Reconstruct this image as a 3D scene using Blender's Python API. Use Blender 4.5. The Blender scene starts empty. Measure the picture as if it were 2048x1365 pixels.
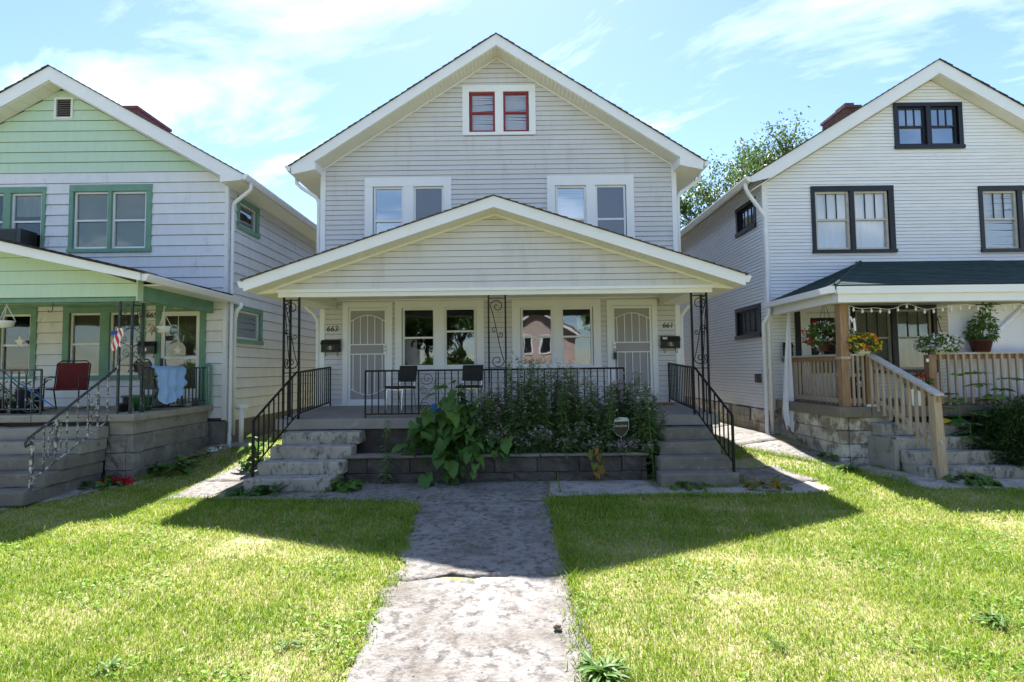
import bpy, bmesh, math, random
import numpy as np
from mathutils import Vector, Matrix, noise

random.seed(11)
rng = np.random.default_rng(11)
scene = bpy.context.scene
col = scene.collection
R = math.radians

# ---------------------------------------------------------------- camera
CAM_Z = 1.90
pitch = math.atan((738 - 682.5) / 1066.0)
roll = -0.012
fw = Vector((0, math.cos(pitch), math.sin(pitch)))
up0 = Vector((0, -math.sin(pitch), math.cos(pitch)))
rt0 = Vector((1, 0, 0))
rt = rt0 * math.cos(roll) + up0 * math.sin(roll)
up = up0 * math.cos(roll) - rt0 * math.sin(roll)
cd = bpy.data.cameras.new('camera')
cam = bpy.data.objects.new('camera', cd)
col.objects.link(cam)
mw = Matrix.Identity(4)
for i in range(3):
    mw[i][0] = rt[i]; mw[i][1] = up[i]; mw[i][2] = -fw[i]
mw[2][3] = CAM_Z
cam.matrix_world = mw
cd.sensor_width = 36.0
cd.lens = 1066.0 / 2048.0 * 36.0
cd.clip_start = 0.05
cd.clip_end = 2000
scene.camera = cam

# ---------------------------------------------------------------- sky and sun
SUN_EL = 57.0
SUN_AZ = 4.8            # degrees left of straight behind the middle house
world = bpy.data.worlds.new('World')
scene.world = world
world.use_nodes = True
nt = world.node_tree
nt.nodes.clear()
N = nt.nodes.new
L = nt.links.new
wo = N('ShaderNodeOutputWorld')
bg = N('ShaderNodeBackground')
bg.inputs['Strength'].default_value = 0.053
sky = N('ShaderNodeTexSky')
sky.sky_type = 'NISHITA'
sky.sun_disc = False
sky.sun_elevation = R(SUN_EL)
sky.sun_rotation = R(-SUN_AZ)
sky.altitude = 200
sky.air_density = 1.0
sky.dust_density = 0.35
sky.ozone_density = 4.0
tc = N('ShaderNodeTexCoord')
sep = N('ShaderNodeSeparateXYZ')
L(tc.outputs['Generated'], sep.inputs[0])
def math_n(op, a, b):
    m = N('ShaderNodeMath'); m.operation = op
    for k, s in enumerate((a, b)):
        if isinstance(s, (int, float)): m.inputs[k].default_value = s
        elif s is not None: L(s, m.inputs[k])
    return m.outputs[0]
zc = math_n('ADD', math_n('MAXIMUM', sep.outputs[2], 0.0), 0.16)
cx = math_n('DIVIDE', sep.outputs[0], zc)
cy = math_n('DIVIDE', sep.outputs[1], zc)
cmb = N('ShaderNodeCombineXYZ')
L(cx, cmb.inputs[0]); L(cy, cmb.inputs[1])
mp = N('ShaderNodeMapping')
mp0 = N('ShaderNodeMapping')
mp0.inputs['Rotation'].default_value = (0, 0, R(33))
L(cmb.outputs[0], mp0.inputs[0])
mp.inputs['Scale'].default_value = (0.8, 1.8, 1)
mp.inputs['Location'].default_value = (9.4, 6.1, 0)
L(mp0.outputs[0], mp.inputs[0])
cn = N('ShaderNodeTexNoise')
cn.inputs['Scale'].default_value = 1.45
cn.inputs['Detail'].default_value = 7
cn.inputs['Roughness'].default_value = 0.60
cn.inputs['Distortion'].default_value = 0.35
L(mp.outputs[0], cn.inputs['Vector'])
cr = N('ShaderNodeValToRGB')
cr.color_ramp.elements[0].position = 0.50
cr.color_ramp.elements[0].color = (0, 0, 0, 1)
cr.color_ramp.elements[1].position = 0.90
cr.color_ramp.elements[1].color = (0.62, 0.62, 0.62, 1)
L(cn.outputs['Fac'], cr.inputs[0])
cm = N('ShaderNodeMixRGB')
cm.inputs[2].default_value = (13.0, 13.15, 13.5, 1)
L(cr.outputs[0], cm.inputs[0])
L(sky.outputs[0], cm.inputs[1])
L(cm.outputs[0], bg.inputs['Color'])
L(bg.outputs[0], wo.inputs[0])

sd = bpy.data.lights.new('sun', 'SUN')
sd.energy = 3.4
sd.angle = R(0.53)
sd.color = (1.0, 0.97, 0.925)
sun = bpy.data.objects.new('sun', sd)
col.objects.link(sun)
to_sun = Vector((-math.sin(R(SUN_AZ)) * math.cos(R(SUN_EL)), math.cos(R(SUN_AZ)) * math.cos(R(SUN_EL)), math.sin(R(SUN_EL))))
sun.rotation_euler = to_sun.to_track_quat('Z', 'Y').to_euler()
sun.location = (0, 0, 30)

vs = scene.view_settings
vs.view_transform = 'Standard'
vs.look = 'None'
vs.exposure = 2.4
vs.gamma = 1.0
vs.use_curve_mapping = False
try:
    scene.cycles.max_bounces = 8
    scene.cycles.diffuse_bounces = 4
    scene.cycles.glossy_bounces = 3
    scene.cycles.transmission_bounces = 4
    scene.cycles.transparent_max_bounces = 12
    scene.cycles.caustics_reflective = False
    scene.cycles.caustics_refractive = False
except Exception:
    pass

# ---------------------------------------------------------------- materials
def new_mat(name):
    m = bpy.data.materials.new(name)
    m.use_nodes = True
    t = m.node_tree
    t.nodes.clear()
    out = t.nodes.new('ShaderNodeOutputMaterial')
    b = t.nodes.new('ShaderNodeBsdfPrincipled')
    t.links.new(b.outputs[0], out.inputs[0])
    return m, t, b, out

def rgb(c): return (c[0], c[1], c[2], 1.0)

def nmat(name, c1, c2=None, s1=2.0, rough=0.7, c3=None, s3=6.0, t3=(0.5, 0.62), bump=0.0, bs=40.0,
         stretch=(1, 1, 1), objvar=0.0, metallic=0.0, spec=0.4, c4=None, s4=25.0, t4=(0.6, 0.66), st3=None, bdist=0.01):
    """base colour c1..c2 by noise, with optional stain layers c3 and c4"""
    m, t, b, out = new_mat(name)
    Nn = t.nodes.new; Ll = t.links.new
    b.inputs['Roughness'].default_value = rough
    b.inputs['Metallic'].default_value = metallic
    b.inputs['Specular IOR Level'].default_value = spec
    geo = Nn('ShaderNodeNewGeometry')
    mp = Nn('ShaderNodeMapping'); mp.inputs['Scale'].default_value = stretch
    Ll(geo.outputs['Position'], mp.inputs[0])
    def noise_n(s, detail=6, vec=None, rg=0.6):
        n = Nn('ShaderNodeTexNoise'); n.inputs['Scale'].default_value = s; n.inputs['Detail'].default_value = detail
        n.inputs['Roughness'].default_value = rg
        Ll(vec or mp.outputs[0], n.inputs['Vector']); return n
    cur = None
    n1 = noise_n(s1)
    mx = Nn('ShaderNodeMixRGB'); mx.inputs[1].default_value = rgb(c1); mx.inputs[2].default_value = rgb(c2 or c1)
    r1 = Nn('ShaderNodeValToRGB'); r1.color_ramp.elements[0].position = 0.35; r1.color_ramp.elements[1].position = 0.65
    Ll(n1.outputs['Fac'], r1.inputs[0]); Ll(r1.outputs[0], mx.inputs[0])
    cur = mx.outputs[0]
    for c, s, tt, stt in ((c3, s3, t3, st3), (c4, s4, t4, None)):
        if c is None: continue
        vec = None
        if stt:
            m2 = Nn('ShaderNodeMapping'); m2.inputs['Scale'].default_value = stt
            Ll(geo.outputs['Position'], m2.inputs[0]); vec = m2.outputs[0]
        n = noise_n(s, 8, vec, 0.68)
        r = Nn('ShaderNodeValToRGB'); r.color_ramp.elements[0].position = tt[0]; r.color_ramp.elements[1].position = tt[1]
        Ll(n.outputs['Fac'], r.inputs[0])
        mm = Nn('ShaderNodeMixRGB'); Ll(r.outputs[0], mm.inputs[0]); Ll(cur, mm.inputs[1]); mm.inputs[2].default_value = rgb(c)
        cur = mm.outputs[0]
    if objvar:
        oi = Nn('ShaderNodeObjectInfo')
        mr = Nn('ShaderNodeMapRange'); mr.inputs[3].default_value = 1 - objvar; mr.inputs[4].default_value = 1 + objvar
        Ll(oi.outputs['Random'], mr.inputs[0])
        hv = Nn('ShaderNodeHueSaturation'); Ll(mr.outputs[0], hv.inputs['Value']); Ll(cur, hv.inputs['Color'])
        cur = hv.outputs[0]
    Ll(cur, b.inputs['Base Color'])
    if bump:
        nb = noise_n(bs, 6)
        bp = Nn('ShaderNodeBump'); bp.inputs['Strength'].default_value = bump; bp.inputs['Distance'].default_value = bdist
        Ll(nb.outputs['Fac'], bp.inputs['Height']); Ll(bp.outputs[0], b.inputs['Normal'])
    return m

def lmat(name, cols, attr=True, trans=0.35, rough=0.5, spec=0.3):
    """leaf: colour by the 'tint' attribute of each leaf (or by object), with light passing through"""
    m, t, b, out = new_mat(name)
    Nn = t.nodes.new; Ll = t.links.new
    ramp = Nn('ShaderNodeValToRGB')
    e = ramp.color_ramp.elements
    e[0].color = rgb(cols[0]); e[1].color = rgb(cols[-1])
    for i, c in enumerate(cols[1:-1]):
        k = e.new((i + 1) / (len(cols) - 1)); k.color = rgb(c)
    if attr:
        a = Nn('ShaderNodeAttribute'); a.attribute_name = 'tint'; Ll(a.outputs['Fac'], ramp.inputs[0])
    else:
        a = Nn('ShaderNodeObjectInfo'); Ll(a.outputs['Random'], ramp.inputs[0])
    Ll(ramp.outputs[0], b.inputs['Base Color'])
    b.inputs['Roughness'].default_value = rough
    b.inputs['Specular IOR Level'].default_value = spec
    tr = Nn('ShaderNodeBsdfTranslucent'); Ll(ramp.outputs[0], tr.inputs['Color'])
    mx = Nn('ShaderNodeMixShader'); mx.inputs[0].default_value = trans
    Ll(b.outputs[0], mx.inputs[1]); Ll(tr.outputs[0], mx.inputs[2]); Ll(mx.outputs[0], out.inputs[0])
    return m

def glassmat(name, tint=(0.86, 0.9, 0.9), refl=0.13, rough=0.015, wav=0.0):
    m, t, b, out = new_mat(name)
    t.nodes.remove(b)
    Nn = t.nodes.new; Ll = t.links.new
    tp = Nn('ShaderNodeBsdfTransparent'); tp.inputs[0].default_value = rgb(tint)
    gl = Nn('ShaderNodeBsdfGlossy'); gl.inputs['Roughness'].default_value = rough; gl.inputs[0].default_value = (0.95, 0.97, 1, 1)
    fr = Nn('ShaderNodeLayerWeight'); fr.inputs[0].default_value = 0.5
    pw_ = Nn('ShaderNodeMath'); pw_.operation = 'POWER'; pw_.inputs[1].default_value = 5.0
    Ll(fr.outputs['Facing'], pw_.inputs[0])
    ad = Nn('ShaderNodeMath'); ad.operation = 'MULTIPLY_ADD'; ad.inputs[1].default_value = 1 - refl; ad.inputs[2].default_value = refl; ad.use_clamp = True
    Ll(pw_.outputs[0], ad.inputs[0])
    if wav:
        geo = Nn('ShaderNodeNewGeometry')
        n = Nn('ShaderNodeTexNoise'); n.inputs['Scale'].default_value = 2.2; n.inputs['Detail'].default_value = 1
        Ll(geo.outputs['Position'], n.inputs['Vector'])
        bp = Nn('ShaderNodeBump'); bp.inputs['Strength'].default_value = wav; bp.inputs['Distance'].default_value = 0.02
        Ll(n.outputs['Fac'], bp.inputs['Height']); Ll(bp.outputs[0], gl.inputs['Normal'])
    mx = Nn('ShaderNodeMixShader')
    Ll(ad.outputs[0], mx.inputs[0]); Ll(tp.outputs[0], mx.inputs[1]); Ll(gl.outputs[0], mx.inputs[2]); Ll(mx.outputs[0], out.inputs[0])
    return m

def clothmat(name, c, trans=0.4, c2=None):
    m = nmat(name, c, c2 or c, 5, rough=0.9, spec=0.1, bump=0.25, bs=18)
    t = m.node_tree
    b = [n for n in t.nodes if n.type == 'BSDF_PRINCIPLED'][0]
    out = [n for n in t.nodes if n.type == 'OUTPUT_MATERIAL'][0]
    tr = t.nodes.new('ShaderNodeBsdfTranslucent'); tr.inputs[0].default_value = rgb(c)
    mx = t.nodes.new('ShaderNodeMixShader'); mx.inputs[0].default_value = trans
    t.links.new(b.outputs[0], mx.inputs[1]); t.links.new(tr.outputs[0], mx.inputs[2]); t.links.new(mx.outputs[0], out.inputs[0])
    return m

MT = {}
MT['vinyl'] = nmat('grey_vinyl', (0.60, 0.585, 0.595), (0.63, 0.615, 0.62), 1.5, rough=0.5, c3=(0.47, 0.455, 0.45), s3=1.3, t3=(0.52, 0.85), st3=(2.5, 2.5, 0.5), objvar=0.012, bump=0.04, bs=9, stretch=(1, 1, 6))
MT['white'] = nmat('white_paint', (0.80, 0.805, 0.835), (0.775, 0.775, 0.80), 3, rough=0.45, bump=0.03, bs=60)
MT['soffit'] = nmat('soffit_cream', (0.77, 0.755, 0.69), (0.74, 0.725, 0.66), 3, rough=0.5)
MT['ceiling'] = nmat('porch_ceiling', (0.74, 0.73, 0.69), (0.68, 0.66, 0.60), 2.5, rough=0.6, c3=(0.58, 0.54, 0.47), s3=3, t3=(0.62, 0.75))
MT['wide_white'] = nmat('wide_white_siding', (0.745, 0.745, 0.775), (0.69, 0.685, 0.71), 1.6, rough=0.6, objvar=0.03, bump=0.015, bs=25, stretch=(3, 3, 1),
                        c3=(0.43, 0.42, 0.42), s3=1.7, t3=(0.60, 0.80))
MT['pale_green'] = nmat('pale_green_siding', (0.50, 0.65, 0.51), (0.47, 0.615, 0.485), 1.6, rough=0.6, objvar=0.03, bump=0.05, bs=25, stretch=(8, 8, 1))
MT['green_trim'] = nmat('green_trim', (0.13, 0.27, 0.185), (0.17, 0.32, 0.235), 4, rough=0.55, c3=(0.33, 0.47, 0.39), s3=9, t3=(0.64, 0.74), bump=0.1, bs=30)
MT['old_white'] = nmat('old_white_clapboard', (0.80, 0.80, 0.825), (0.755, 0.745, 0.75), 2.2, rough=0.6, objvar=0.035, bump=0.1, bs=22, stretch=(1, 1, 5),
                       c3=(0.50, 0.44, 0.34), s3=3.0, t3=(0.62, 0.80))
MT['black_trim'] = nmat('black_trim', (0.008, 0.009, 0.013), (0.013, 0.014, 0.02), 5, rough=0.4)
MT['vinyl_window'] = nmat('vinyl_window_white', (0.80, 0.80, 0.80), (0.76, 0.76, 0.75), 8, rough=0.35)
MT['old_sash'] = nmat('old_cream_sash', (0.62, 0.58, 0.50), (0.5, 0.47, 0.41), 7, rough=0.6, bump=0.1, bs=40)
MT['red_sash'] = nmat('red_sash', (0.30, 0.025, 0.03), (0.22, 0.02, 0.025), 12, rough=0.5)
MT['glass'] = glassmat('window_glass', refl=0.08, wav=0.07)
MT['glass_clear'] = glassmat('clear_window_glass', tint=(0.97, 0.97, 0.98), refl=0.06, wav=0.05)
MT['glass_dim'] = glassmat('dim_window_glass', tint=(0.7, 0.72, 0.68), refl=0.065, wav=0.2)
MT['shade_backing'] = nmat('shade_line_backing', (0.06, 0.055, 0.05), (0.08, 0.075, 0.07), 4, rough=0.95)  # wall backing; its dark tone stands in for shade in the siding slots
MT['glass_old'] = glassmat('old_window_glass', tint=(0.95, 0.96, 0.97), refl=0.055, wav=0.08)
MT['glass_sky'] = glassmat('upper_window_glass', refl=0.24, rough=0.05, wav=0.1)
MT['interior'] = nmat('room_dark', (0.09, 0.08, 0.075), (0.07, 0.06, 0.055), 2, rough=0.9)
MT['blind'] = nmat('blind_white', (0.86, 0.86, 0.86), (0.82, 0.82, 0.82), 4, rough=0.6)
MT['curtain'] = clothmat('curtain_white', (0.86, 0.86, 0.87), 0.06)
MT['shade_pale'] = nmat('pale_roller_shade', (0.62, 0.60, 0.52), (0.56, 0.54, 0.46), 3, rough=0.8)
MT['curtain_tan'] = clothmat('curtain_tan', (0.42, 0.38, 0.30), 0.25)
MT['screen'] = nmat('door_screen', (0.36, 0.345, 0.355), (0.33, 0.315, 0.325), 40, rough=0.8)
MT['screen_dark'] = glassmat('insect_screen', tint=(0.30, 0.31, 0.36), refl=0.16, rough=0.35)
MT['iron'] = nmat('black_iron', (0.008, 0.008, 0.009), (0.012, 0.012, 0.013), 20, rough=0.5, spec=0.25, bump=0.08, bs=70)
MT['iron_worn'] = nmat('worn_iron', (0.022, 0.03, 0.032), (0.05, 0.06, 0.06), 14, rough=0.5, c3=(0.50, 0.52, 0.50), s3=22, t3=(0.60, 0.66), st3=(1, 1, 0.35))
MT['iron_silver'] = nmat('peeling_silver_iron', (0.07, 0.068, 0.065), (0.13, 0.125, 0.12), 14, rough=0.5, c3=(0.55, 0.55, 0.53), s3=16, t3=(0.50, 0.56))
MT['concrete'] = nmat('weathered_concrete', (0.36, 0.335, 0.305), (0.27, 0.25, 0.23), 2.5, rough=0.85, c3=(0.10, 0.09, 0.085), s3=5, t3=(0.52, 0.72), bump=0.5, bs=45, c4=(0.50, 0.48, 0.45), s4=14, t4=(0.58, 0.68))
MT['porch_floor'] = nmat('porch_floor_grey', (0.27, 0.25, 0.24), (0.22, 0.205, 0.195), 1.5, rough=0.7, bump=0.2, bs=60, c3=(0.36, 0.34, 0.32), s3=4, t3=(0.58, 0.75))
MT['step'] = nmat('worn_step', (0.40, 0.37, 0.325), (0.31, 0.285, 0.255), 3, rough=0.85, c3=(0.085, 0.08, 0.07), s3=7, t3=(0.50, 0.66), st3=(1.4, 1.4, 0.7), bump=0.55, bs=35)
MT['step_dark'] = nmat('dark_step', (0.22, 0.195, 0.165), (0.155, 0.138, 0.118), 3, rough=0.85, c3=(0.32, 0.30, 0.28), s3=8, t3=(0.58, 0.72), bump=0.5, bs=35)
MT['path'] = nmat('path_concrete', (0.255, 0.238, 0.222), (0.195, 0.178, 0.162), 1.1, rough=0.9, c3=(0.092, 0.082, 0.075), s3=10, t3=(0.49, 0.62), bump=1.0, bs=30, c4=(0.115, 0.094, 0.076), s4=2.2, t4=(0.50, 0.72), bdist=0.025)
MT['stone'] = nmat('grey_stone', (0.27, 0.25, 0.225), (0.20, 0.185, 0.17), 4, rough=0.9, objvar=0.14, bump=0.8, bs=16, bdist=0.03, c3=(0.12, 0.115, 0.105), s3=5, t3=(0.55, 0.7))
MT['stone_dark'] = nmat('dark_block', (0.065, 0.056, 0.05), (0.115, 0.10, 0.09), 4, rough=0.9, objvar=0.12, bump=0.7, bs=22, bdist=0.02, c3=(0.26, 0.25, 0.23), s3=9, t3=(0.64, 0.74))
MT['stone_white'] = nmat('flaking_white_stone', (0.66, 0.63, 0.58), (0.50, 0.46, 0.40), 4, rough=0.9, objvar=0.08, bump=0.9, bs=16, bdist=0.03, c3=(0.27, 0.22, 0.18), s3=3.5, t3=(0.47, 0.56), c4=(0.14, 0.12, 0.10), s4=9, t4=(0.60, 0.68))
MT['mortar'] = nmat('mortar', (0.13, 0.12, 0.11), (0.18, 0.165, 0.15), 10, rough=0.95, bump=0.4, bs=60)
MT['cap'] = nmat('stone_cap', (0.33, 0.305, 0.265), (0.26, 0.24, 0.21), 3, rough=0.85, c3=(0.13, 0.12, 0.105), s3=6, t3=(0.58, 0.72), bump=0.4, bs=40)
MT['cap_dark'] = nmat('dark_cap', (0.17, 0.145, 0.12), (0.22, 0.19, 0.16), 3, rough=0.85, c3=(0.09, 0.08, 0.07), s3=6, t3=(0.55, 0.7), bump=0.4, bs=40)
MT['soil'] = nmat('soil', (0.26, 0.22, 0.12), (0.34, 0.29, 0.17), 1.3, rough=1.0, c3=(0.40, 0.35, 0.22), s3=7, t3=(0.52, 0.66), bump=0.8, bs=30, bdist=0.02, c4=(0.16, 0.22, 0.05), s4=14, t4=(0.48, 0.58))
MT['dirt'] = nmat('bare_dirt', (0.20, 0.165, 0.125), (0.12, 0.10, 0.08), 3, rough=1.0, bump=0.8, bs=30, bdist=0.02)
MT['asphalt'] = nmat('asphalt', (0.06, 0.06, 0.06), (0.075, 0.073, 0.07), 3, rough=0.9, bump=0.3, bs=80)
MT['shingle'] = nmat('dark_shingle', (0.05, 0.045, 0.042), (0.085, 0.078, 0.07), 9, rough=0.95, bump=0.5, bs=70)
MT['shingle_black'] = nmat('black_shingle', (0.018, 0.018, 0.02), (0.03, 0.03, 0.033), 9, rough=0.9, bump=0.6, bs=40)
MT['shingle_green'] = nmat('green_shingle', (0.013, 0.034, 0.034), (0.022, 0.050, 0.047), 6, rough=0.95, bump=0.5, bs=80, c3=(0.010, 0.025, 0.026), s3=3, t3=(0.5, 0.7))
MT['brick_red'] = nmat('painted_red_brick', (0.15, 0.055, 0.062), (0.20, 0.078, 0.085), 8, rough=0.85, bump=0.4, bs=40)
MT['brick_brown'] = nmat('brown_brick', (0.085, 0.045, 0.04), (0.17, 0.085, 0.065), 7, rough=0.9, bump=0.4, bs=40)
MT['brick_peach'] = nmat('peach_brick', (0.50, 0.40, 0.36), (0.45, 0.35, 0.31), 5, rough=0.85)
MT['wood'] = nmat('weathered_wood', (0.36, 0.265, 0.185), (0.44, 0.355, 0.275), 5, rough=0.8, objvar=0.12, stretch=(7, 7, 0.7), bump=0.35, bs=16, c3=(0.30, 0.155, 0.07), s3=2.5, t3=(0.58, 0.75))
MT['wood_orange'] = nmat('stained_wood', (0.23, 0.125, 0.065), (0.33, 0.205, 0.12), 5, rough=0.7, objvar=0.1, stretch=(7, 7, 0.7), bump=0.3, bs=16)
MT['wood_grey'] = nmat('greyed_handrail', (0.46, 0.43, 0.41), (0.38, 0.345, 0.32), 5, rough=0.8, stretch=(2, 2, 2), bump=0.3, bs=20)
MT['black'] = nmat('black_metal', (0.012, 0.012, 0.013), (0.016, 0.016, 0.017), 10, rough=0.3)
MT['black_fabric'] = nmat('black_fabric', (0.018, 0.018, 0.02), (0.025, 0.025, 0.027), 20, rough=0.85, bump=0.1, bs=300)
MT['chrome'] = nmat('chrome_leg', (0.75, 0.75, 0.75), None, 2, rough=0.2, metallic=1.0)
MT['brass'] = nmat('dull_brass', (0.55, 0.50, 0.38), None, 2, rough=0.3, metallic=1.0)
MT['red_fabric'] = nmat('red_fabric', (0.17, 0.02, 0.018), (0.13, 0.016, 0.015), 9, rough=0.85, bump=0.15, bs=60)
MT['brown_fabric'] = nmat('brown_fabric', (0.09, 0.065, 0.05), (0.12, 0.09, 0.07), 9, rough=0.85)
MT['white_plastic'] = nmat('white_plastic', (0.80, 0.80, 0.78), (0.75, 0.75, 0.73), 8, rough=0.4)
MT['blue_plastic'] = nmat('blue_plastic', (0.05, 0.19, 0.60), (0.07, 0.22, 0.62), 8, rough=0.4)
MT['navy_plastic'] = nmat('navy_plastic', (0.012, 0.018, 0.05), (0.02, 0.025, 0.06), 8, rough=0.4)
MT['green_plastic'] = nmat('green_plastic', (0.02, 0.16, 0.035), (0.03, 0.19, 0.05), 8, rough=0.45)
MT['maroon_pot'] = nmat('maroon_pot', (0.055, 0.018, 0.02), (0.075, 0.026, 0.026), 8, rough=0.5)
MT['blue_cloth'] = clothmat('pale_blue_cloth', (0.36, 0.55, 0.86), 0.2)
MT['white_cloth'] = clothmat('white_sheer', (0.84, 0.83, 0.92), 0.12)
MT['lamp_glass'] = nmat('frosted_lamp', (0.55, 0.50, 0.35), (0.45, 0.42, 0.3), 6, rough=0.3)
MT['flag_red'] = nmat('flag_red', (0.55, 0.04, 0.05), None, 2, rough=0.8)
MT['flag_blue'] = nmat('flag_blue', (0.03, 0.06, 0.28), None, 2, rough=0.8)
MT['red'] = nmat('red_thing', (0.60, 0.03, 0.025), (0.48, 0.02, 0.03), 14, rough=0.7)
MT['orange'] = nmat('orange_thing', (0.62, 0.14, 0.04), None, 2, rough=0.7)
MT['yellow'] = nmat('yellow_thing', (0.75, 0.50, 0.04), None, 2, rough=0.6)
MT['pale_mint'] = nmat('pale_mint', (0.60, 0.70, 0.66), (0.5, 0.6, 0.56), 9, rough=0.5)
MT['silver'] = nmat('silver_edge', (0.50, 0.52, 0.51), None, 2, rough=0.4)
MT['white_print'] = nmat('white_print', (0.82, 0.82, 0.82), None, 2, rough=0.5)
MT['paper'] = nmat('notice_paper', (0.55, 0.56, 0.46), (0.5, 0.51, 0.43), 8, rough=0.8)
MT['bark'] = nmat('bark', (0.10, 0.08, 0.06), (0.16, 0.135, 0.11), 8, rough=0.95, stretch=(3, 3, 0.6), bump=0.6, bs=12)
MT['stem'] = nmat('green_stem', (0.10, 0.16, 0.045), (0.13, 0.19, 0.06), 8, rough=0.7)
MT['leaf_obj'] = lmat('broad_leaf', [(0.04, 0.10, 0.02), (0.07, 0.155, 0.03), (0.11, 0.20, 0.045)], attr=False, trans=0.25)
MT['leaf_young'] = lmat('young_leaf', [(0.07, 0.15, 0.025), (0.12, 0.22, 0.035)], attr=False, trans=0.35)
MT['leaf_autumn'] = lmat('turning_leaf', [(0.10, 0.15, 0.02), (0.22, 0.20, 0.03), (0.33, 0.16, 0.03)], attr=False, trans=0.35)
MT['weed'] = lmat('weed_leaf', [(0.065, 0.125, 0.045), (0.12, 0.195, 0.07), (0.20, 0.28, 0.11)], trans=0.35)
MT['weed_bright'] = lmat('bright_weed_leaf', [(0.05, 0.12, 0.02), (0.09, 0.18, 0.03), (0.14, 0.24, 0.05)], trans=0.35)
MT['flower_pink'] = lmat('pink_flower', [(0.35, 0.22, 0.27), (0.48, 0.36, 0.42), (0.60, 0.50, 0.53)], trans=0.2)
MT['flower_red'] = lmat('red_flower', [(0.40, 0.01, 0.02), (0.62, 0.02, 0.03), (0.5, 0.015, 0.05)], trans=0.2)
MT['flower_white'] = lmat('white_flower', [(0.70, 0.70, 0.68), (0.85, 0.85, 0.83)], trans=0.2)
MT['flower_warm'] = lmat('orange_yellow_flower', [(0.75, 0.18, 0.03), (0.80, 0.30, 0.06), (0.85, 0.62, 0.03), (0.85, 0.70, 0.05)], trans=0.2)
MT['tree_leaf'] = lmat('tree_leaf', [(0.04, 0.085, 0.02), (0.07, 0.125, 0.03), (0.12, 0.18, 0.05)], trans=0.4)
MT['yew'] = lmat('yew_leaf', [(0.02, 0.05, 0.014), (0.042, 0.085, 0.02), (0.10, 0.16, 0.035)], trans=0.15)
MT['grass'] = lmat('grass_blade', [(0.115, 0.225, 0.018), (0.235, 0.345, 0.028), (0.36, 0.425, 0.05), (0.54, 0.48, 0.20), (0.64, 0.58, 0.36)], trans=0.45, rough=0.45)
MT['clover'] = lmat('broadleaf_weed', [(0.12, 0.25, 0.025), (0.20, 0.34, 0.035)], trans=0.35)

# ---------------------------------------------------------------- mesh helpers
ABS = {}
def absloc(o): return ABS.get(o.name, Vector((0, 0, 0)))

def props(o, label=None, cat=None, group=None, kind=None):
    if label: o['label'] = label
    if cat: o['category'] = cat
    if group: o['group'] = group
    if kind: o['kind'] = kind
    return o

def thing(name, label, cat, loc, group=None):
    o = bpy.data.objects.new(name, None)
    o.empty_display_size = 0.1
    o.location = loc
    col.objects.link(o)
    ABS[o.name] = Vector(loc)
    return props(o, label, cat, group)

def add_obj(name, me, mat, parent=None):
    o = bpy.data.objects.new(name, me)
    if mat is not None and not me.materials:
        me.materials.append(MT[mat] if isinstance(mat, str) else mat)
    col.objects.link(o)
    if parent is not None:
        o.parent = parent
        o.location = -absloc(parent)
        ABS[o.name] = Vector((0, 0, 0))
    return o

def recenter(o):
    me = o.data
    n = len(me.vertices)
    a = np.empty(n * 3); me.vertices.foreach_get('co', a); a = a.reshape(-1, 3)
    c = np.array([(a[:, 0].min() + a[:, 0].max()) / 2, (a[:, 1].min() + a[:, 1].max()) / 2, a[:, 2].min()])
    a -= c
    me.vertices.foreach_set('co', a.ravel()); me.update()
    o.location = c
    ABS[o.name] = Vector(c)
    return o

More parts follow.
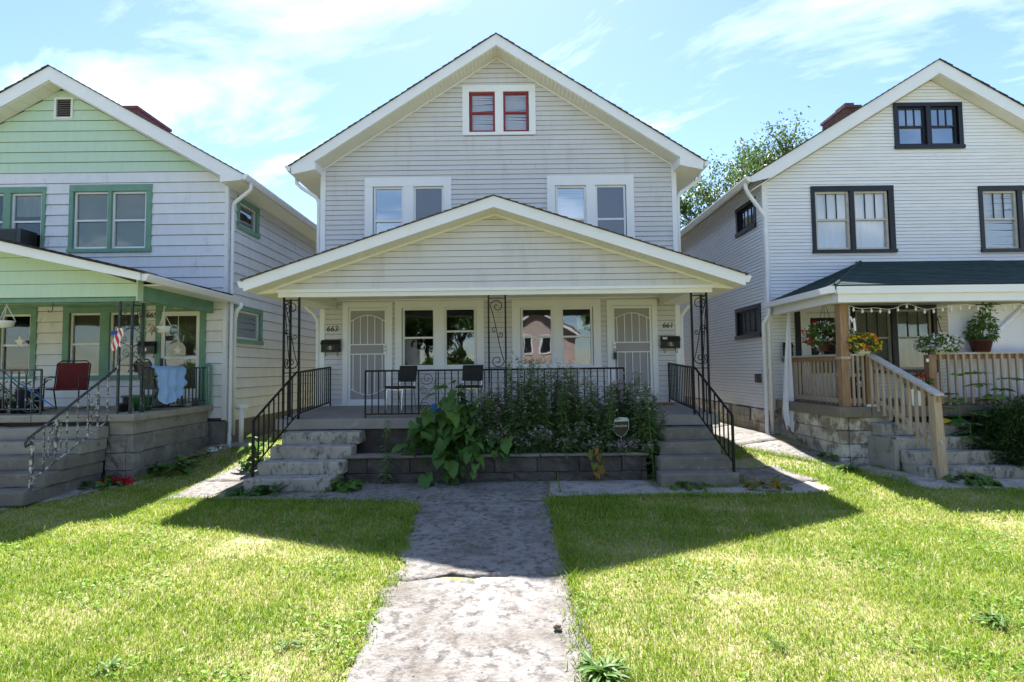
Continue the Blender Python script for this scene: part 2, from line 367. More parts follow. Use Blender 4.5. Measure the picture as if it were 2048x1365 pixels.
class MB:
    def __init__(s): s.v = []; s.f = []
    def add(s, vs, fs):
        k = len(s.v); s.v.extend([tuple(p) for p in vs]); s.f.extend([tuple(i + k for i in f) for f in fs]); return s
    def box(s, x0, x1, y0, y1, z0, z1):
        if x0 > x1: x0, x1 = x1, x0
        if y0 > y1: y0, y1 = y1, y0
        if z0 > z1: z0, z1 = z1, z0
        return s.add([(x0, y0, z0), (x1, y0, z0), (x1, y1, z0), (x0, y1, z0), (x0, y0, z1), (x1, y0, z1), (x1, y1, z1), (x0, y1, z1)],
                     [(0, 3, 2, 1), (4, 5, 6, 7), (0, 1, 5, 4), (1, 2, 6, 5), (2, 3, 7, 6), (3, 0, 4, 7)])
    def prism(s, poly, f0, f1):
        """poly: 2D points; f0/f1 map a 2D point to the two ends"""
        n = len(poly)
        vs = [f0(p) for p in poly] + [f1(p) for p in poly]
        fs = [tuple(range(n)), tuple(reversed(range(n, 2 * n)))]
        for i in range(n):
            j = (i + 1) % n
            fs.append((i, i + n, j + n, j))
        return s.add(vs, fs)
    def py(s, poly, y0, y1): return s.prism(poly, lambda p: (p[0], y0, p[1]), lambda p: (p[0], y1, p[1]))
    def px(s, poly, x0, x1): return s.prism(poly, lambda p: (x0, p[0], p[1]), lambda p: (x1, p[0], p[1]))
    def pz(s, poly, z0, z1): return s.prism(poly, lambda p: (p[0], p[1], z0), lambda p: (p[0], p[1], z1))
    def tube(s, pts, r, n=6, cap=True):
        pts = [Vector(p) for p in pts]
        rr = r if isinstance(r, (list, tuple)) else [r] * len(pts)
        k = len(s.v); ref = None
        for i, p in enumerate(pts):
            d = (pts[min(i + 1, len(pts) - 1)] - pts[max(i - 1, 0)])
            if d.length < 1e-9: d = Vector((0, 0, 1))
            d.normalize()
            if ref is None:
                ref = Vector((0, 1, 0)) if abs(d.y) < 0.9 else Vector((1, 0, 0))
            a = (ref - d * ref.dot(d))
            if a.length < 1e-6: a = Vector((1, 0, 0)) - d * d.x
            a.normalize(); b = d.cross(a); ref = a
            for j in range(n):
                t = 2 * math.pi * (j + 0.5) / n
                s.v.append(tuple(p + (a * math.cos(t) + b * math.sin(t)) * rr[i]))
        for i in range(len(pts) - 1):
            for j in range(n):
                q = (j + 1) % n
                s.f.append((k + i * n + j, k + i * n + q, k + (i + 1) * n + q, k + (i + 1) * n + j))
        if cap:
            s.f.append(tuple(k + j for j in reversed(range(n))))
            s.f.append(tuple(k + (len(pts) - 1) * n + j for j in range(n)))
        return s
    def bar(s, p, q, w): return s.tube([p, q], w * 0.7071, 4)
    def lathe(s, prof, c, n=14):
        k = len(s.v)
        for (r, z) in prof:
            for j in range(n):
                t = 2 * math.pi * j / n
                s.v.append((c[0] + r * math.cos(t), c[1] + r * math.sin(t), c[2] + z))
        for i in range(len(prof) - 1):
            for j in range(n):
                q = (j + 1) % n
                s.f.append((k + i * n + j, k + i * n + q, k + (i + 1) * n + q, k + (i + 1) * n + j))
        s.f.append(tuple(k + j for j in reversed(range(n))))
        s.f.append(tuple(k + (len(prof) - 1) * n + j for j in range(n)))
        return s
    def mesh(s, name):
        me = bpy.data.meshes.new(name)
        me.from_pydata(s.v, [], s.f)
        bm = bmesh.new(); bm.from_mesh(me)
        bmesh.ops.recalc_face_normals(bm, faces=bm.faces)
        bm.to_mesh(me); bm.free()
        return me
    def obj(s, name, mat, parent=None, smooth=False, label=None, cat=None, group=None, kind=None):
        me = s.mesh(name)
        if smooth: me.polygons.foreach_set('use_smooth', [True] * len(me.polygons))
        o = add_obj(name, me, mat, parent)
        if parent is None: recenter(o)
        return props(o, label, cat, group, kind)

def rough_box(x0, x1, y0, y1, z0, z1, amp=0.008, cut=0.14, bev=0.015, seed=0, front=0.0):
    """a worn block: rounded edges, uneven faces"""
    bm = bmesh.new()
    nx = max(1, min(14, int((x1 - x0) / cut))); ny = max(1, min(8, int((y1 - y0) / cut))); nz = max(1, min(4, int((z1 - z0) / cut)))
    bmesh.ops.create_cube(bm, size=1)
    for ax, n in ((0, nx), (1, ny), (2, nz)):
        for k in range(1, n):
            c = Vector((0, 0, 0)); c[ax] = k / n - 0.5; nn = Vector((0, 0, 0)); nn[ax] = 1
            bmesh.ops.bisect_plane(bm, geom=bm.verts[:] + bm.edges[:] + bm.faces[:], plane_co=c, plane_no=nn)
    S = Vector((x1 - x0, y1 - y0, z1 - z0)); O = Vector(((x0 + x1) / 2, (y0 + y1) / 2, (z0 + z1) / 2))
    for v in bm.verts: v.co = Vector((v.co.x * S.x, v.co.y * S.y, v.co.z * S.z)) + O
    if bev:
        es = [e for e in bm.edges if len(e.link_faces) == 2 and e.calc_face_angle(0) > 0.5]
        bmesh.ops.bevel(bm, geom=es, offset=bev, segments=2, profile=0.5, affect='EDGES')
    for v in bm.verts:
        q = v.co * 5 + Vector((seed * 3.1, seed * 1.7, seed))
        v.co += Vector((noise.noise(q), noise.noise(q + Vector((9, 0, 0))), noise.noise(q + Vector((0, 9, 0))))) * amp
        if front and v.co.y < y0 + 0.04:
            v.co.y += noise.noise(v.co * 9 + Vector((seed, 0, 0))) * front
    me = bpy.data.meshes.new('block'); bm.to_mesh(me); bm.free()
    me.polygons.foreach_set('use_smooth', [False] * len(me.polygons))
    return me

def text_mesh(txt, size, extrude=0.004, shear=0.0, spacing=1.0):
    cu = bpy.data.curves.new('lettering', 'FONT')
    cu.body = txt; cu.size = size; cu.extrude = extrude; cu.align_x = 'CENTER'; cu.align_y = 'CENTER'; cu.shear = shear
    cu.space_character = spacing; cu.resolution_u = 3
    o = bpy.data.objects.new('lettering', cu); col.objects.link(o)
    dg = bpy.context.evaluated_depsgraph_get()
    me = bpy.data.meshes.new_from_object(o.evaluated_get(dg))
    bpy.data.objects.remove(o); bpy.data.curves.remove(cu)
    me.materials.clear()
    return me

def put_text(txt, size, loc, mat, parent, name='lettering', rz=0.0, rx=90, ry=0.0, **k):
    me = text_mesh(txt, size, **k)
    o = add_obj(name, me, mat, parent)
    o.location = Vector(loc) - (absloc(parent) if parent else Vector((0, 0, 0)))
    o.rotation_euler = (R(rx), R(ry), R(rz))
    return o

def clip_poly(poly, a, b, c):
    """keep a*x+b*y<=c"""
    out = []
    for i in range(len(poly)):
        p, q = poly[i], poly[(i + 1) % len(poly)]
        dp = a * p[0] + b * p[1] - c; dq = a * q[0] + b * q[1] - c
        if dp <= 1e-9: out.append(p)
        if (dp < -1e-9 and dq > 1e-9) or (dp > 1e-9 and dq < -1e-9):
            t = dp / (dp - dq); out.append((p[0] + (q[0] - p[0]) * t, p[1] + (q[1] - p[1]) * t))
    return out

def wall_holes(mb, f, u0, u1, z0, z1, holes, th, planes=()):
    """wall in (u, depth, z); holes are (u0,u1,z0,z1); planes clip the polygon (a,b,c)"""
    us = sorted(set([u0, u1] + [h[k] for h in holes for k in (0, 1) if u0 < h[k] < u1]))
    zs = sorted(set([z0, z1] + [h[k] for h in holes for k in (2, 3) if z0 < h[k] < z1]))
    for i in range(len(us) - 1):
        for j in range(len(zs) - 1):
            cu, cz = (us[i] + us[i + 1]) / 2, (zs[j] + zs[j + 1]) / 2
            if any(h[0] < cu < h[1] and h[2] < cz < h[3] for h in holes): continue
            poly = [(us[i], zs[j]), (us[i + 1], zs[j]), (us[i + 1], zs[j + 1]), (us[i], zs[j + 1])]
            for pl in planes: poly = clip_poly(poly, *pl) if len(poly) > 2 else poly
            if len(poly) < 3: continue
            mb.prism(poly, lambda p: f(p[0], -0.005, p[1]), lambda p: f(p[0], -th, p[1]))
    return mb

def lap(parent, f, zs, ztop, h, d, lim, openings, mat, name='siding_board', join=None, matf=None, seam=0, slot=0.0065):
    """courses of lap siding; lim(z)->(u0,u1); f(u, depth, z)"""
    z0 = zs; k = 0
    while z0 < ztop - 1e-4:
        z1 = min(z0 + h, ztop)
        a0, b0 = lim(z0); a1, b1 = lim(z1)
        if b1 < a1: a1 = b1 = (a1 + b1) / 2
        if b0 - a0 < 0.03: break
        cuts = []
        parts = []
        for (ou0, ou1, oz0, oz1) in openings:
            if oz0 < z1 - 1e-3 and oz1 > z0 + 1e-3:
                cuts.append((ou0, ou1))
                if oz0 > z0 + 0.01: parts.append((ou0, ou1, z0, oz0))
                if oz1 < z1 - 0.01: parts.append((ou0, ou1, oz1, z1))
        cuts.sort()
        segs = []
        u = None
        edges = [('L', None)]
        cur0, cur1 = a0, a1
        for (c0, c1) in cuts:
            if c0 > cur0 + 0.01: segs.append((cur0, min(cur1, c0), c0, c0))
            cur0 = cur1 = max(c1, min(cur0, cur1)) if c1 > cur0 else cur0
        if b0 > cur0 + 0.01: segs.append((cur0, cur1, b0, max(b1, cur1)))
        if seam:
            ns = []
            for s_ in segs:
                a, b, c, e = s_
                if c - a > seam * 1.2:
                    m_ = a + seam * (0.35 + 0.9 * random.random())
                    while m_ < min(c, e) - 0.4:
                        ns.append((a, b, m_, m_)); a = b = m_ + 0.003; m_ = a + seam * (0.7 + 0.5 * random.random())
                ns.append((a, b, c, e))
            segs = ns
        def piece(l0, l1, r0, r1, za, zb):
            da = d * (1 - 0.75 * (za - z0) / h); db = d * (1 - 0.75 * (zb - z0) / h)
            if zb - za > 3 * slot: zb -= slot + random.uniform(-.0015, .0015)  # open slot bares the dark backing as a drawn shade line
            vs = [f(l0, da, za), f(r0, da, za), f(r1, db, zb), f(l1, db, zb), f(l0, 0, za), f(r0, 0, za), f(r1, 0, zb), f(l1, 0, zb)]
            fs = [(0, 1, 2, 3), (7, 6, 5, 4), (4, 5, 1, 0), (5, 6, 2, 1), (6, 7, 3, 2), (7, 4, 0, 3)]
            if join is not None: join.add(vs, fs)
            else: MB().add(vs, fs).obj(name, (matf(za) if matf else mat), parent)
        for s_ in segs: piece(*s_, z0, z1)
        for (p0, p1, za, zb) in parts: piece(p0, p0, p1, p1, za, zb)
        z0 = z1; k += 1

def np_mesh(name, V, F, tint=None, mat=None, parent=None, smooth=False):
    """V (n,3), F (m,k) with k corners"""
    me = bpy.data.meshes.new(name)
    m, k = F.shape
    me.vertices.add(len(V)); me.vertices.foreach_set('co', np.ascontiguousarray(V, dtype=np.float32).ravel())
    me.loops.add(m * k); me.loops.foreach_set('vertex_index', np.ascontiguousarray(F, dtype=np.int32).ravel())
    me.polygons.add(m); me.polygons.foreach_set('loop_start', np.arange(0, m * k, k, dtype=np.int32))
    me.polygons.foreach_set('loop_total', np.full(m, k, dtype=np.int32))
    if smooth: me.polygons.foreach_set('use_smooth', np.ones(m, dtype=bool))
    me.update(calc_edges=True)
    if tint is not None:
        a = me.attributes.new('tint', 'FLOAT', 'POINT'); a.data.foreach_set('value', np.ascontiguousarray(tint, dtype=np.float32))
    o = add_obj(name, me, mat, parent)
    if parent is None: recenter(o)
    return o

def unit(a): return a / np.maximum(np.linalg.norm(a, axis=1, keepdims=True), 1e-9)

def leaf_arrays(P, D, Ln, W, T, fold=0.25, droop=0.25):
    """one folded six-corner leaf (two quads) from each point P along D"""
    n = len(P)
    D = unit(D)
    rnd = rng.normal(size=(n, 3)) * 0.5 + np.array([0, 0, 1.0])
    S = unit(np.cross(D, rnd)); Nn = np.cross(S, D)
    Ln = np.broadcast_to(np.asarray(Ln, float).reshape(-1, 1), (n, 1)); W = np.broadcast_to(np.asarray(W, float).reshape(-1, 1), (n, 1))
    dz = np.array([0, 0, -1.0])
    base = P; tip = P + D * Ln + dz * Ln * droop
    mid = P + D * Ln * 0.5 + dz * Ln * droop * 0.2
    l_ = mid + S * W * 0.5 + Nn * W * fold; r_ = mid - S * W * 0.5 + Nn * W * fold
    V = np.stack([base, l_, tip, r_, mid], axis=1).reshape(-1, 3)
    i = np.arange(n)[:, None] * 5
    F = np.concatenate([i + np.array([[0, 1, 4, 4]]), i + np.array([[1, 2, 4, 4]])], 0)
    F3 = np.concatenate([i + np.array([[0, 1, 4]]), i + np.array([[1, 2, 4]]), i + np.array([[2, 3, 4]]), i + np.array([[3, 0, 4]])], 0)
    return V, F3, np.repeat(T, 5)

def leaf_simple(P, D, Ln, W, T, droop=0.15):
    n = len(P); D = unit(D)
    rnd = rng.normal(size=(n, 3)) * 0.6 + np.array([0, 0, 1.0])
    S = unit(np.cross(D, rnd))
    Ln = np.broadcast_to(np.asarray(Ln, float).reshape(-1, 1), (n, 1)); W = np.broadcast_to(np.asarray(W, float).reshape(-1, 1), (n, 1))
    tip = P + D * Ln + np.array([0, 0, -1.0]) * Ln * droop
    mid = P + D * Ln * 0.45
    V = np.stack([P, mid + S * W * 0.5, tip, mid - S * W * 0.5], axis=1).reshape(-1, 3)
    i = np.arange(n)[:, None] * 4
    F = np.concatenate([i + np.array([[0, 1, 2]]), i + np.array([[0, 2, 3]])], 0)
    return V, F, np.repeat(T, 4)

def merge(*arrs):
    V = []; F = []; T = []; k = 0
    for (v, f, t) in arrs:
        V.append(v); F.append(f + k); T.append(t); k += len(v)
    return np.concatenate(V), np.concatenate(F), np.concatenate(T)

def smooth01(t):
    t = np.clip(t, 0, 1); return t * t * (3 - 2 * t)

def ground(x, y):
    x = np.asarray(x, float); y = np.asarray(y, float)
    z = 0.04 * (np.clip(y, 1.5, 8.7) - 8.7) + 0.30 * smooth01((y - 9.0) / 2.9)
    z = z + 0.14 * smooth01((x - 4.2) / 1.4) * smooth01((y - 6.5) / 2.0)
    z = z + 0.03 * smooth01((-x - 4.4) / 1.5) * smooth01((y - 7.5) / 2.0)
    return z
def G(x, y): return float(ground(x, y))
# ---------------------------------------------------------------- the setting
def terrain():
    xs = np.unique(np.concatenate([np.linspace(-160, -14, 24), np.linspace(-14, 14, 113), np.linspace(14, 160, 24)]))
    ys = np.unique(np.concatenate([np.linspace(-160, -2, 24), np.linspace(-2, 14, 81), np.linspace(14, 260, 30)]))
    X, Y = np.meshgrid(xs, ys)
    Z = ground(X, Y)
    Z = Z + np.where((Y > -1.5) & (Y < 40), 0.006 * np.sin(X * 2.1 + Y * 1.3) * np.cos(Y * 2.7 - X * 0.7), 0) - 0.012
    V = np.stack([X, Y, Z], -1).reshape(-1, 3)
    nx, ny = len(xs), len(ys)
    i, j = np.meshgrid(np.arange(nx - 1), np.arange(ny - 1))
    a = (j * nx + i).ravel()
    F = np.stack([a, a + 1, a + 1 + nx, a + nx], 1)
    o = np_mesh('ground', V, F, None, 'soil', None, smooth=True)
    props(o, kind='structure')
terrain()

def patch(name, c00, c10, c11, c01, mat, parent, lift=0.015, nx=14, ny=10, en=0.03, seed=1.0, amp=0.006):
    """slab lying on the ground between four corners, with worn uneven edges and a thickness"""
    V = []; F = []
    for j in range(ny + 1):
        for i in range(nx + 1):
            u, v = i / nx, j / ny
            x = (c00[0] * (1 - u) + c10[0] * u) * (1 - v) + (c01[0] * (1 - u) + c11[0] * u) * v
            y = (c00[1] * (1 - u) + c10[1] * u) * (1 - v) + (c01[1] * (1 - u) + c11[1] * u) * v
            q = Vector((x * 3.1 + seed, y * 3.1, seed * 2))
            if i in (0, nx): x += en * (noise.noise(q) + 0.5 * noise.noise(q * 3.3))
            if j in (0, ny): y += en * (noise.noise(q + Vector((5, 5, 0))) + 0.5 * noise.noise(q * 3.1))
            z = G(x, y) + lift + amp * noise.noise(q * 1.7) + 0.4 * amp * noise.noise(q * 5)
            if i in (0, nx) or j in (0, ny): z -= 0.006
            V.append((x, y, z))
    n1 = nx + 1
    for j in range(ny):
        for i in range(nx):
            F.append((j * n1 + i, j * n1 + i + 1, (j + 1) * n1 + i + 1, (j + 1) * n1 + i))
    ring = [i for i in range(n1)] + [j * n1 + nx for j in range(1, ny + 1)] + [ny * n1 + i for i in range(nx - 1, -1, -1)] + [j * n1 for j in range(ny - 1, 0, -1)]
    k = len(V)
    for r in ring: V.append((V[r][0], V[r][1], V[r][2] - 0.09))
    for a in range(len(ring)):
        b = (a + 1) % len(ring)
        F.append((ring[a], k + a, k + b, ring[b]))
    m = MB().add(V, F)
    return m.obj(name, mat, parent, smooth=True)

def setting_empty(name, loc):
    o = bpy.data.objects.new(name, None); o.location = loc; o.empty_display_size = 0.1
    col.objects.link(o); ABS[o.name] = Vector(loc); o['kind'] = 'structure'
    return o

path = setting_empty('front_path', (-0.35, 4.0, -0.2))
patch('path_slab', (-1.20, -0.2), (0.47, -0.2), (0.46, 1.95), (-1.22, 1.95), 'path', path, 0.02, 14, 16, 0.05, 1.3, 0.010)
patch('path_slab', (-1.22, 1.97), (0.46, 1.97), (0.55, 5.33), (-1.17, 5.26), 'path', path, 0.02, 22, 44, 0.11, 2.1, 0.016)
patch('path_slab', (-1.17, 5.28), (0.55, 5.35), (0.50, 7.86), (-1.42, 7.80), 'path', path, 0.018, 22, 32, 0.13, 3.7, 0.016)
apron = setting_empty('apron_pavement', (0, 8.4, 0))
patch('paving_slab', (-1.42, 7.82), (0.52, 7.88), (0.56, 9.12), (-1.40, 9.12), 'path', apron, 0.014, 14, 10, 0.05, 5.2)
patch('paving_slab', (-2.93, 7.96), (-1.43, 7.84), (-1.41, 9.12), (-2.90, 9.12), 'path', apron, 0.012, 12, 9, 0.05, 6.9)
patch('paving_slab', (-4.75, 8.12), (-2.95, 7.98), (-2.92, 8.60), (-4.35, 8.60), 'path', apron, 0.012, 12, 6, 0.05, 8.1)
patch('paving_slab', (0.58, 8.12), (2.28, 8.22), (2.26, 9.12), (0.60, 9.12), 'concrete', apron, 0.010, 12, 9, 0.05, 9.3)
patch('paving_slab', (2.30, 8.22), (4.85, 8.06), (4.70, 8.60), (2.30, 8.62), 'concrete', apron, 0.010, 14, 6, 0.06, 10.2)
patch('paving_slab', (3.72, 8.64), (4.95, 8.62), (4.75, 9.75), (3.74, 9.80), 'path', apron, 0.010, 10, 8, 0.06, 11.2)
lw = setting_empty('side_pavement', (-5.0, 9.0, 0))
patch('paving_slab', (-5.30, 8.16), (-4.78, 8.12), (-4.40, 9.25), (-5.36, 9.25), 'path', lw, 0.013, 9, 9, 0.06, 12.5)
patch('paving_slab', (-5.36, 9.27), (-4.40, 9.27), (-4.42, 10.6), (-5.15, 10.6), 'path', lw, 0.013, 9, 9, 0.06, 13.5)
ln = setting_empty('neighbour_pavement', (-7.3, 8.6, 0))
patch('paving_slab', (-8.6, 7.25), (-7.62, 7.30), (-6.85, 8.50), (-7.05, 8.95), 'concrete', ln, 0.012, 9, 9, 0.06, 14.5)
patch('paving_slab', (-6.85, 8.53), (-6.42, 9.05), (-6.40, 9.36), (-7.03, 8.98), 'concrete', ln, 0.012, 9, 6, 0.05, 15.5)
rw = setting_empty('side_walkway', (5.2, 11, 0.2))
patch('walkway_slab', (4.45, 13.2), (5.35, 13.2), (5.35, 18.0), (4.45, 18.0), 'path', rw, 0.02, 8, 10, 0.02, 16.2)
patch('walkway_slab', (4.55, 11.0), (5.45, 11.0), (5.36, 13.18), (4.45, 13.18), 'path', rw, 0.02, 8, 10, 0.03, 16.5)
patch('walkway_slab', (5.42, 9.52), (6.02, 9.62), (5.46, 10.98), (4.56, 10.98), 'path', rw, 0.02, 8, 10, 0.03, 17.5)
patch('walkway_slab', (5.90, 8.26), (6.55, 8.30), (6.03, 9.60), (5.43, 9.50), 'concrete', rw, 0.02, 8, 10, 0.03, 18.5)
patch('walkway_slab', (6.05, 7.90), (7.9, 7.86), (8.1, 8.28), (5.92, 8.24), 'concrete', rw, 0.02, 14, 6, 0.04, 19.5)
patch('walkway_slab', (7.92, 7.86), (9.9, 7.9), (9.9, 8.28), (8.12, 8.28), 'concrete', rw, 0.02, 12, 6, 0.04, 20.5)
# street and pavement behind the viewer
m = MB().box(-80, 80, -1.75, -0.25, -0.4, -0.275); m.obj('sidewalk', 'path', kind='structure')
m = MB().box(-80, 80, -12.5, -4.2, -0.5, -0.285); m.obj('street', 'asphalt', kind='structure')
# ---------------------------------------------------------------- shared building pieces
def window(parent, f, hole, trim_l, trim_r, trim_t, trim_b, mats, lights, proud=0.03, sill=0.0, muntins=0, style=None, rail=0.5, glass='glass', deep=0.09, name='window', screen=False):
    """casing mesh with children. hole=(u0,u1,z0,z1); lights=[(u0,u1),..] sash openings; f(u,d,z)"""
    casing, sashm = mats
    u0, u1, z0, z1 = hole
    m = MB()
    def bx(a, b, da, db, c, d, mm):
        vs = [f(a, da, c), f(b, da, c), f(b, db, c), f(a, db, c), f(a, da, d), f(b, da, d), f(b, db, d), f(a, db, d)]
        mm.add(vs, [(0, 3, 2, 1), (4, 5, 6, 7), (0, 1, 5, 4), (1, 2, 6, 5), (2, 3, 7, 6), (3, 0, 4, 7)])
    bx(u0 - trim_l, u1 + trim_r, proud + 0.004, -deep, z1, z1 + trim_t, m)
    bx(u0 - trim_l - sill * 0.4, u1 + trim_r + sill * 0.4, proud + 0.006 + sill, -deep, z0 - trim_b, z0, m)
    bx(u0 - trim_l, u0, proud, -deep, z0, z1, m)
    bx(u1, u1 + trim_r, proud, -deep, z0, z1, m)
    for k in range(len(lights) - 1):
        bx(lights[k][1], lights[k + 1][0], proud, -deep, z0, z1, m)
    w = m.obj(name, casing, parent)
    for k, (a, b) in enumerate(lights):
        s = MB()
        t = 0.045
        bx(a, b, -0.012, -deep, z1 - t, z1, s); bx(a, b, -0.012, -deep, z0, z0 + t * 1.2, s)
        bx(a, a + t, -0.012, -deep, z0 + t * 1.2, z1 - t, s); bx(b - t, b, -0.012, -deep, z0 + t * 1.2, z1 - t, s)
        zr = z0 + (z1 - z0) * (rail[k] if isinstance(rail, (list, tuple)) else rail)
        s.obj('sash_frame', sashm, w)
        rl = MB(); bx(a + t, b - t, -0.018, -deep + 0.01, zr - 0.02, zr + 0.02, rl); rl.obj('meeting_rail', sashm, w)
        for (za, zb, dd) in ((zr + 0.02, z1 - t, -0.040), (z0 + t * 1.2, zr - 0.02, -0.052)):
            g = MB(); bx(a + t, b - t, dd, dd - 0.004, za, zb, g)
            g.obj('pane', glass[k] if isinstance(glass, (list, tuple)) else glass, w)
        if muntins:
            for q in range(1, muntins + 1):
                uu = a + t + (b - a - 2 * t) * q / (muntins + 1)
                mm = MB(); bx(uu - 0.012, uu + 0.012, -0.028, -0.039, zr + 0.02, z1 - t, mm); mm.obj('muntin', 'black_trim' if casing == 'black_trim' else sashm, w)
        st = style[k] if isinstance(style, (list, tuple)) else style
        if st:
            kind = st.split(':')[0]; amt = float(st.split(':')[1]) if ':' in st else 1.0
            bot = z1 - (z1 - z0) * amt
            if kind == 'blind':
                bl = MB(); z = z1 - 0.03; i = 0
                while z > bot + 0.02:
                    tilt = 0.03 * math.sin(k * 2 + i * 0.13) * (i % 7 == 3 or i % 11 == 5)
                    vs = [f(a + 0.02, -0.062, z - 0.020), f(b - 0.02, -0.062, z - 0.020 + tilt), f(b - 0.02, -0.072, z + tilt), f(a + 0.02, -0.072, z)]
                    bl.add(vs, [(0, 1, 2, 3)]); z -= 0.022; i += 1
                bl.obj('blind', 'blind', w)
            elif kind in ('curtain', 'tan'):
                cu = MB(); n = 26; rows = [z1 - 0.01, (z1 + bot) / 2, bot]
                for i in range(n + 1):
                    u = a + (b - a) * i / n
                    for r_, z in enumerate(rows):
                        cu.v.append(f(u, -0.085 - 0.014 * math.sin(i * 1.25 + r_ * 0.5 + k), z))
                for i in range(n):
                    for r_ in range(2):
                        q = i * 3 + r_; cu.f.append((q, q + 3, q + 4, q + 1))
                cu.obj('curtain', 'curtain' if kind == 'curtain' else 'curtain_tan', w, smooth=True)
            elif kind == 'shade':
                sh = MB(); bx(a + 0.01, b - 0.01, -0.066, -0.069, bot, z1 - 0.01, sh); sh.obj('roller_shade', 'blind', w)
            elif kind == 'paleshade':
                sh = MB(); bx(a + 0.01, b - 0.01, -0.066, -0.069, bot, z1 - 0.01, sh); sh.obj('roller_shade', 'shade_pale', w)
            elif kind == 'tanshade':
                sh = MB(); bx(a + 0.01, b - 0.01, -0.066, -0.069, bot, z1 - 0.01, sh); sh.obj('roller_shade', 'curtain_tan', w)
        if screen and (screen is True or k in screen):
            sc = MB(); bx(a + 0.02, b - 0.02, -0.024, -0.025, z0 + 0.02, z1 - 0.02, sc); sc.obj('insect_screen', 'screen_dark', w)
    return w

def soffit_strip(mb, p0, p1, y0, y1, pw=0.10, th=0.012, gap=0.007):
    """boards across an overhang: p0->p1 in XZ, from y0 to y1"""
    p0 = Vector((p0[0], p0[1])); p1 = Vector((p1[0], p1[1]))
    ln_ = (p1 - p0).length; d = (p1 - p0) / ln_; n = Vector((-d.y, d.x))
    if n.y < 0: n = -n
    k = int(ln_ / pw)
    for i in range(k + 1):
        a = p0 + d * (i * pw); b = p0 + d * min(ln_, i * pw + pw - gap)
        if (b - a).dot(d) < 0.01: continue
        mb.py([tuple(a), tuple(b), tuple(b + n * th), tuple(a + n * th)], y0, y1)
    # dark gap behind the joints
    mb.py([tuple(p0 + n * (th + 0.002)), tuple(p1 + n * (th + 0.002)), tuple(p1 + n * (th + 0.006)), tuple(p0 + n * (th + 0.006))], y0, y1)
    return mb

def shingle_lip(mb, p0, p1, y0, y1, th=0.022, rows=True):
    """overlapping shingle courses from the eave p0 up to the ridge p1"""
    p0 = Vector(p0); p1 = Vector(p1); ln_ = (p1 - p0).length; d = (p1 - p0) / ln_
    n = Vector((-d.y, d.x)); n = n if n.y > 0 else -n
    k = max(1, int(ln_ / 0.15))
    for i in range(k):
        a = p0 + d * (ln_ * i / k - 0.01); b = p0 + d * (ln_ * (i + 1) / k + 0.02)
        jy = random.uniform(-0.012, 0.006)
        mb.py([tuple(a), tuple(b), tuple(b + n * 0.006), tuple(a + n * th)], y0 + jy, y1)
    return mb

def spiral(cx, cz, r, turns, a0, sgn, n=26):
    """points of a scroll in (u, z) ending near the centre"""
    pts = []
    for i in range(n + 1):
        t = i / n
        rr = r * (1 - 0.86 * t)
        a = a0 + sgn * turns * 2 * math.pi * t
        pts.append((cx + rr * math.cos(a), cz + rr * math.sin(a)))
    return pts

def scroll_panel(mb, f, u0, u1, z0, z1, r=0.0085):
    """the S scroll between two posts of an iron column"""
    w = u1 - u0; cu = (u0 + u1) / 2
    rr = w * 0.46
    # upper C scroll, lower C scroll and the long diagonal joining them
    mb.tube([f(*p) for p in spiral(cu, z1 - rr - 0.02, rr, 1.35, math.pi, -1)], r, 5)
    mb.tube([f(*p) for p in spiral(cu, z0 + rr + 0.02, rr, 1.35, 0.0, -1)], r, 5)
    zm = (z0 + z1) / 2
    za, zb = z1 - rr - 0.02, z0 + rr + 0.02
    pts = []
    for i in range(13):
        t = i / 12
        pts.append((u0 + 0.02 + (w - 0.04) * t, za + (zb - za) * t + 0.04 * math.sin(t * 2 * math.pi)))
    mb.tube([f(*p) for p in pts], r, 5)
    mb.tube([f(*p) for p in spiral(u0 + w * 0.30, zm + 0.06, w * 0.2, 1.1, math.pi * 0.2, 1, 14)], r * 0.9, 5)
    mb.tube([f(*p) for p in spiral(u0 + w * 0.72, zm - 0.02, w * 0.2, 1.1, math.pi * 1.2, 1, 14)], r * 0.9, 5)

def heart_panel(mb, f, u0, u1, z0, z1, r=0.006):
    """pairs of scrolls stacked in hearts, for the neighbour's column"""
    n = 4; h = (z1 - z0) / n; w = u1 - u0
    for k in range(n):
        a = z0 + h * k
        s = 1 if k % 2 else -1
        c = u0 + w * (0.62 if s > 0 else 0.38)
        mb.tube([f(*p) for p in spiral(c, a + h * 0.62, w * 0.36, 1.3, -math.pi * 0.5 * s, s, 20)], r, 5)
        mb.tube([f(u0, a + h * 0.02), f(u0 + w * 0.5, a + h * 0.3), f(u1, a + h * 0.5)] if s > 0 else [f(u1, a + h * 0.02), f(u0 + w * 0.5, a + h * 0.3), f(u0, a + h * 0.5)], r, 5)

def gutter_profile(x, z, s):
    return [(x, z), (x + s * 0.115, z), (x + s * 0.115, z - 0.03), (x + s * 0.07, z - 0.115), (x, z - 0.115)]

# ---------------------------------------------------------------- the middle house
CX = -0.27
XL, XR = -4.20, 3.68
YW = 11.70
YB = 24.0
H = thing('house', 'grey vinyl sided two-family house in the middle with white trim and a gabled front porch', 'house', (CX, 17.5, 0.2))
f_front = lambda u, d, z: (u, YW - d, z)
SL = 0.645
def zroof(x): return 8.924 - SL * abs(x - CX)          # soffit line at the wall
def lim_front(z):
    a, b = XL, XR
    if z > zroof(XL): a = CX - (8.924 - z) / SL; b = CX + (8.924 - z) / SL
    return a, b
